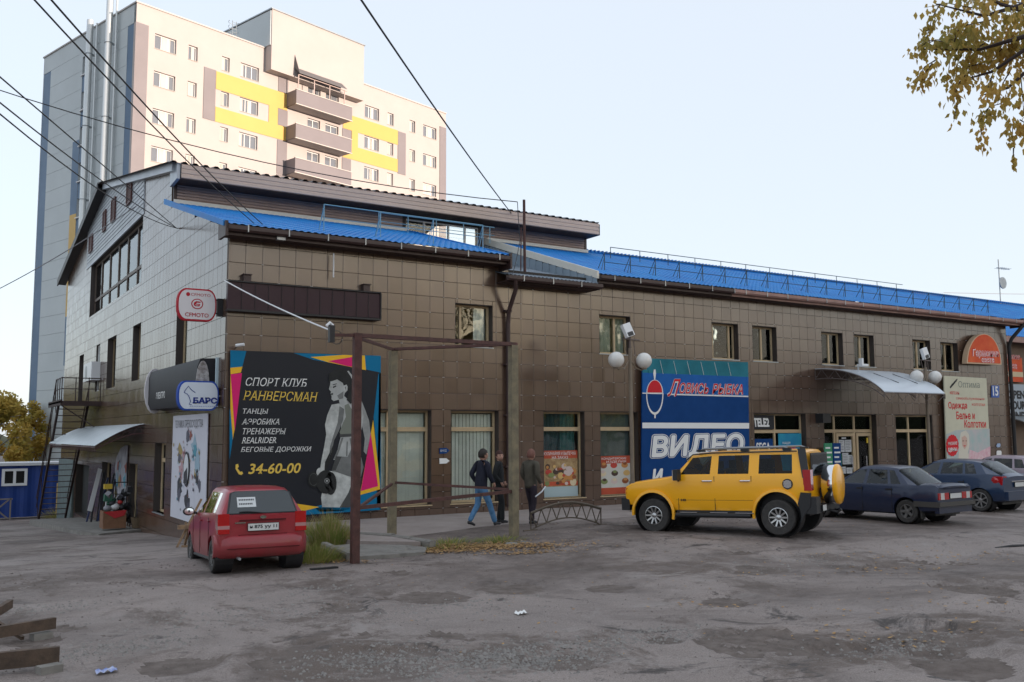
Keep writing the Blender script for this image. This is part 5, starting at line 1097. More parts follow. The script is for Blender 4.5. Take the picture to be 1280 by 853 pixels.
def loft_car(car, stations, levels_fn, windows, paint, arches, floor=.25, inner=None):
    """stations: list of dicts; section points left side bottom->roof centre. windows: {name:(s0,s1,l0,l1)} in grid indices"""
    G = [levels_fn(s) for s in stations]; ns, nl = len(G), len(G[0])
    def wanted(i, j):
        for nm, lst in windows.items():
            for (s0, s1, l0, l1) in lst:
                if s0 <= i < s1 and l0 <= j < l1: return nm
        return None
    body = MB(); gl = {}
    for sgn in (1, -1):
        P = [[Vector((p[0], p[1] * sgn, p[2])) for p in row] for row in G]
        for i in range(ns - 1):
            for j in range(nl - 1):
                q = [P[i][j], P[i + 1][j], P[i + 1][j + 1], P[i][j + 1]]
                nm = wanted(i, j)
                if nm:
                    key = (nm, sgn) if nm.startswith('side') else (nm, 0); gl.setdefault(key, []).append(q)
                else: body.add(q, [(0, 1, 2, 3)])
        for row in (P[0], P[-1]):
            for j in range(nl - 1):
                body.add([row[j], row[j + 1], Vector((row[j + 1].x, 0, row[j + 1].z)), Vector((row[j].x, 0, row[j].z))], [(0, 1, 2, 3)])
        for i in range(ns - 1): body.add([P[i][0], P[i + 1][0], Vector((P[i + 1][0].x, 0, P[i + 1][0].z)), Vector((P[i][0].x, 0, P[i][0].z))], [(0, 1, 2, 3)])
    o = body.build('body', paint, car, smooth=True, sharp=24)
    # wheel arches cut through with a boolean
    cut = MB()
    for (x, z, r) in arches: cut.lathe([(.001, -1.5), (r, -1.5), (r, 1.5), (.001, 1.5)], Matrix.Translation((x, 0, z)) @ Matrix.Rotation(pi / 2, 4, 'X'), 32)
    cm = cut.mesh('cutter', None); co = bpy.data.objects.new('cutter', cm); COL.objects.link(co)
    so_ = bpy.data.objects.new('tmp', o.data); COL.objects.link(so_)
    md = so_.modifiers.new('b', 'BOOLEAN'); md.object = co; md.operation = 'DIFFERENCE'; md.solver = 'FAST'
    dg = bpy.context.evaluated_depsgraph_get(); dg.update(); nm_ = bpy.data.meshes.new_from_object(so_.evaluated_get(dg))
    if len(nm_.polygons) > 50:
        o.data = nm_; nm_.materials.clear(); nm_.materials.append(paint)
        # drop the cylinder's inner skin except a rim band, so the arch reads as an opening with a lip
        bm = bmesh.new(); bm.from_mesh(nm_); kill = []
        bm.to_mesh(nm_); bm.free(); nm_.name = 'body'
    bpy.data.objects.remove(so_); bpy.data.objects.remove(co)
    for (nm, sg), qs in gl.items():
        w = MB()
        for q in qs: w.add(q, [(0, 1, 2, 3)])
        c = Vector((0, 0, .9)); g_ = w.build('window', carglass, car, smooth=True, sharp=60)
    return o, G
def arch_lining(car, arches, hw):
    for (x, z, r) in arches:
        for s in (1, -1):
            M_ = Matrix.Translation((x, s * (hw - .34), z)) @ Matrix.Rotation(-s * pi / 2, 4, 'X'); b = MB(); b.lathe([(.001, -.0), (r * .99, 0), (r * .99, .30)], M_, 24); b.build('arch_lining', black, car)
def seats(car, xs, w, z=.35, h=.62):
    b = MB()
    for x in xs:
        for y in (-w, w):
            b.box(x - .22, x + .28, y - .23, y + .23, z, z + .16); b.prism([(x - .30, y - .22, z + .1), (x - .16, y - .22, z + .1), (x - .30, y - .20, z + h + .12), (x - .40, y - .20, z + h + .12)], (0, .44, 0)); b.box(x - .42, x - .32, y - .12, y + .12, z + h + .14, z + h + .32)
    b.build('seats', mat('dark_seat_cloth', (.035, .035, .04), .9) if 'dark_seat_cloth' not in bpy.data.materials else bpy.data.materials['dark_seat_cloth'], car)
def plate_of(car, x, y0, y1, z0, z1, s, parent=None):
    b = MB(); b.box(x - .012, x, y0, y1, z0, z1); o = b.build('number_plate', mat('plate_white', (.62, .62, .60), .5) if 'plate_white' not in bpy.data.materials else bpy.data.materials['plate_white'], car)
    f = MB(); e = .008; f.box(x - .016, x - .002, y0 - e, y1 + e, z0 - e, z0); f.box(x - .016, x - .002, y0 - e, y1 + e, z1, z1 + e); f.box(x - .016, x - .002, y0 - e, y0, z0, z1); f.box(x - .016, x - .002, y1, y1 + e, z0, z1); f.build('frame', black, o)
    if s: text(s, pd, o, (x - .013, y1 - .03, z0 + .025), -Y_, Z_, y1 - y0 - .06, z1 - z0 - .05, bold=.02, off=.003, world=False)
    return o
def paintm(name, c, dirt, rough=.28):
    M = bpy.data.materials.new(name); M.use_nodes = True; t = M.node_tree; N = t.nodes; L = t.links; b = N['Principled BSDF']
    tc = N.new('ShaderNodeTexCoord'); sp_ = N.new('ShaderNodeSeparateXYZ'); L.new(tc.outputs['Object'], sp_.inputs[0])
    n = N.new('ShaderNodeTexNoise'); n.inputs['Scale'].default_value = 3.5; n.inputs['Detail'].default_value = 7; L.new(tc.outputs['Object'], n.inputs['Vector'])
    r = N.new('ShaderNodeMapRange'); r.inputs['From Min'].default_value = .85; r.inputs['From Max'].default_value = .2; L.new(sp_.outputs['Z'], r.inputs['Value'])
    mu = N.new('ShaderNodeMath'); mu.operation = 'MULTIPLY'; L.new(r.outputs['Result'], mu.inputs[0]); L.new(n.outputs['Fac'], mu.inputs[1])
    ad = N.new('ShaderNodeMath'); ad.operation = 'MULTIPLY_ADD'; L.new(mu.outputs[0], ad.inputs[0]); ad.inputs[1].default_value = dirt; ad.inputs[2].default_value = .04
    mx = N.new('ShaderNodeMix'); mx.data_type = 'RGBA'; L.new(ad.outputs[0], mx.inputs['Factor']); mx.inputs['A'].default_value = (*c, 1); mx.inputs['B'].default_value = (.11, .085, .07, 1); L.new(mx.outputs['Result'], b.inputs['Base Color'])
    ro = N.new('ShaderNodeMapRange'); ro.inputs['To Min'].default_value = rough; ro.inputs['To Max'].default_value = .8; L.new(ad.outputs[0], ro.inputs['Value']); L.new(ro.outputs['Result'], b.inputs['Roughness'])
    b.inputs['Coat Weight'].default_value = .35; b.inputs['Coat Roughness'].default_value = .05
    return M
redl = mat('red_lamp_glass', (.42, .01, .012), .15, coat=1); redl.node_tree.nodes['Principled BSDF'].inputs['Emission Strength'].default_value = 0
pinkl = mat('pink_lamp_glass', (.45, .22, .22), .2, coat=1); whl = mat('clear_lamp_glass', (.60, .58, .56), .15, coat=1); orl = mat('orange_lamp_glass', (.75, .20, .02), .2, coat=1)
satin = mat('satin_grey_rail', (.25, .26, .27), .4, .7); alloy = mat('dirty_alloy', (.34, .33, .32), .4, .7); steelw = mat('dusty_wheel_trim', (.15, .145, .14), .55, .3)
def sect(xb, xt, zb, zw, ww, zs, ws, zt, wt, n_in=2, lb=None):
    """one body section. xb: x at the belt and below, xt: x at the roof edge. returns points bottom->roof centre"""
    P = [(xb, ww * .80, zb), (xb, ww * .95, zb + .04), (xb, ww, zb + .20), (xb, ww + .005, zw), (xb, (ww + ws) / 2 + .01, (zw + zs) / 2 + .03), (xb, ws + .008, zs - .03), (xb, ws, zs)]
    for t in (.07, .93, 1.0): P.append((xb + (xt - xb) * t, ws + (wt - ws) * t, zs + (zt - .07 - zs) * t))
    h = zt - (zt - .07)
    P += [(xt, wt - .05, zt - .028), (xt, wt - .13, zt - .01), (xt, wt * .5, zt), (xt, 0, zt + .006)]
    return P
# ------------- yellow off-road wagon
def make_suv():
    car = thing('parked_car', 'boxy yellow off road wagon with chrome wheels and yellow spare wheel cover', 'car', (16.05, 16.02, .13), radians(115)); car.rotation_euler = (0, radians(1.57), radians(115)); car.scale = (1.03,) * 3
    P = paintm('yellow_car_paint', (1.0, .46, .0), .25)
    st = []
    def A(x, xt, zb, ws, zs, zt, wt, ww=None): return (x, xt, zb, ws, zs, zt, wt, ww or .90)
    raw = [A(2.13, 2.13, .60, .80, .95, .98, .68, .84), A(2.09, 2.09, .58, .86, 1.02, 1.05, .72, .89), A(1.95, 1.95, .57, .885, 1.09, 1.13, .76, .90), A(1.42, 1.42, .55, .885, 1.15, 1.20, .78), A(1.15, 1.15, .48, .885, 1.18, 1.235, .78), A(.93, .93, .46, .885, 1.22, 1.27, .78),
           A(.86, .54, .46, .885, 1.255, 1.72, .70), A(.76, .46, .46, .885, 1.255, 1.745, .72), A(.05, .03, .46, .885, 1.255, 1.78, .73), A(-.05, -.05, .46, .885, 1.255, 1.78, .73), A(-.13, -.13, .46, .885, 1.255, 1.785, .73), A(-.82, -.82, .46, .885, 1.255, 1.79, .73), A(-.92, -.92, .46, .885, 1.255, 1.79, .73), A(-1.04, -1.04, .46, .885, 1.255, 1.79, .73),
           A(-1.76, -1.74, .55, .885, 1.255, 1.785, .73), A(-1.92, -1.86, .58, .875, 1.255, 1.78, .72), A(-2.06, -1.95, .60, .85, 1.255, 1.77, .70, .86), A(-2.09, -1.99, .62, .82, 1.24, 1.73, .68, .84)]
    fn = lambda a: sect(a[0], a[1], a[2], .92, a[7], a[4], a[3], a[5], a[6])
    W_ = {'side': [(7, 8, 7, 8), (10, 11, 7, 8), (13, 14, 7, 8)], 'front': [(5, 6, 9, 13)]}
    AR = [(1.42, .42, .47), (-1.42, .42, .49)]
    o, G = loft_car(car, raw, fn, W_, P, AR); arch_lining(car, AR, .93); seats(car, (.35, -.55), .42, .62)
    for q in range(2): pass
    # rear face: back window, tail lamps, door
    b = MB(); b.box(-2.115, -2.09, -.60, .60, 1.26, 1.66, Matrix.Identity(4)); g_ = b.build('window', carglass, car)
    b = MB(); b.box(-2.11, -2.085, -.64, .64, 1.22, 1.70); b.build('window_surround', black, car)
    for s in (1, -1):
        b = MB(); b.box(-2.14, -1.98, s * .70 if s > 0 else -.885, .885 if s > 0 else -.70, .93, 1.36); b.build('tail_light', redl, car)
        b = MB(); b.prism([(-1.97, s * .895, 1.20), (-2.11, s * .86, 1.20), (-2.02, s * .72, 1.80), (-1.86, s * .745, 1.80)], (0, -s * .02, 0)); b.build('rear_pillar_trim', black, car)
        b = MB(); b.box(2.02, 2.14, s * .62 if s > 0 else -.82, .82 if s > 0 else -.62, .80, .98); b.build('headlight', whl, car); b = MB(); b.box(1.93, 2.10, s * .80 if s > 0 else -.895, .895 if s > 0 else -.80, .86, .99); b.build('indicator', orl, car)
        # black flares as solid arches
        for (x, z, r) in AR:
            b = MB(); pts = []
            a0, a1 = (-.1, pi + .25) if x > 0 else (-.15, pi - .42)
            for i in range(17):
                a = a0 + (a1 - a0) * i / 16; pts.append((x + r * 1.0 * cos(a), z + r * 1.0 * sin(a)))
            out = []
            for i in range(17):
                a = a0 + (a1 - a0) * i / 16; out.append((x + (r + .055) * cos(a), z + (r + .055) * sin(a)))
            V = [(p[0], s * .88, p[1]) for p in pts] + [(p[0], s * .945, p[1]) for p in pts] + [(p[0], s * .935, p[1]) for p in out] + [(p[0], s * .89, p[1]) for p in out]
            F_ = []
            for i in range(16):
                for q in range(3): F_.append((q * 17 + i, q * 17 + i + 1, (q + 1) * 17 + i + 1, (q + 1) * 17 + i))
            b.add(V, F_); b.build('wheel_flare', P if x > 0 else P, car, smooth=True, sharp=50)
        # sills, steps, handles, mirrors, trims
        b = MB(); b.box(-.86, .86, s * .80 if s > 0 else -.88, .88 if s > 0 else -.80, .36, .50); b.build('sill', black, car)
        b = MB(); b.tube([(.85, s * .93, .40), (-.85, s * .93, .40)], .055, 10); [b.tube([(x, s * .75, .45), (x, s * .93, .40)], .03, 6) for x in (.7, 0, -.7)]; st_ = b.build('side_step', black, car, smooth=True)
        [MB().box(x - .2, x + .2, s * .93 - .045, s * .93 + .045, .452, .468).build('step_plate', chrome, st_) for x in (.55, -.15, -.72)]
        for x in (.12, -.74): b = MB(); b.tube([(x + .11, s * .905, 1.14), (x + .09, s * .93, 1.14), (x - .09, s * .93, 1.14), (x - .11, s * .905, 1.14)], .018, 8); b.build('door_handle', chrome, car, smooth=True)
        sm_ = bpy.data.materials.get('dark_seam') or mat('dark_seam', (.10, .045, .004), .6)
        for x, z0, z1 in ((.80, .50, 1.17), (-.05, .50, 1.76), (-.88, 1.0, 1.76)): MB().box(x - .006, x + .006, s * .898 - .004, s * .898 + .004, z0, min(z1, 1.24)).build('door_seam', sm_, car)
        b = MB(); b.box(-.9, .85, s * .898 - .004, s * .898 + .004, .72, .728); b.build('door_seam', mat('dark_seam', (.10, .045, .004), .6) if 'dark_seam' not in bpy.data.materials else bpy.data.materials['dark_seam'], car)
        b = MB(); b.box(.72, .82, s * 1.0 - .10, s * 1.0 + .12, 1.16, 1.40); b.tube([(.78, s * .86, 1.14), (.77, s * 1.0, 1.2)], .03, 6); b.build('mirror', black if s > 0 else black, car)
        b = MB(); b.box(.815, .835, s * 1.0 - .10, s * 1.0 + .12, 1.17, 1.39); b.build('mirror_cap', chrome, car.children[-1])
        b = MB(); b.tube([(.35, s * .66, 1.78), (.25, s * .66, 1.835), (-1.55, s * .66, 1.84), (-1.7, s * .66, 1.78)], .024, 8); b.build('roof_rail', satin, car, smooth=True)
        [MB().box(x - .09, x + .09, s * .66 - .035, s * .66 + .035, 1.77, 1.825).build('rail_foot', black, car) for x in (.3, -.7, -1.62)]
        b = MB(); b.box(-2.24, -1.98, s * .60 if s > 0 else -.93, .93 if s > 0 else -.60, .46, .80); b.build('bumper_corner', black, car); b = MB(); b.prism([(-1.42 + .495 * cos(a), s * .87, .42 + .495 * sin(a)) for a in [pi - .50 + .85 * q_ / 8 for q_ in range(9)]] + [(-2.0, s * .87, .46), (-2.12, s * .87, .62), (-2.13, s * .87, .88), (-1.93, s * .87, .90)], (0, s * .075, 0)); b.build('wheel_flare', black, car)
        b = MB(); b.tube([(.62, s * .775, 1.60), (.47, s * .745, 1.715), (.03, s * .745, 1.745), (-1.85, s * .745, 1.75)], .016, 6); b.build('roof_gutter', black, car, smooth=True)
        b = MB(); b.tube([(.95, s * .88, .50), (.90, s * .91, .30)], .03, 4); b.build('mud_flap', rubber, car)
    b = MB(); b.box(2.02, 2.22, -.88, .88, .48, .76); b.box(2.20, 2.30, -.5, .5, .54, .60); b.build('bumper', black, car)
    b = MB(); b.box(-2.26, -2.0, -.6, .6, .48, .62); b.build('bumper', black, car)
    b = MB(); b.box(2.10, 2.15, -.60, .60, .80, 1.0); [b.box(2.14, 2.17, y - .03, y + .03, .80, 1.0) for y in (-.45, -.3, -.15, 0, .15, .3, .45)]; b.build('grille', chrome, car)
    b = MB(); b.box(1.2, 1.24, .25, .65, 1.15, 1.17); b.build('bonnet_seam', black, car)
    # spare wheel with cover
    M_ = Matrix.Translation((-2.18, -.12, 1.02)) @ Matrix.Rotation(-pi / 2, 4, 'Y')
    b = MB(); b.lathe([(.001, 0), (.40, 0), (.42, .03), (.42, .24), (.39, .26)], M_, 30); sp_ = b.build('spare_wheel', chrome, car, smooth=True, sharp=50)
    b = MB(); b.lathe([(.425, .235), (.43, .27), (.41, .30), (.30, .325), (.001, .335)], M_, 30); b.build('wheel_cover', P, sp_, smooth=True, sharp=50)
    b = MB(); b.box(-2.3, -2.1, -.3, .1, .75, .95); b.tube([(-2.2, 0, .5), (-2.42, 0, .44), (-2.5, 0, .5)], .03, 6); b.build('tow_hitch', black, car)
    plate_of(car, -2.265, .30, .60, .50, .62, '')
    # fuel cap, letters
    for s in (1,):
        b = MB(); b.prism([Vector((-1.66 + .11 * cos(a), .900, 1.07 + .11 * sin(a))) for a in [2 * pi * i / 20 for i in range(20)]], (0, .02, 0)); o_ = b.build('fuel_cap', black, car)
        b = MB(); [b.box(-1.74, -1.58, .92, .926, 1.07 + q - .012, 1.07 + q + .012) for q in (-.05, 0, .05)]; b.prism([Vector((-1.66 + .085 * cos(a), .92, 1.07 + .085 * sin(a))) for a in [2 * pi * i / 20 for i in range(20)]], (0, .003, 0)); b.build('cap_plate', chrome, o_)
        text('H3', black, car, (.74, .91, .70), -X_, Z_, .12, .05, bold=.05, off=.002, world=False)
    b = MB(); b.tube([(.93, -.0, 1.2), (.75, .3, 1.24)], .01, 4); b.build('wiper', black, car)
    for x, r in ((1.42, .375), (-1.42, .372)):
        for s in (1, -1): wheel(car, x, s * .80, r, .24, mat('wheel_alloy', (.50, .50, .50), .28, .9) if 'wheel_alloy' not in bpy.data.materials else bpy.data.materials['wheel_alloy'], 10, .56, s)
    b = MB(); b.box(-2.0, 1.9, -.6, .6, .40, .60); b.build('chassis', black, car)
    return car
make_suv()
# ------------- red hatchback
def make_red():
    car = thing('parked_car', 'small red hatchback with a paper note in its rear window', 'car', (5.3, 17.98, -.05), 0); car.rotation_euler = (0, radians(3.0), radians(85.3))
    P = paintm('red_car_paint', (.30, .008, .020), .55, .3)
    A = lambda x, xt, zb, ws, zs, zt, wt, ww=.79: (x, xt, zb, ws, zs, zt, wt, ww)
    raw = [A(1.75, 1.75, .38, .55, .60, .63, .45, .60), A(1.68, 1.68, .28, .66, .72, .75, .52, .72), A(1.45, 1.45, .24, .70, .84, .88, .58, .77), A(1.05, 1.05, .22, .72, .92, .97, .62), A(.86, .86, .2, .73, .95, 1.00, .62),
           A(.80, .20, .2, .735, .96, 1.40, .54), A(.68, .10, .2, .735, .96, 1.43, .56), A(.02, -.06, .2, .74, .97, 1.475, .57), A(-.10, -.14, .2, .74, .97, 1.48, .57), A(-.88, -.78, .2, .74, .98, 1.465, .565), A(-.98, -.86, .2, .74, .98, 1.46, .565), A(-1.18, -1.04, .22, .735, .99, 1.45, .56),
           A(-1.34, -1.16, .26, .73, 1.0, 1.435, .555, .78), A(-1.50, -1.28, .28, .72, 1.0, 1.41, .55, .77), A(-1.60, -1.36, .32, .70, .99, 1.37, .53, .75), A(-1.64, -1.42, .34, .67, .97, 1.33, .50, .73)]
    fn = lambda a: sect(a[0], a[1], a[2], .62, a[7], a[4], a[3], a[5], a[6])
    W_ = {'side': [(6, 7, 7, 8), (8, 9, 7, 8), (10, 11, 7, 8)], 'front': [(4, 5, 9, 13)]}
    AR = [(1.18, .30, .33), (-1.18, .30, .33)]
    loft_car(car, raw, fn, W_, P, AR); arch_lining(car, AR, .80); seats(car, (.2, -.65), .33, .38, .5)
    # tailgate window, follows the sloped back
    def back(y, z): t = (z - .97) / (1.33 - .97); return Vector((-1.645 + .225 * t, y, z))
    W2 = [back(-.58, 1.0), back(.58, 1.0), back(.50, 1.34), back(.42, 1.37), back(-.42, 1.37), back(-.50, 1.34)]
    b = MB(); b.prism([p + Vector((-.012, 0, .004)) for p in W2], (.014, 0, 0)); w = b.build('window', mat('rear_glass', (.02, .028, .03), .04, spec=.9) if 'rear_glass' not in bpy.data.materials else bpy.data.materials['rear_glass'], car)
    c = sum(W2, Vector()) / 6; b = MB(); b.prism([c + (p - c) * 1.06 + Vector((-.006, 0, .002)) for p in W2], (.01, 0, 0)); b.build('window_seal', black, car)
    b = MB(); q = [back(.42, 1.10), back(.10, 1.10), back(.10, 1.27), back(.42, 1.27)]; b.add([p + Vector((-.016, 0, .004)) for p in q], [(0, 1, 2, 3)]); n_ = b.build('paper_note', paper if False else flatm('note_paper', (.62, .64, .64)), car)
    b = MB()
    for zz, k in ((1.215, 9), (1.145, 8)):
        for i in range(k):
            y = .39 - i * .03; p, p2 = back(y, zz), back(y - .02, zz + .028); b.add([Vector((p.x - .02, y, zz)), Vector((p.x - .02, y - .02, zz)), Vector((p2.x - .02, y - .02, zz + .028)), Vector((p2.x - .02, y, zz + .028))], [(0, 1, 2, 3)])
    b.build('print', pd, n_)
    b = MB(); b.tube([back(.0, 1.0) + Vector((-.03, 0, 0)), back(.25, 1.03) + Vector((-.035, 0, 0)), back(.40, 1.025) + Vector((-.03, 0, 0))], .010, 5); b.build('wiper', black, car)
    # bumper (lower body), plate recess, lamps
    prof = [(-1.60, .24), (-1.72, .30), (-1.76, .42), (-1.75, .55), (-1.70, .62), (-1.60, .64)]
    V = []; F_ = []; n = 14
    for i in range(n + 1):
        y = -.80 + 1.60 * i / n; inn = .22 * (abs(y) / .80) ** 5
        for (x, z) in prof: V.append((x + inn, y, z))
    for i in range(n):
        for q in range(5): F_.append((i * 6 + q, (i + 1) * 6 + q, (i + 1) * 6 + q + 1, i * 6 + q + 1))
    b = MB(); b.add(V, F_)
    for s in (1, -1): b.add([(-1.60 + .22, s * .80, .24), (-1.72 + .22, s * .80, .30), (-1.76 + .22, s * .80, .42), (-1.75 + .22, s * .80, .55), (-1.7 + .22, s * .80, .62), (-1.2, s * .79, .62), (-1.25 + -.22, s * .79, .24)], [tuple(range(7))])
    b.build('bumper', P, car, smooth=True, sharp=50)
    b = MB(); b.box(-1.765, -1.74, -.62, .62, .40, .412); b.build('bumper_groove', flatm('dark_red_groove', (.06, .004, .006)), car)
    for s in (1, -1):
        y0, y1 = (.57, .765) if s > 0 else (-.765, -.57)
        for z0, z1, m_ in ((.66, .74, redl), (.74, .80, pinkl), (.80, 1.0, redl)):
            b = MB(); b.prism([(-1.665, y0, z0), (-1.665, y1 - .03 if s > 0 else y1, z0), (-1.655 + .03 * (z1 > .9), y1 - .03 if s > 0 else y1, z1), (-1.655 + .03 * (z1 > .9), y0, z1)], (.25, 0, 0)) if False else b.box(-1.665 + (.02 if z1 > .9 else 0), -1.42, y0, y1, z0, z1); b.build('tail_light', m_, car)
    b = MB(); b.box(-1.675, -1.64, -.42, .42, .62, .635); b.box(-1.672, -1.64, -.40, .40, .865, .89); b.build('boot_trim', flatm('dark_red_trim', (.09, .006, .01)), car)
    pl = plate_of(car, -1.672, -.27, .26, .70, .82, 'н 875 уу 11')
    b = MB(); b.prism([Vector((-1.675, .055 * cos(a), .925 + .028 * sin(a))) for a in [2 * pi * i / 16 for i in range(16)]], (-.008, 0, 0)); b.build('badge', chrome, car)
    b = MB(); b.box(-1.668, -1.655, .30, .48, .83, .85); b.build('model_lettering', chrome, car)
    for s in (1, -1):
        b = MB(); b.ball((.62, s * .90, 1.02), .11, 12, (.6, 1, .75)); b.tube([(.66, s * .74, .98), (.63, s * .86, 1.0)], .025, 6); mi = b.build('mirror', black if s > 0 else P, car, smooth=True)
        b = MB(); b.prism([Vector((.57, s * .90 + .085 * cos(a), 1.02 + .06 * sin(a))) for a in [2 * pi * i / 14 for i in range(14)]], (-.012, 0, 0)); b.build('mirror_glass', mat('mirror_glass', (.8, .8, .8), .03, 1.) if 'mirror_glass' not in bpy.data.materials else bpy.data.materials['mirror_glass'], mi)
        for x in (-.02, -.82): b = MB(); b.box(x - .08, x + .08, s * .785 - .01, s * .785 + .015, .85, .88); b.build('door_handle', P, car)
        [MB().box(x - .005, x + .005, s * .797 - .004, s * .797 + .003, .28, .93).build('door_seam', bpy.data.materials.get('seam_dark') or flatm('seam_dark', (.03, .003, .004)), car) for x in (.72, -.06, -.93)]
        b = MB(); b.tube([(-1.0, s * .72, .21), (1.0, s * .72, .21)], .04, 6); b.build('sill', black, car)
        b = MB(); b.box(1.55, 1.72, s * .48 if s > 0 else -.68, .68 if s > 0 else -.48, .62, .78); b.build('headlight', whl, car)
        for x in (1.18, -1.18): wheel(car, x, s * .70, .282, .165, steelw, 6, .62, s)
    b = MB(); b.tube([(-1.60, .42, .25), (-1.80, .42, .24)], .025, 8); b.build('exhaust', galv, car)
    b = MB(); b.box(-1.5, 1.5, -.55, .55, .22, .30); b.build('chassis', black, car)
    return car
make_red()
# ------------- generic saloon / hatch seen from the rear left
def make_car(label, loc, deg, pitch, P, raw, wins, AR, hw, wr, spokes, rimm, kind):
    car = thing('parked_car', label, 'car', loc, 0); car.rotation_euler = (0, radians(pitch), radians(deg))
    fn = lambda a: sect(a[0], a[1], a[2], .62, a[7], a[4], a[3], a[5], a[6])
    loft_car(car, raw, fn, wins, P, AR); arch_lining(car, AR, hw); seats(car, (.25, -.6), .34, .36, .5)
    xr = raw[-1][0]
    for s in (1, -1):
        for x, z, r in AR: wheel(car, x, s * (hw - .095), wr, .18, rimm, spokes, .62 if kind == 'saloon' else .70, s)
        b = MB(); b.ball((.70, s * (hw + .10), .98), .10, 10, (.6, 1, .7)); b.tube([(.72, s * (hw - .05), .95), (.7, s * (hw + .06), .97)], .022, 6); b.build('mirror', black, car, smooth=True)
        for x in ((.05, -.78)): b = MB(); b.box(x - .09, x + .09, s * (hw - .005) - .012, s * (hw - .005) + .014, .80, .83); b.build('door_handle', black, car)
        [MB().box(x - .005, x + .005, s * (hw + .003) - .004, s * (hw + .003) + .003, .28, .88).build('door_seam', black, car) for x in (.78, -.02, -.86)]
        b = MB(); b.box(raw[0][0] - .1, raw[0][0] + .01, s * .45 if s > 0 else -.68, .68 if s > 0 else -.45, .55, .70); b.build('headlight', whl, car)
    b = MB(); b.box(xr + .2, raw[0][0] - .2, -.55, .55, .2, .3); b.build('chassis', black, car)
    return car, xr
A = lambda x, xt, zb, ws, zs, zt, wt, ww=.80: (x, xt, zb, ws, zs, zt, wt, ww)
navy = paintm('navy_car_paint', (.001, .013, .050), .22, .3); navy2 = paintm('blue_car_paint', (.001, .024, .075), .25, .3); silver = paintm('mauve_silver_paint', (.30, .24, .28), .4, .3)
raw_s = [A(2.0, 2.0, .36, .70, .62, .65, .6, .74), A(1.92, 1.92, .28, .74, .70, .73, .62, .78), A(1.6, 1.6, .24, .76, .80, .84, .64), A(1.05, 1.05, .22, .76, .88, .92, .65), A(.86, .86, .2, .76, .90, .94, .65),
         A(.80, .22, .2, .755, .91, 1.34, .54), A(.68, .12, .2, .755, .91, 1.37, .555), A(-.02, -.06, .2, .755, .91, 1.395, .56), A(-.12, -.14, .2, .755, .91, 1.395, .56), A(-.74, -.62, .2, .755, .915, 1.385, .555), A(-.82, -.68, .2, .755, .915, 1.38, .555), A(-1.10, -.80, .2, .75, .92, 1.37, .55), A(-1.22, -.86, .22, .745, .925, 1.355, .545), A(-1.30, -.92, .24, .74, .925, 1.33, .53),
         A(-1.48, -1.48, .26, .74, .93, .96, .60), A(-1.75, -1.75, .28, .74, .94, .975, .62), A(-2.0, -2.0, .30, .735, .94, .965, .62, .79), A(-2.06, -2.06, .34, .72, .88, .91, .60, .77)]
ws_ = {'side': [(6, 7, 7, 8), (8, 9, 7, 8), (10, 11, 7, 8)], 'front': [(4, 5, 9, 13)], 'rear': [(13, 14, 9, 13)]}
c1, xr = make_car('dark blue old four door saloon with red and grey tail lamps behind the yellow wagon', (21.5, 15.95, .13), 93.4, .4, navy, raw_s, ws_, [(1.23, .30, .34), (-1.23, .30, .34)], .80, .285, 5, steelw, 'saloon')
b = MB(); b.box(-2.13, -1.98, -.81, .81, .44, .54); b.box(-2.12, -1.45, .79, .815, .42, .55); b.box(-2.12, -1.45, -.815, -.79, .42, .55); b.build('bumper', mat('grey_plastic_bumper', (.06, .055, .05), .6), c1)
for s in (1, -1):
    for y0, y1, m_ in ((.66, .76, orl), (.50, .66, whl), (.30, .50, redl)):
        b = MB(); yy = (y0, y1) if s > 0 else (-y1, -y0); b.box(-2.08, -1.98, yy[0], yy[1], .60, .76); b.build('tail_light', m_ if m_ is not orl else redl, c1)
plate_of(c1, -2.075, -.26, .26, .62, .74, 'с 412 ок 11'.replace('с 412 ок 11', '')); b = MB(); b.box(-2.07, -1.96, -.74, .74, .27, .43); b.build('rear_valance', navy, c1)
for s in (1, -1): b = MB(); b.box(-1.62, -1.60, s * .60 if s > 0 else -.78, .78 if s > 0 else -.60, .12, .34); b.build('mud_flap', rubber, c1)
raw_h = [A(2.05, 2.05, .34, .66, .66, .70, .5, .74), A(1.95, 1.95, .26, .74, .76, .80, .58, .80), A(1.6, 1.6, .22, .78, .88, .93, .64, .86), A(1.15, 1.15, .2, .80, .95, 1.00, .66, .87), A(.98, .98, .2, .80, .97, 1.02, .66, .87),
         A(.90, .24, .2, .80, .98, 1.38, .58, .87), A(.76, .14, .2, .80, .98, 1.41, .59, .87), A(-.02, -.06, .2, .80, 1.0, 1.45, .60, .87), A(-.12, -.14, .2, .80, 1.0, 1.45, .60, .87), A(-.80, -.72, .2, .80, 1.02, 1.44, .59, .87), A(-.88, -.78, .2, .80, 1.02, 1.435, .59, .87), A(-1.22, -1.02, .22, .795, 1.03, 1.42, .58, .87),
         A(-1.34, -1.12, .24, .79, 1.04, 1.40, .57, .87), A(-1.48, -1.22, .26, .78, 1.05, 1.385, .56, .86), A(-1.86, -1.80, .28, .76, 1.03, 1.07, .56, .85), A(-1.98, -1.96, .32, .72, .96, .99, .54, .82)]
wh = {'side': [(6, 7, 7, 8), (8, 9, 7, 8), (10, 11, 7, 8)], 'front': [(4, 5, 9, 13)], 'rear': [(13, 14, 9, 13)]}
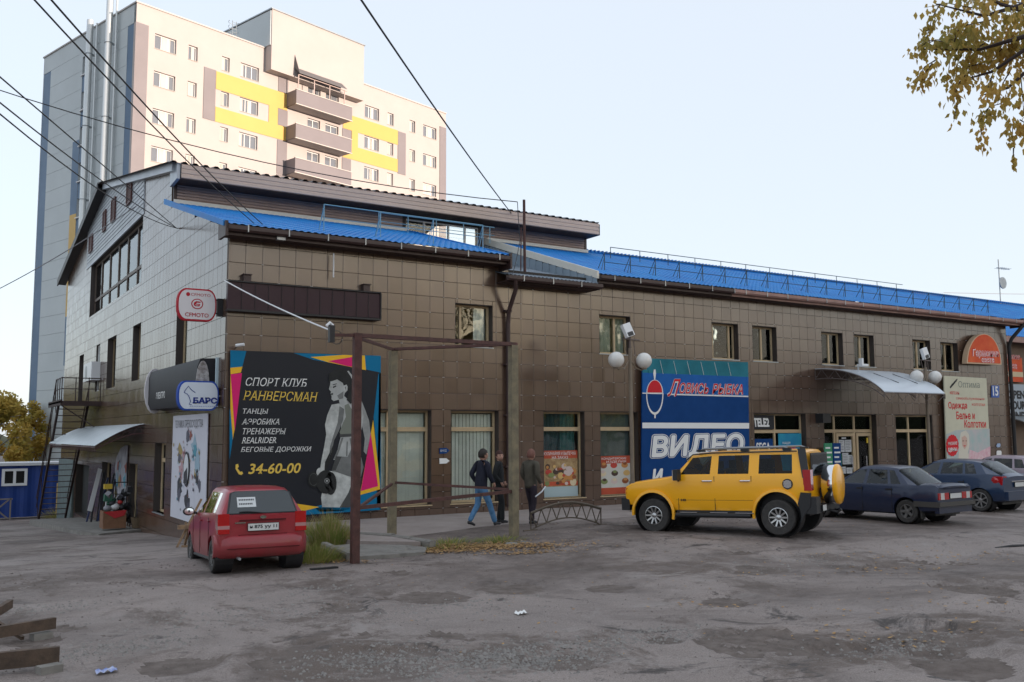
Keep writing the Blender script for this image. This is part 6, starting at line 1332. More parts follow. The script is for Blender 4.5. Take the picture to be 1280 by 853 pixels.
def hatch(label, loc, deg, P):
    c, xr = make_car(label, loc, deg, 0, P, raw_h, wh, [(1.3, .31, .36), (-1.3, .31, .36)], .87, .315, 7, alloy, 'hatch')
    for s in (1, -1):
        y0, y1 = (.56, .82) if s > 0 else (-.82, -.56); b = MB(); b.box(-1.94, -1.70, y0, y1, .76, 1.0); b.build('tail_light', redl, c)
        b = MB(); b.ball((-1.74, s * .79, .88), .10, 10, (1.3, .5, 1.2)); b.build('tail_light', redl, c, smooth=True)
    b = MB(); b.box(-2.08, -1.9, -.78, .78, .34, .58); b.build('bumper', P, c); b = MB(); b.box(-2.0, -1.9, -.40, .40, .84, .87); b.build('boot_trim', chrome, c)
    plate_of(c, -2.0, -.26, .26, .70, .82, ''); return c
hatch('dark teal blue hatchback with sloping back parked right of the old saloon', (26.3, 17.0, .13), 93.4, navy2)
hatch('mauve silver car mostly cut off by the right frame edge', (31.3, 18.4, .13), 93.4, silver)
# ================================================================== PEOPLE
def skin_mesh(name, chains, m, parent, sub=2):
    """chains: list of lists of (x,y,z,r[,ry]); the first point of the first chain is the root; a chain may start with an index of an existing vertex"""
    V, E_, R_ = [], [], []
    for ch in chains:
        prev = None
        for k, p in enumerate(ch):
            if isinstance(p, int): prev = p; continue
            V.append(p[:3]); R_.append((p[3], p[4] if len(p) > 4 else p[3]))
            if prev is not None: E_.append((prev, len(V) - 1))
            prev = len(V) - 1
    me = bpy.data.meshes.new(name); me.from_pydata(V, E_, []); o = bpy.data.objects.new('tmp', me); COL.objects.link(o)
    md = o.modifiers.new('s', 'SKIN'); sv = me.skin_vertices[0].data
    for i, r in enumerate(R_): sv[i].radius = r; sv[i].use_root = (i == 0)
    md.use_smooth_shade = True; sb = o.modifiers.new('u', 'SUBSURF'); sb.levels = sub; sb.render_levels = sub
    dg = bpy.context.evaluated_depsgraph_get(); dg.update(); r = bpy.data.meshes.new_from_object(o.evaluated_get(dg)); bpy.data.objects.remove(o)
    r.materials.clear(); r.materials.append(m); r.polygons.foreach_set('use_smooth', [True] * len(r.polygons)); r.name = name
    return link(name, r, parent)
skin = mat('warm_skin', (.48, .27, .20), .55, obj=True); lips = mat('lip_skin', (.35, .13, .11), .5); eye_m = mat('dark_eye', (.03, .02, .02), .3); hair1 = mat('dark_brown_hair', (.022, .014, .010), .6, ns=30, na=.4, obj=True); hair3 = mat('cropped_reddish_hair', (.20, .085, .062), .7, ns=30, na=.3, obj=True); hair2 = mat('reddish_short_hair', (.07, .025, .018), .7, ns=30, na=.4, obj=True)
def person(label, loc, face_deg, h, jm, tm, sm, hairm, pose, head_turn=0, bald=False, blue_jeans=False, extra=None):
    """faces +x locally; y left. pose: dict of joint positions in units of body height"""
    t = thing('person', label, 'person', loc, radians(face_deg)); H_ = h
    def S_(p): return tuple(c * H_ for c in p)
    pz = .53; po = pose
    hipL, hipR = (0, .05, pz - .02), (0, -.05, pz - .02)
    sh = po.get('lean', .0); chest = (sh * .6, 0, .70); neck = (sh, 0, .835); shL, shR = (sh * .9, .118, .805), (sh * .9, -.118, .805)
    def ch(*ps): return [S_(p) for p in ps]
    kL, aL, kR, aR = po['kneeL'], po['ankL'], po['kneeR'], po['ankR']; tL, tR = po['toeL'], po['toeR']; eL, wL, eR, wR = po['elbL'], po['wrL'], po['elbR'], po['wrR']
    hd = (sh + .008, 0, .915)
    body = [ch((0, 0, pz, .045, .04), (sh * .3, 0, .62, .045, .04), (*chest, .05, .04), (sh * .9, 0, .78, .035, .03), (*neck, .026), (sh + .004, 0, .87, .028)),
            [0] + ch((*hipL, .045), (*kL, .032), (*aL, .020)), [0] + ch((*hipR, .045), (*kR, .032), (*aR, .020)),
            [3] + ch((*shL, .02), (*eL, .024), (*wL, .015)), [3] + ch((*shR, .02), (*eR, .024), (*wR, .015))]
    skin_mesh('body', body, skin, t)
    # trousers, jacket over the body
    skin_mesh('trousers', [ch((0, 0, pz + .02, .075, .058), (0, 0, pz - .01, .07, .055)), [1] + ch((hipL[0], hipL[1], hipL[2] - .03, .055), ((hipL[0] + kL[0]) / 2, (hipL[1] + kL[1]) / 2, (hipL[2] + kL[2]) / 2, .048), (*kL, .041), ((kL[0] + aL[0]) / 2, (kL[1] + aL[1]) / 2, (kL[2] + aL[2]) / 2, .037), (aL[0] + .004, aL[1], aL[2] - .005, .034)),
              [1] + ch((hipR[0], hipR[1], hipR[2] - .03, .055), ((hipR[0] + kR[0]) / 2, (hipR[1] + kR[1]) / 2, (hipR[2] + kR[2]) / 2, .048), (*kR, .041), ((kR[0] + aR[0]) / 2, (kR[1] + aR[1]) / 2, (kR[2] + aR[2]) / 2, .037), (aR[0] + .004, aR[1], aR[2] - .005, .034))], tm, t)
    jb = po.get('hem', .48)
    skin_mesh('jacket', [ch((sh * .9, 0, .79, .080, .064), (*chest, .102, .082), (sh * .25, 0, .61, .098, .080), (sh * .1, 0, .54, .102, .084), (0, 0, jb, .100, .080)), [0] + ch((neck[0], 0, .845, .036)),
              [0] + ch((*shL, .045), ((shL[0] + eL[0]) / 2, (shL[1] + eL[1]) / 2, (shL[2] + eL[2]) / 2, .041), (*eL, .037), ((eL[0] + wL[0]) / 2, (eL[1] + wL[1]) / 2, (eL[2] + wL[2]) / 2, .032), (*wL, .027)),
              [0] + ch((*shR, .045), ((shR[0] + eR[0]) / 2, (shR[1] + eR[1]) / 2, (shR[2] + eR[2]) / 2, .041), (*eR, .037), ((eR[0] + wR[0]) / 2, (eR[1] + wR[1]) / 2, (eR[2] + wR[2]) / 2, .032), (*wR, .027))], jm, t)
    for a, k in ((aL, tL), (aR, tR)):
        b = MB(); A_, K_ = Vector(S_(a)), Vector(S_(k)); d = (K_ - A_); 
        skin_mesh('shoe', [[(*(A_ + Vector((-.035, 0, -.03)) * H_ / 1.8), .034 * H_ * .8), (*(A_ + Vector((0, 0, -.012)) * H_), .030 * H_ * .8), (*(A_ + d * .55), .030 * H_ * .8, .02 * H_), (*K_, .024 * H_ * .8, .014 * H_)]], sm, t, 2)
    for s, e, w in ((1, eL, wL), (-1, eR, wR)):       # hands
        E2, W2 = Vector(S_(e)), Vector(S_(w)); d = (W2 - E2).normalized(); side = d.cross(Vector((1, 0, 0))).normalized() if abs(d.x) < .9 else Vector((0, 1, 0)); f = side.cross(d).normalized(); hs = .105 * H_ / 1.8 * 1.7
        palm = W2 + d * .045; chains = [[(*W2, .017), (*palm, .026, .014)]]; V0 = 1
        for i, (o_, l_) in enumerate(((-.027, .062), (-.009, .075), (.009, .07), (.026, .055))):
            b0 = palm + f * o_ + d * .025; chains.append([1, (*b0, .0085), (*(b0 + d * l_ * .5 + side * s * .006), .008), (*(b0 + d * l_ * .9 - side * s * .012 * -1), .0065)])
        th = palm - d * .02 + f * .03; chains.append([1, (*th, .009), (*(th + d * .03 + f * .012), .008)])
        skin_mesh('hand', chains, skin, t, 1)
    # head
    hz = Vector(S_(hd)); R0 = .066 * H_; q = Matrix.Rotation(radians(head_turn), 3, 'Z')
    b = MB(); n = 20; m_ = 16; vs = []
    for i in range(m_ + 1):
        ph = pi * i / m_
        for j in range(n):
            th = 2 * pi * j / n; x, y, z = sin(ph) * cos(th), sin(ph) * sin(th), cos(ph)
            jaw = 1 - .28 * max(0, -z) ** 1.2; X = x * .98 * (1 - .10 * max(0, -z)) + .10 * max(0, -z) * max(0, x); Yv = y * .76 * jaw; Z_v = z * 1.18
            if x > .6: 
                if abs(y) < .22 and -.45 < z < .15: X += .14 * (1 - abs(y) / .22) * (1 - abs(z + .22) / .4 if abs(z + .22) < .4 else 0)      # nose
                if .0 < z < .25 and .15 < abs(y) < .55: X -= .05
            vs.append(q @ Vector((X, Yv, Z_v)) * R0 + hz)
    b.add(vs, [(i * n + k, i * n + (k + 1) % n, (i + 1) * n + (k + 1) % n, (i + 1) * n + k) for i in range(m_) for k in range(n)])
    ho = b.build('head', skin, t, smooth=True, sharp=180)
    for s in (1, -1):
        b = MB(); b.ball(hz + q @ Vector((.02, s * .78, -.05)) * R0, .022 * H_ / 1.8, 8, (.6, .35, 1.1), q); b.build('ear', skin, ho, smooth=True)
        b = MB(); b.ball(hz + q @ Vector((.86, s * .30, .08)) * R0, .0095, 8); b.build('eye', eye_m, ho, smooth=True)
        b = MB(); b.ball(hz + q @ Vector((.90, s * .32, .24)) * R0, .018, 8, (.4, 1, .28), q); b.build('eyebrow', hairm, ho, smooth=True)
    b = MB(); b.ball(hz + q @ Vector((.92, 0, -.62)) * R0, .022, 8, (.35, 1, .3), q); b.build('mouth', lips, ho, smooth=True)
    b = MB(); vs = []; rs = 1.06 if not bald else 1.025
    for i in range(m_ // 2 + 4):
        ph = pi * i / m_
        for j in range(n):
            th = 2 * pi * j / n; x, y, z = sin(ph) * cos(th), sin(ph) * sin(th), cos(ph); lim = (.30 if not bald else 9) if x > .35 else -.42 if x < -.2 else -.02
            r_ = rs + .03 * mnoise.noise(Vector((x * 4, y * 4, z * 4 + H_)))
            if z < lim or (bald and z > .45): r_ = .9
            vs.append(q @ Vector((x * .98 * r_ - .02, y * .76 * r_ * (1.04 if not bald else 1), z * 1.18 * r_)) * R0 + hz)
    b.add(vs, [(i * n + k, i * n + (k + 1) % n, (i + 1) * n + (k + 1) % n, (i + 1) * n + k) for i in range(m_ // 2 + 3) for k in range(n)]); b.build('hair', hairm, t, smooth=True, sharp=180)
    b = MB(); b.lathe([(.064, -.012), (.060, .032), (.048, .045)], Matrix.Translation(Vector(S_((neck[0], 0, .825)))) @ Matrix.Scale(H_ / 1.8, 4), 14); b.build('collar', jm, t, smooth=True)
    if extra: extra(t, S_)
    return t
jn = mat('navy_jacket_cloth', (.012, .014, .030), .85, ns=6, na=.3, obj=True); jeans = mat('light_blue_denim', (.10, .24, .42), .85, ns=9, col2=(.05, .14, .28), obj=True); blk_c = mat('black_cloth', (.012, .014, .016), .85, ns=6, na=.3, obj=True); olivej = mat('olive_grey_cloth', (.085, .075, .055), .85, ns=7, na=.3, obj=True); dkp = mat('dark_plum_cloth', (.022, .014, .024), .85, ns=6, na=.3, obj=True)
shoe1 = mat('dark_grey_shoe', (.03, .03, .035), .5); shoe2 = mat('black_shoe', (.012, .012, .012), .4)
# first man: mid stride to the right, dark jacket, light jeans, right hand in front hidden
person('man in a navy jacket and light blue jeans striding to the right', tuple(atZ(601, 659, .135)), 2, 1.90, jn, jeans, shoe1, hair1, dict(lean=.03,
    kneeL=(-.01, .05, .285), ankL=(-.145, .05, .075), toeL=(-.055, .05, .02), kneeR=(.10, -.05, .295), ankR=(.185, -.05, .05), toeR=(.27, -.05, .03),
    elbL=(-.06, .135, .665), wrL=(.02, .135, .56), elbR=(.05, -.13, .66), wrR=(.12, -.11, .56), hem=.47), head_turn=-5)
def coat(t, S_): pass
person('man in a black coat turning his face towards the viewer', tuple(atZ(623, 654, .135)), -40, 1.84, blk_c, blk_c, shoe2, hair2, dict(lean=.01,
    kneeL=(.035, .05, .285), ankL=(-.01, .05, .04), toeL=(.08, .05, .02), kneeR=(.06, -.05, .29), ankR=(.06, -.05, .04), toeR=(.145, -.05, .02),
    elbL=(-.03, .15, .655), wrL=(.06, .11, .56), elbR=(-.03, -.15, .655), wrR=(.05, -.12, .56), hem=.40), head_turn=-55)
def bag(t, S_):
    b = MB(); b.tube([S_((.10, -.17, .50)), S_((.0, -.2, .44)), S_((-.12, -.2, .38))], .018, 6); b.build('rolled_paper', paper, t)
person('balding man in an olive grey jacket and dark trousers walking away', tuple(atZ(664, 656, .135)), 12, 1.88, olivej, dkp, shoe2, hair3, dict(lean=.0,
    kneeL=(.05, .05, .285), ankL=(.07, .05, .04), toeL=(.155, .05, .02), kneeR=(-.0, -.05, .285), ankR=(-.06, -.05, .05), toeR=(.03, -.05, .02),
    elbL=(-.03, .132, .655), wrL=(.05, .12, .55), elbR=(-.02, -.135, .655), wrR=(.06, -.13, .54), hem=.46), head_turn=15, bald=False, extra=bag)
# ================================================================== YARD FRAME OF POSTS AND RAILS
fr = thing('gate_frame', 'tall open frame of rusty red and olive posts with crossbeams and low rails', 'frame', (6.97, 16.45, -.05))
PA, PB, PC = (6.96, 16.53), (11.42, 18.05), (9.56, 20.5)
b = MB(); b.box(PA[0] - .075, PA[0] + .075, PA[1] - .06, PA[1] + .06, -.15, 4.30); b.build('post', rust, fr, world=True)
for (x, y), top in ((PB, 4.40), (PC, 4.38)): b = MB(); b.box(x - .085, x + .085, y - .085, y + .085, -.1, top); b.build('post', olive, fr, world=True)
def beam(p, q, r, m_=rust, name='beam', par=fr): b = MB(); b.tube([p, q], r, 4); return b.build(name, m_, par, world=True)
beam((PA[0] - .55, PA[1] + .0, 4.24), (PA[0], PA[1], 4.26), .04); beam((*PA, 4.26), (PB[0] + .12, PB[1] + .05, 4.43), .055); beam((*PA, 4.22), (*PC, 4.41), .04); beam((*PC, 4.42), (PB[0] - .1, PB[1] + .08, 4.42), .045)
beam((*PA, 1.02), (PB[0] + .25, PB[1] + .1, 1.10), .05, name='rail'); beam((*PA, .98), (*PC, 1.22), .035, name='rail'); beam((*PC, 1.25), (PB[0], PB[1], 1.13), .04, name='rail')
b = MB(); p = Vector((PA[0] - .52, PA[1], 4.30)); b.box(p.x - .05, p.x + .05, p.y - .05, p.y + .05, p.z - .2, p.z + .12); b.tube([p + Vector((.1 + .12 * cos(a), 0, -.1 + .13 * sin(a))) for a in [2 * pi * i / 12 for i in range(13)]], .008, 4); b.build('insulator', black, fr, world=True)
b = MB(); b.tube([p + Vector((-.1, 0, .1)), p + Vector((-.03, 0, .17)), p + Vector((.03, 0, .12))], .03, 6); b.build('porcelain_cap', pvc, fr, world=True)
# bent lattice trestle lying on the pavement
tr = thing('lattice_trestle', 'low arched lattice steel trestle lying on the pavement right of the olive post', 'trestle', (13.4, 18.8, .12))
a_, c_ = atZ(655, 664, .12), atZ(757, 656, .12); d = c_ - a_; up = []; lo = []; st = mat('brown_grey_lattice', (.11, .085, .06), .7, ns=6, na=.3)
for i in range(15):
    s_ = .08 + .86 * i / 14; p = a_ + d * s_; k = sin(pi * (i / 14)); up.append(p + Vector((0, 0, .40 + .20 * k))); lo.append(p + Vector((0, 0, .02 + .22 * k if 0 < i < 14 else .0)))
b = MB(); b.tube(up, .035, 6); b.build('top_bar', st, tr, world=True); b = MB(); b.tube(lo, .018, 5); b.build('bottom_bar', st, tr, world=True)
b = MB()
for i in range(14): b.tube([up[i], lo[i + 1]] if i % 2 == 0 else [lo[i], up[i + 1]], .014, 5)
b.tube([up[0], lo[0]], .016, 5); b.tube([up[-1], lo[-1]], .016, 5); b.build('lattice', st, tr, world=True)
n_ = Vector((-d.y, d.x, 0)).normalized()
for p in (lo[0], lo[-1]): b = MB(); b.tube([p - d.normalized() * .22, p + d.normalized() * .18], .025, 5); b.build('foot', st, tr, world=True)
# ================================================================== LAMP POSTS
globe_m = mat('white_lamp_globe', (.74, .73, .70), .25, ns=3, na=.08, coat=.3); lampp = mat('tan_brown_lamp_post', (.24, .19, .14), .6, ns=3, na=.3)
def lamp(x, y, label, zg, tilt):
    t = thing('street_lamp', label, 'street lamp', (x, y, gz(x, y)), group='twin globe street lamps')
    b = MB(); b.tube([(x, y, .0), (x, y, 1.0)], .085, 12); b.tube([(x, y, 1.0), (x, y, zg + .35)], .055, 12); b.build('pole', lampp, t, smooth=True, world=True)
    for s in (-1, 1):
        b = MB(); g = Vector((x + s * .47, y - .06 * s, zg + .0)); b.tube([(x, y, zg + .05), (x + s * .2, y, zg - .22), (x + s * .42, y, zg - .28), g + Vector((0, 0, -.24))], .022, 8); b.build('arm', lampp, t, smooth=True, world=True)
        b = MB(); b.ball(g, .235, 22); o = b.build('globe', globe_m, t, smooth=True, sharp=180, world=True); b = MB(); b.tube([g + Vector((0, 0, -.26)), g + Vector((0, 0, -.19))], .08, 12); b.build('fitter', lampp, o, world=True)
    b = MB(); b.tube([(x - .3, y, zg + .62), (x + .35, y, zg + .60)], .02, 6); b.tube([(x, y, zg + .3), (x, y, zg + .62)], .03, 6); b.tube([(x - .25, y, zg + .6), (x - .1, y, zg + .1)], .01, 4); b.tube([(x + .12, y, zg + .6), (x + .2, y, zg + .15)], .01, 4); b.build('crossbar', steel, t, world=True)
    M_ = Matrix.Translation((x - .17, y - .12, zg + .86)) @ Matrix.Rotation(radians(tilt), 4, 'X') @ Matrix.Rotation(radians(-18), 4, 'Y')
    b = MB(); b.box(-.15, .15, -.05, .07, -.2, .2, M_); fo = b.build('floodlight', pvc, t, world=True); b = MB(); b.box(-.11, .11, -.055, -.05, -.19, -.07, M_); b.build('lens', black, fo, world=True)
lamp(17.45, 21.2, 'twin globe street lamp with tilted white floodlight, left of the blue fishing banner', 4.50, -14)
lamp(31.7, 21.3, 'twin globe street lamp standing right of the entrance awning', 4.42, -5)
# ================================================================== LEFT END: PORCH, AWNING, FIRE STAIR
pz_ = -.72
_po = [(4.62, 33.6), (5.0, 32.5), (6.45, 33.3), (6.45, 47), (4.35, 47)]; _zt = lambda y: pz_ - max(0, y - 35) * .05
struct(MB().add([(x, y, -2.6) for x, y in _po] + [(x, y, _zt(y)) for x, y in _po], [(5, 6, 7, 8, 9), (0, 1, 6, 5), (1, 2, 7, 6), (2, 3, 8, 7), (3, 4, 9, 8), (4, 0, 5, 9), (0, 1, 2, 3, 4)]).build('porch_slab', concrete))
pa = thing('awning', 'curved pale metal awning over the porch on the left end wall', 'awning', (6.4, 38, 2.4))
vs = []; n = 10
for i in range(n + 1):
    q = i / n; x = 6.42 - 1.55 * q; z = 2.76 - .72 * (q ** 1.5)
    for j in range(46): vs.append((x, 33.3 + j * .28, z + (.018 if j % 2 else 0)))
MB().add(vs, [(i * 46 + j, i * 46 + j + 1, (i + 1) * 46 + j + 1, (i + 1) * 46 + j) for i in range(n) for j in range(45)]).build('canopy_sheet', mat('pale_awning_sheet', (.50, .55, .57), .35, .3, ns=1.5, na=.15), pa, smooth=True, world=True)
for y in (33.4, 37.5, 41.5, 45.7):
    b = MB(); up = [(6.42 - 1.5 * i / 8, y, 2.73 - .72 * (i / 8) ** 1.5) for i in range(9)]; lo = [(p[0], p[1], p[2] - .28 + .2 * i / 8) for i, p in enumerate(up)]; b.tube(up, .02, 5); b.tube(lo, .02, 5)
    for i in range(8): b.tube([up[i], lo[i + 1]] if i % 2 else [lo[i], up[i + 1]], .012, 4)
    b.build('truss', mat('maroon_grey_steel', (.12, .06, .06), .6) if 'maroon_grey_steel' not in bpy.data.materials else bpy.data.materials['maroon_grey_steel'], pa, world=True)
b = MB(); b.tube([(4.9, 33.3, 2.0), (4.9, 45.9, 2.0)], .02, 5)
for i in range(32): b.tube([(4.9, 33.3 + i * .39, 2.0), (4.95, 33.5 + i * .39, 1.85), (4.9, 33.7 + i * .39, 2.0)], .01, 4)
b.build('front_truss', bpy.data.materials['maroon_grey_steel'], pa, world=True)
fs_ = thing('fire_stair', 'dark steel fire stair with railings on the left end wall', 'stairs', (5.5, 45, -1.3))
fm_ = mat('dark_rust_steel', (.05, .026, .022), .65, ns=5, na=.4)
b = MB(); b.box(4.85, 6.42, 42.3, 46.6, 3.72, 3.80); b.box(4.85, 4.92, 42.3, 46.6, 3.62, 3.86); b.box(4.92, 6.42, 42.3, 42.37, 3.60, 3.72); b.build('platform', fm_, fs_, world=True)
for x in (5.0, 6.15): b = MB(); b.tube([(x, 44.2, 3.7), (x, 50.0, -1.55)], .06, 4); b.build('stringer', fm_, fs_, world=True)
TRD = MB().box(0, 1.15, -.12, .12, -.015, .015).mesh('tread', fm_)
for i in range(19):
    f_ = (i + .7) / 19.5; o = link('tread', TRD, fs_); o.location = (5.0 - 5.5, 44.2 + 5.8 * f_ - 45, 3.7 - 5.25 * f_ + 1.3)
def rl(pts, r=.022, name='railing', par=fs_, m_=None):
    b = MB(); b.tube(pts, r, 5); return b.build(name, m_ or fm_, par, world=True)
R1 = MB(); R1.tube([(4.88, 42.3, 4.75), (4.88, 44.2, 4.75), (4.88, 50, -.55)], .025, 5); R1.tube([(4.88, 42.3, 4.3), (4.88, 44.2, 4.3), (4.88, 50, -1.0)], .018, 5); R1.tube([(4.88, 42.3, 4.75), (6.35, 42.3, 4.75)], .022, 5); R1.tube([(4.88, 42.3, 4.3), (6.35, 42.3, 4.3)], .018, 5)
for y in (42.3, 43.0, 43.7, 44.3): R1.tube([(4.88, y, 3.75), (4.88, y, 4.78)], .02, 5)
for x in (5.4, 5.9, 6.35): R1.tube([(x, 42.3, 3.75), (x, 42.3, 4.78)], .02, 5)
for i in range(5): f_ = i / 4; R1.tube([(4.95, 44.6 + 5.3 * f_, 3.35 - 4.8 * f_), (4.88, 44.6 + 5.3 * f_, 4.4 - 4.8 * f_)], .018, 5)
R1.build('railing', fm_, fs_, world=True)
R1 = MB(); R1.tube([(6.2, 44.2, 4.75), (6.2, 50, -.55)], .022, 5)
for i in range(4): f_ = i / 3; R1.tube([(6.2, 44.6 + 5.3 * f_, 3.35 - 4.8 * f_), (6.2, 44.6 + 5.3 * f_, 4.4 - 4.8 * f_)], .018, 5)
R1.tube([(5.0, 43.8, 3.7), (6.4, 42.6, 2.6)], .03, 4); R1.build('railing', fm_, fs_, world=True)
t = thing('air_conditioner', 'white air conditioner box on the end wall beside the stair platform', 'air conditioner', (6.2, 45.6, 4.7)); p0, p1 = atX(111, 474, 6.1), atX(122, 455, 6.1)
b = MB(); b.box(6.05, 6.4, 42.9, 45.2, 4.72, 5.5); b.build('housing', pvc, t, world=True); b = MB(); b.prism([Vector((6.04, 44.4 + .3 * cos(a), 5.1 + .3 * sin(a))) for a in [2 * pi * i / 18 for i in range(18)]], (.01, 0, 0)); b.build('fan_grille', galv, t, world=True)
# goods on the porch
def at_porch(px, py): return atZ(px, py, pz_)
p = at_porch(143, 661); t = thing('cardboard_box', 'open cardboard box with red and white goods on the porch edge', 'box', p)
cb_m = mat('worn_cardboard', (.24, .12, .065), .85, ns=4, na=.35)
b = MB(); w_, d_, h_ = .72, .7, .58; b.box(p.x - w_ / 2, p.x + w_ / 2, p.y, p.y + .02, p.z, p.z + h_); b.box(p.x - w_ / 2, p.x + w_ / 2, p.y + d_, p.y + d_ + .02, p.z, p.z + h_); b.box(p.x - w_ / 2, p.x - w_ / 2 + .02, p.y + .021, p.y + d_ - .001, p.z, p.z + h_); b.box(p.x + w_ / 2 - .02, p.x + w_ / 2, p.y + .021, p.y + d_ - .001, p.z, p.z + h_); b.box(p.x - w_ / 2 + .03, p.x + w_ / 2 - .03, p.y + .03, p.y + d_ - .01, p.z + .01, p.z + .4); b.build('carton', cb_m, t, world=True)
b = MB(); b.prism([(p.x - .36, p.y - .005, p.z + .56), (p.x + .36, p.y - .005, p.z + .6), (p.x + .30, p.y - .01, p.z + .42), (p.x, p.y - .01, p.z + .34)], (0, -.01, 0)); b.build('red_cloth', mat('red_cloth', (.42, .02, .025), .8), t, world=True)
random.seed(3)
goods = [mat('goods_%s' % n_, c_, .6) for n_, c_ in (('black', (.02, .02, .025)), ('grey', (.25, .25, .27)), ('white', (.55, .55, .55)), ('red', (.4, .03, .03)), ('green', (.02, .10, .06)), ('yellow', (.60, .42, .04)))]
for i, (dx, dz, r_, k) in enumerate(((-.2, .66, .13, 1), (.05, .7, .15, 2), (.25, .68, .12, 0), (-.05, .82, .1, 0), (.2, .85, .09, 3))):
    o = MB().ball(p + Vector((dx, .3, dz)), r_, 10, (1, 1, .8)).build('rolled_goods', goods[k], None, smooth=True); tag(o, ['grey', 'white', 'black', 'small black', 'small red'][i] + ' rolled bundle heaped on the cardboard box on the porch', 'bundle')
def at_p(px): return at_porch(px, 660)
q0 = atZ(114, 652, pz_)
t = thing('ski_rack', 'leaning bundle of dark skis and poles with one white board on the porch', 'skis', q0)
for i in range(9):
    x = q0.x - .1 + i * .07; b = MB(); b.tube([(x + random.uniform(-.1, .1), q0.y, pz_), (x + .35 + random.uniform(-.15, .15), q0.y + .8, pz_ + random.uniform(1.1, 1.9))], random.uniform(.025, .05), 4); b.build('ski', goods[0] if i % 4 else mat('navy_ski', (.02, .03, .09), .5) if 'navy_ski' not in bpy.data.materials else bpy.data.materials['navy_ski'], t, world=True)
b = MB(); b.prism([(q0.x - .15, q0.y - .05, pz_ + .4), (q0.x - .0, q0.y - .05, pz_ + .35), (q0.x + .38, q0.y + .5, pz_ + 1.85), (q0.x + .25, q0.y + .5, pz_ + 1.9)], (0, .03, 0)); b.build('white_board', goods[2], t, world=True)
t = thing('goods_rack', 'tall wire rack hung with black and yellow goods on the porch', 'rack', (6.0, 34.5, pz_)); x0, y0 = 5.75, 34.4
b = MB()
for x, y in ((x0, y0), (x0 + .5, y0), (x0, y0 + .4), (x0 + .5, y0 + .4)): b.tube([(x, y, pz_), (x, y, pz_ + 1.5)], .015, 5)
for z in (.3, .7, 1.1, 1.5): b.tube([(x0, y0, pz_ + z), (x0 + .5, y0, pz_ + z)], .012, 4); b.tube([(x0, y0 + .4, pz_ + z), (x0 + .5, y0 + .4, pz_ + z)], .012, 4)
b.build('rack_frame', black, t, world=True)
for i in range(14):
    b = MB(); c = Vector((x0 + random.uniform(-.35, .5), y0 + random.uniform(-.05, .3), pz_ + random.uniform(.2, 1.25))); s_ = random.uniform(.06, .13); b.box(c.x - s_, c.x + s_, c.y - s_, c.y + s_, c.z - s_, c.z + s_, Matrix.Translation(c) @ Matrix.Rotation(random.random() * 2, 4, Vector((1, 1, 0))) @ Matrix.Translation(-c)); b.build('packet', goods[(0, 0, 4, 1, 0, 2, 0, 4)[i % 8]], t, world=True)
b = MB(); b.box(x0 - .35, x0 - .1, y0, y0 + .2, pz_ + 1.30, pz_ + 1.46); b.build('packet', goods[5], t, world=True)
q1 = atZ(172, 660, pz_); t = thing('basket', 'brown woven basket of garden sticks near the end of the porch', 'basket', q1)
b = MB(); b.lathe([(.001, 0), (.17, 0), (.24, .36), (.22, .36), (.16, .03)], Matrix.Translation(q1), 16); b.build('basket_body', mat('brown_wicker', (.13, .09, .05), .8, ns=20, na=.5), t, smooth=True, world=True)
b = MB(); [b.tube([q1 + Vector((.1 * cos(i), .1 * sin(i), .1)), q1 + Vector((.25 * cos(i), .2 * sin(i), .75 + .08 * (i % 3)))], .012, 4) for i in range(9)]; b.build('stick', black, t, world=True)
# tall second banner on the end wall by the porch
t = thing('banner', 'narrow upright banner with motor splashes under the porch awning', 'banner', (6.3, 37, 0))
MB().prism([Vector((6.36, y, z)) for y, z in ((35.95, -.3), (38.3, -.3), (38.3, 1.2), (38.0, 1.6), (37.3, 1.9), (36.4, 2.02), (35.95, 2.03))], (.02, 0, 0)).build('sheet', flatm('pale_motor_print', (.48, .48, .52), ns=2.5, col2=(.22, .22, .26)), t, world=True)
XW = 6.35
for i in range(26): flat([(XW - .002 - i * .0003, (cy := 37 + 0) + math.sin(i * 5.1) * .9 + random.uniform(.05, .3) * cos(2 * pi * j / 8), .6 + sin(i * 2.7) * .7 + random.uniform(.06, .3) * sin(2 * pi * j / 8)) for j in range(8)], random.choice(inks), t)
# sawhorse behind the red car
t = thing('sawhorse', 'small raw timber sawhorse standing behind the red car', 'sawhorse', (5.6, 22.4, gz(5.6, 22.4))); w0 = atZ(221, 683, -.25); w1 = atZ(237, 682, -.25)
zz = -.28; X0, Y0_ = w0.x, w0.y
for a1, a2 in (((X0, Y0_, zz), (X0 + .62, Y0_ + .3, zz + 1.1)), ((X0 + .30, Y0_ + .5, zz), (X0 + .28, Y0_, zz + .5)), ((X0 + .7, Y0_, zz), (X0 + .25, Y0_ + .3, zz + .55)), ((X0 + .1, Y0_ - .05, zz + .02), (X0 + .8, Y0_ + .0, zz + .03))): b = MB(); b.tube([a1, a2], .035, 4); b.build('leg', wood, t, world=True)
b = MB(); b.box(X0 + .02, X0 + .75, Y0_ - .02, Y0_ + .08, zz + .42, zz + .52); b.build('top_board', wood, t, world=True)
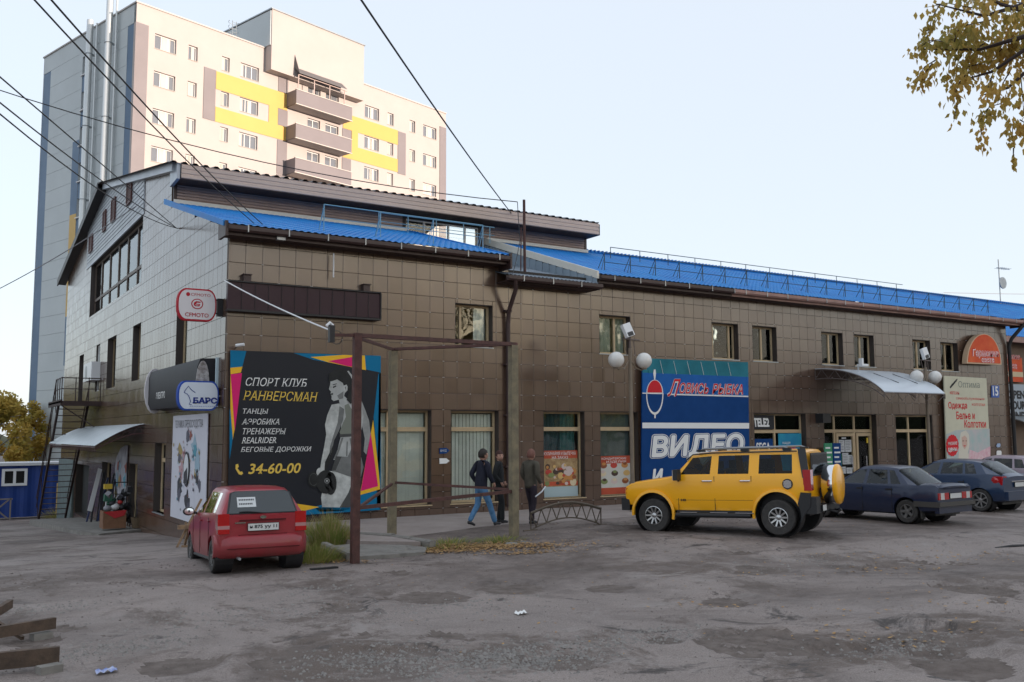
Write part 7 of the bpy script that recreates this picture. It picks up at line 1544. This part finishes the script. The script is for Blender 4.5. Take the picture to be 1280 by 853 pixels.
# ================================================================== FOREGROUND TIMBER AND LITTER
def plank(px0, py0, px1, py1, zt, hgt, label, m_=wood):
    a_, c_ = atZ(px0, py0, zt), atZ(px1, py1, zt); d = (c_ - a_).normalized(); n_ = Vector((-d.y, d.x, 0)); a2 = a_ - d * 1.6
    b = MB(); b.prism([a2, a2 + n_ * .07, a2 + n_ * .07 + Vector((0, 0, hgt)), a2 + Vector((0, 0, hgt))], (c_ - a2)); o = b.build('plank', m_, None); return tag(o, label, 'plank')
wdk = mat('damp_brown_timber', (.115, .075, .05), .8, ns=6, col2=(.055, .038, .028), bump=.3, bs=40)
plank(0, 770, 16, 760, .10, .11, 'short end of brown plank at the left frame edge, farthest of the three', wdk)
plank(0, 798, 70, 786, .08, .13, 'brown plank on edge in the middle of the three at the left', wdk)
plank(0, 838, 74, 830, .05, .17, 'nearest brown plank on edge at the lower left corner', wdk)
for (px, py, lab) in ((52, 797, 'grey stone block holding up the middle plank'), (62, 842, 'grey stone block holding up the nearest plank')):
    p = atZ(px, py, 0); b = MB(); b.box(p.x - .11, p.x + .11, p.y - .06, p.y + .08, gh(p.x, p.y) - .02, gh(p.x, p.y) + .075, Matrix.Translation(p) @ Matrix.Rotation(.3, 4, 'Z') @ Matrix.Translation(-p)); tag(b.build('stone_block', concrete), lab, 'stone')
p = atZ(8, 800, 0); b = MB(); b.tube([(p.x - .08, p.y + .3, .16), (p.x + .16, p.y - .12, .02)], .028, 4); tag(b.build('timber_offcut', wdk), 'thin slanting timber offcut between the middle and nearest planks', 'timber')
def litter(px, py, r, label, m_):
    p = atZ(px, py, 0); z = gh(p.x, p.y); b = MB(); vs = []
    for j in range(4):
        for i in range(7): vs.append((p.x + r * (i - 3) / 3, p.y + r * .6 * (j - 1.5) / 1.5, z + .012 + .05 * abs(mnoise.noise(Vector((i * .9, j * .9, px)))) + .02 * (i % 2)))
    b.add(vs, [(j * 7 + i, j * 7 + i + 1, j * 7 + i + 8, j * 7 + i + 7) for j in range(3) for i in range(6)]); return tag(b.build('crumpled_paper', m_), label, 'litter')
litter(652, 768, .085, 'crumpled white paper lying in the middle of the asphalt', pw); o = litter(133, 843, .10, 'blue and white crumpled wrapper at the bottom left', flatm('wrapper_print', (.65, .68, .75), ns=16, col2=(.03, .10, .45)))
def rock(p, r, label=None, m_=concrete, name='stone'):
    bm = bmesh.new(); bmesh.ops.create_icosphere(bm, subdivisions=2, radius=r)
    for v in bm.verts: v.co *= 1 + .35 * mnoise.noise(v.co * (2.2 / r) + Vector(p)); v.co.z *= .45
    me = bpy.data.meshes.new(name); bm.to_mesh(me); bm.free(); me.materials.append(m_); o = link(name, me); o.location = p
    if label: tag(o, label, 'stone')
    return o
rock(atZ(503, 690, .02), .22, 'flat grey stone lying on the bare slab behind the rusty post'); rock(atZ(640, 683, .03), .20, 'pale broken concrete lump at the foot of the right olive post'); rock(atZ(655, 680, .03), .16, 'small dark concrete fragment right of the olive post foot')
b = MB(); p = atZ(1262, 686, .1); b.tube([p + Vector((-.3, .1, .02)), p + Vector((.1, .0, .05)), p + Vector((1.2, -.3, .03))], .025, 5); tag(b.build('cable_end', black), 'black cable end lying on the asphalt at the right edge', 'cable')
b = MB(); p = atZ(405, 712, .0); b.box(p.x - .25, p.x + .25, p.y - .05, p.y + .05, gh(p.x, p.y) + .0, gh(p.x, p.y) + .03); tag(b.build('metal_strip', black), 'thin dark strip lying on the asphalt left of the rusty post', 'scrap')
# gravel and fallen leaves
random.seed(9)
gm = mat('pale_gravel', (.30, .28, .26), .9, ns=9, na=.45); c = MB()
def pebble(c, x, y, r):
    z = gh(x, y); h = r * random.uniform(.3, .8); a = random.random() * 6.28; P = [(x + r * cos(a + k * 1.257) * random.uniform(.7, 1.2), y + r * sin(a + k * 1.257) * random.uniform(.7, 1.2), z - .004) for k in range(5)]
    c.add(P + [(x + r * .2, y, z + h), (x - r * .25, y + r * .1, z + h * .9)], [(0, 1, 5), (1, 2, 5), (2, 6, 5), (2, 3, 6), (3, 4, 6), (4, 0, 6), (0, 5, 6)])
spots = [(610, 825, 1.1, 1500), (700, 815, 1.0, 700), (450, 818, .8, 500), (820, 795, .8, 350), (1120, 805, 1.0, 500), (560, 760, 1.4, 350), (300, 770, 1.5, 400), (150, 810, .8, 500), (60, 760, .8, 300), (1000, 710, 1.5, 300), (480, 830, .8, 400), (380, 740, 1.0, 200), (30, 830, .6, 250)]
for px, py, s_, n in spots:
    p = atZ(px, py, 0)
    for i in range(n): x, y = random.gauss(p.x, s_ * .55), random.gauss(p.y, s_ * .3); pebble(c, x, y, random.choice((.008, .012, .012, .02, .03)))
stuff(c.build('gravel', gm)); c = MB()
for i in range(26000):
    x, y = random.uniform(-2, 19), 6.2 + 12.8 * random.random() ** 1.5
    if erode(x, y) > .5 or inpot(x, y) or random.random() < .45: pebble(c, x, y, random.choice((.005, .007, .007, .009, .009, .012, .018)) * (1 + max(0, y - 12) * .12))
stuff(c.build('gravel', mat('dark_grit', (.235, .20, .18), .9, ns=11, col2=(.09, .075, .066))))
lm = mat('fallen_yellow_leaf', (.50, .32, .12), .8, ns=13, col2=(.22, .11, .05)); c = MB()
def fleaf(c, x, y, z, r):
    a = random.random() * 6.28; t1, t2 = random.uniform(-.3, .3), random.uniform(-.3, .3); u = Vector((cos(a), sin(a), t1)); w = Vector((-sin(a), cos(a), t2)); o_ = Vector((x, y, z + r * .35))
    c.add([o_ - u * r, o_ - u * r * .2 + w * r * .6, o_ + u * r, o_ - u * r * .2 - w * r * .6], [(0, 1, 2, 3)])
for px, py, s_, n in ((575, 684, 1.0, 2600), (545, 689, .6, 500), (640, 686, .8, 900), (660, 692, .5, 300), (900, 753, .4, 30), (1115, 718, .5, 30), (1140, 790, 1.0, 70), (1230, 760, 1.2, 60), (1050, 722, 1.2, 40), (400, 700, .45, 350), (440, 688, .6, 250), (1200, 700, 1.6, 120), (1010, 655, 1.0, 60), (395, 672, .5, 200)):
    p = atZ(px, py, .04); ang = -.55
    for i in range(n):
        a1, a2 = random.gauss(0, s_ * .9), random.gauss(0, s_ * .28); x, y = p.x + a1 * cos(ang) - a2 * sin(ang), p.y + a1 * sin(ang) + a2 * cos(ang); fleaf(c, x, y, gh(x, y) + random.uniform(.004, .03 if n > 300 else .01), random.uniform(.018, .04))
for i in range(350): x, y = random.uniform(5, 20), random.uniform(7, 20); fleaf(c, x, y, gh(x, y), random.uniform(.014, .028))
stuff(c.build('fallen_leaves', lm))
# grass tufts
gA = mat('tuft_green_grass', (.17, .24, .05), .7, ns=3, col2=(.32, .30, .09)); gB = mat('dry_straw_grass', (.50, .40, .19), .8, ns=3, na=.3)
def tuft(name, label, x, y, r, h, n, dry, z=None):
    t = thing(name, label, 'plant', (x, y, gh(x, y))); 
    for nm, m_, k in (('blades', gA, int(n * (1 - dry))), ('dry_stems', gB, int(n * dry))):
        c = MB()
        for i in range(k):
            a = random.random() * 6.28; q = r * random.random() ** .6; bx, by = x + q * cos(a), y + q * sin(a); hh = h * random.uniform(.45, 1.1) * (1.15 if m_ is gB else 1) * (1 - .45 * q / r); lx, ly = random.gauss(0, .18) * hh + (bx - x) * .5, random.gauss(0, .18) * hh + (by - y) * .5; w_ = random.uniform(.005, .011); z0_ = gh(bx, by) - .02
            u = Vector((cos(a + 1.5), sin(a + 1.5), 0)) * w_; p0 = Vector((bx, by, z0_)); p1 = p0 + Vector((lx * .4, ly * .4, hh * .6)); p2 = p0 + Vector((lx, ly, hh))
            c.add([p0 - u, p0 + u, p1 + u * .8, p2, p1 - u * .8], [(0, 1, 2, 4), (4, 2, 3)])
        o = c.build(nm, m_, t, world=True); stuff(o)
    return t
p = atZ(412, 678, .05); tuft('grass_tuft', 'tall yellow green grass tuft between the red car and the rusty post', p.x, p.y, .46, .84, 1300, .22)
p = atZ(392, 701, -.0); tuft('weed_clump', 'low dark green weeds at the rear corner of the red car', p.x, p.y, .55, .42, 900, .1); p = atZ(383, 676, .0); tuft('weed_clump', 'grey green flowering weeds beside the red car tail lamp', p.x, p.y + .3, .4, .62, 500, .4)
p = atZ(560, 681, .05); tuft('grass_tuft', 'low grass in the leaf litter left of the olive post', p.x, p.y, .7, .2, 400, .15); p = atZ(625, 678, .05); tuft('grass_tuft', 'sparse grass at the foot of the right olive post', p.x, p.y, .5, .18, 280, .15); p = atZ(500, 668, .12); tuft('grass_tuft', 'thin grass line at the foot of the left olive post', p.x, p.y, .4, .1, 160, .1)
p = atZ(25, 628, -1.9); tuft('grass_tuft', 'rough grass in front of the blue cabin', p.x + 1.5, 58.2, 1.3, .8, 900, .5)
# ================================================================== OVERHEAD CABLES
def cable(name, label, pts, r, sag=0., m_=wire_m):
    P = [Vector(p) for p in pts]; out = []
    for a, c in zip(P[:-1], P[1:]):
        for i in range(12): q = i / 12; out.append(a + (c - a) * q - Vector((0, 0, sag * 4 * q * (1 - q))))
    out.append(P[-1]); b = MB(); b.tube(out, r, 6); t = b.build(name, m_, None, smooth=True); return tag(t, label, 'cable')
HK = atX(222, 286, 6.38)
def up_at(px, py, dist): r = ray(px, py).normalized(); return E0 + r * dist
for i, (px, py, s_) in enumerate(((-60, 80, .15), (-60, 92, .3), (-60, 45, .0))):
    cable('power_cable', ['lower left power cable running to the bracket on the end wall', 'second lower left power cable with deeper sag to the end wall bracket', 'upper of the three left power cables ending at the end wall bracket'][i], [up_at(px, py, 13), HK + Vector((0, .1 * i, .03 * i))], .011, s_)
e1 = atY(322, 283, 24.6); cable('power_cable', 'steep power cable from the top left to the blue roof, left one', [up_at(20, -25, 12), e1], .011, .12); cable('power_cable', 'steep power cable from the top left to the blue roof, right one', [up_at(42, -25, 12), e1 + Vector((.25, 0, -.02))], .012, .12)
mast = thing('roof_mast', 'brown pipe mast rising from the grey roof beside the attic', 'mast', atY(656, 340, 24.6)); pm = atY(656, 343, 24.6); pt = atY(655, 250, 24.6); b = MB(); b.tube([pm, pt], .045, 8); b.tube([pm + Vector((-.15, 0, .1)), pm + Vector((-.13, 0, 1.5))], .02, 6); b.build('pipe', rust, mast, world=True)
cable('telephone_cable', 'thin cable crossing from the far left over the attic to the roof mast', [up_at(-40, 100, 30), pt + Vector((-.25, 0, -.1))], .014, .5); cable('telephone_cable', 'thick cable falling from the top middle to the attic roof', [up_at(438, -20, 16), atY(640, 268, 29.3)], .018, .10)
cable('telephone_cable', 'slack cable from the mast down to the gutter pipe', [pt + Vector((-.25, 0, -.1)), atY(650, 300, 24.4), atY(640, 345, 23.1)], .012, .1)
cable('telephone_cable', 'faint cable behind the end gable towards the left frame edge', [atX(170, 258, 6.3), atY(-40, 380, 50)], .02, .2, mat('grey_cable', (.25, .25, .27), .6))
cable('telephone_cable', 'faint line over the far right roof', [atY(1180, 366, 60), atY(1330, 368, 60)], .03, .05, bpy.data.materials['grey_cable'])
cable('corner_cable', 'pale cable from the building corner down to the rusty frame insulator', [atY(281, 351, 23.55), Vector((PA[0] - .52, PA[1], 4.32))], .016, .05, pvc)
# ================================================================== BIRCH OVERHEAD
random.seed(17)
bt = thing('birch_tree', 'birch tree at the upper right with hanging yellow brown autumn twigs', 'tree', (16.0, 3.0, gz(16, 3)))
b = MB(); b.tube([(16, 3, 0), (15.9, 3.1, 4), (15.7, 3.2, 8), (15.6, 3.2, 13)], [.22, .18, .12, .04], 12); b.build('trunk', bark, bt, smooth=True, world=True)
lv = MB(); tw_ = MB(); anchor = [up_at(1300, 45, 10.5), up_at(1300, 110, 11), up_at(1300, -30, 10), up_at(1300, 170, 11)]
def leaf(c, o_, r):
    d = Vector((random.gauss(0, .4), random.gauss(0, .4), -1)).normalized(); w = d.cross(Vector((random.gauss(0, 1), random.gauss(0, 1), random.gauss(0, .3)))).normalized(); n_ = d.cross(w) * r * .15
    c.add([o_, o_ + d * r * .8 + w * r * .62 + n_, o_ + d * r * 1.9, o_ + d * r * .8 - w * r * .62 + n_], [(0, 1, 2, 3)])
def spray(px, py, dpx, dpy, n, dist, spread=6):
    a = up_at(px, py, dist); c = up_at(px + dpx, py + dpy, dist + random.uniform(-.4, .4)); m1 = (a + c) / 2 + Vector((0, 0, .05)); tw_.tube([a, m1, c], [.007, .005, .002], 4)
    for i in range(int(n * .68)):
        q = random.random(); p = a + (c - a) * q; s_ = spread / 117; leaf(lv, p + Vector((random.gauss(0, s_), random.gauss(0, s_), random.gauss(0, s_ * .9))), random.uniform(.027, .045))
B0 = [((1300, 40), (1225, 62), (1150, 62)), ((1300, 20), (1250, 5), (1205, -20)), ((1300, 50), (1240, 90), (1205, 100)), ((1300, 75), (1260, 110), (1225, 120)), ((1300, 0), (1230, 20), (1170, 5))]
for ch_ in B0: b_ = [up_at(*q, 10.5) for q in ch_]; tw_.tube([Vector((15.7, 3.2, b_[0].z - .5))] + b_, [.05, .03, .015, .005], 5)
for (px, py, dx, dy, n, sp) in [(1200, 50, -58, 12, 95, 7), (1195, 45, -12, 60, 90, 6), (1170, 75, -28, 30, 70, 6), (1165, 80, -12, 28, 45, 4), (1215, 10, -60, 0, 50, 5), (1175, 5, -18, 45, 45, 4), (1165, 20, -10, 30, 30, 4), (1240, 25, -60, 25, 200, 9), (1250, 15, 40, 8, 160, 9), (1280, 30, -50, 35, 220, 10), (1230, 55, -30, 30, 190, 9), (1225, 80, -30, 20, 160, 8),
        (1210, 90, -20, 38, 95, 5), (1200, 125, -8, 28, 20, 3), (1240, 95, -8, 40, 70, 5), (1228, 140, -2, 45, 55, 4), (1262, 90, -15, 40, 90, 7), (1275, 85, 5, 60, 80, 6), (1268, 150, -3, 25, 60, 5), (1267, 185, 0, 30, 18, 1.6), (1250, 130, -25, 20, 60, 5), (1290, 5, -80, 5, 190, 11), (1292, 60, -50, 10, 160, 9), (1210, 30, -20, 20, 90, 7), (1275, 150, 12, 20, 60, 6), (1245, -5, -50, 0, 120, 8), (1180, 52, -35, 10, 60, 5), (1255, 60, -10, 20, 120, 9), (1222, 45, -25, 10, 140, 8), (1275, 45, 5, 10, 120, 10)]:
    spray(px, py, dx, dy, n, 10.5 + random.uniform(-.6, .6), sp)
for i in range(500):                                             # the rest of the crown, above and right of the frame
    p = Vector((15.6 + random.gauss(0, 1.9), 3.2 + random.gauss(0, 1.9), 9.5 + random.gauss(0, 2.0)))
    if (p - E0).normalized().dot(-RZ) > .80: continue
    for k in range(9): leaf(lv, p + Vector((random.gauss(0, .2), random.gauss(0, .2), random.gauss(0, .25))), random.uniform(.03, .045))
lvm = mat('birch_leaf', (.62, .36, .08), .6, ns=1.9, col2=(.28, .28, .07)); lb_ = lvm.node_tree.nodes['Principled BSDF']
def translucent(M, w=.45):
    N = M.node_tree.nodes; L = M.node_tree.links; b = N['Principled BSDF']; t = N.new('ShaderNodeBsdfTranslucent'); mx = N.new('ShaderNodeMixShader'); mx.inputs[0].default_value = w
    src = b.inputs['Base Color'].links[0].from_socket; L.new(src, t.inputs['Color']); L.new(b.outputs[0], mx.inputs[1]); L.new(t.outputs[0], mx.inputs[2]); L.new(mx.outputs[0], N['Material Output'].inputs['Surface'])
for q_ in (lvm, leafA, leafB, leafC, gA, gB): translucent(q_)
tw_.build('branch', mat('dark_birch_twig', (.035, .02, .018), .7), bt, world=True)
me = bpy.data.meshes.new('crown'); me.from_pydata(lv.v, [], lv.f); me.update(); me.materials.append(lvm); link('crown', me, bt, True)
# autumn trees across the yard, behind the viewer: they show in the attic windows
for i, (x, y, h, r, m_) in enumerate(((28, -16, 13, 4, leafA), (36, -20, 14, 4.5, leafC), (44, -15, 12, 4, leafA), (20, -24, 12, 4, leafB), (54, -22, 14, 4.5, leafB))):
    tree('yard_tree', ['yellow birch across the yard behind the viewer', 'orange tree across the yard behind the viewer', 'second yellow birch farther right behind the viewer', 'green tree behind the viewer on the left', 'green tree far right behind the viewer'][i], x, y, h, r, m_, 1500, .3)
# ================================================================== GROUPS OF LOOK-ALIKES
for o in list(S.objects):
    c = o.get('category')
    if c and not o.parent and not o.get('group'):
        g = {'car': 'cars parked in front of the shops', 'person': 'men walking past the shops', 'cable': 'overhead cables', 'plank': 'planks at the left frame edge', 'street lamp': 'twin globe street lamps', 'kerb': 'broken kerbs', 'tree': 'autumn trees'}.get(c)
        if g: o['group'] = g
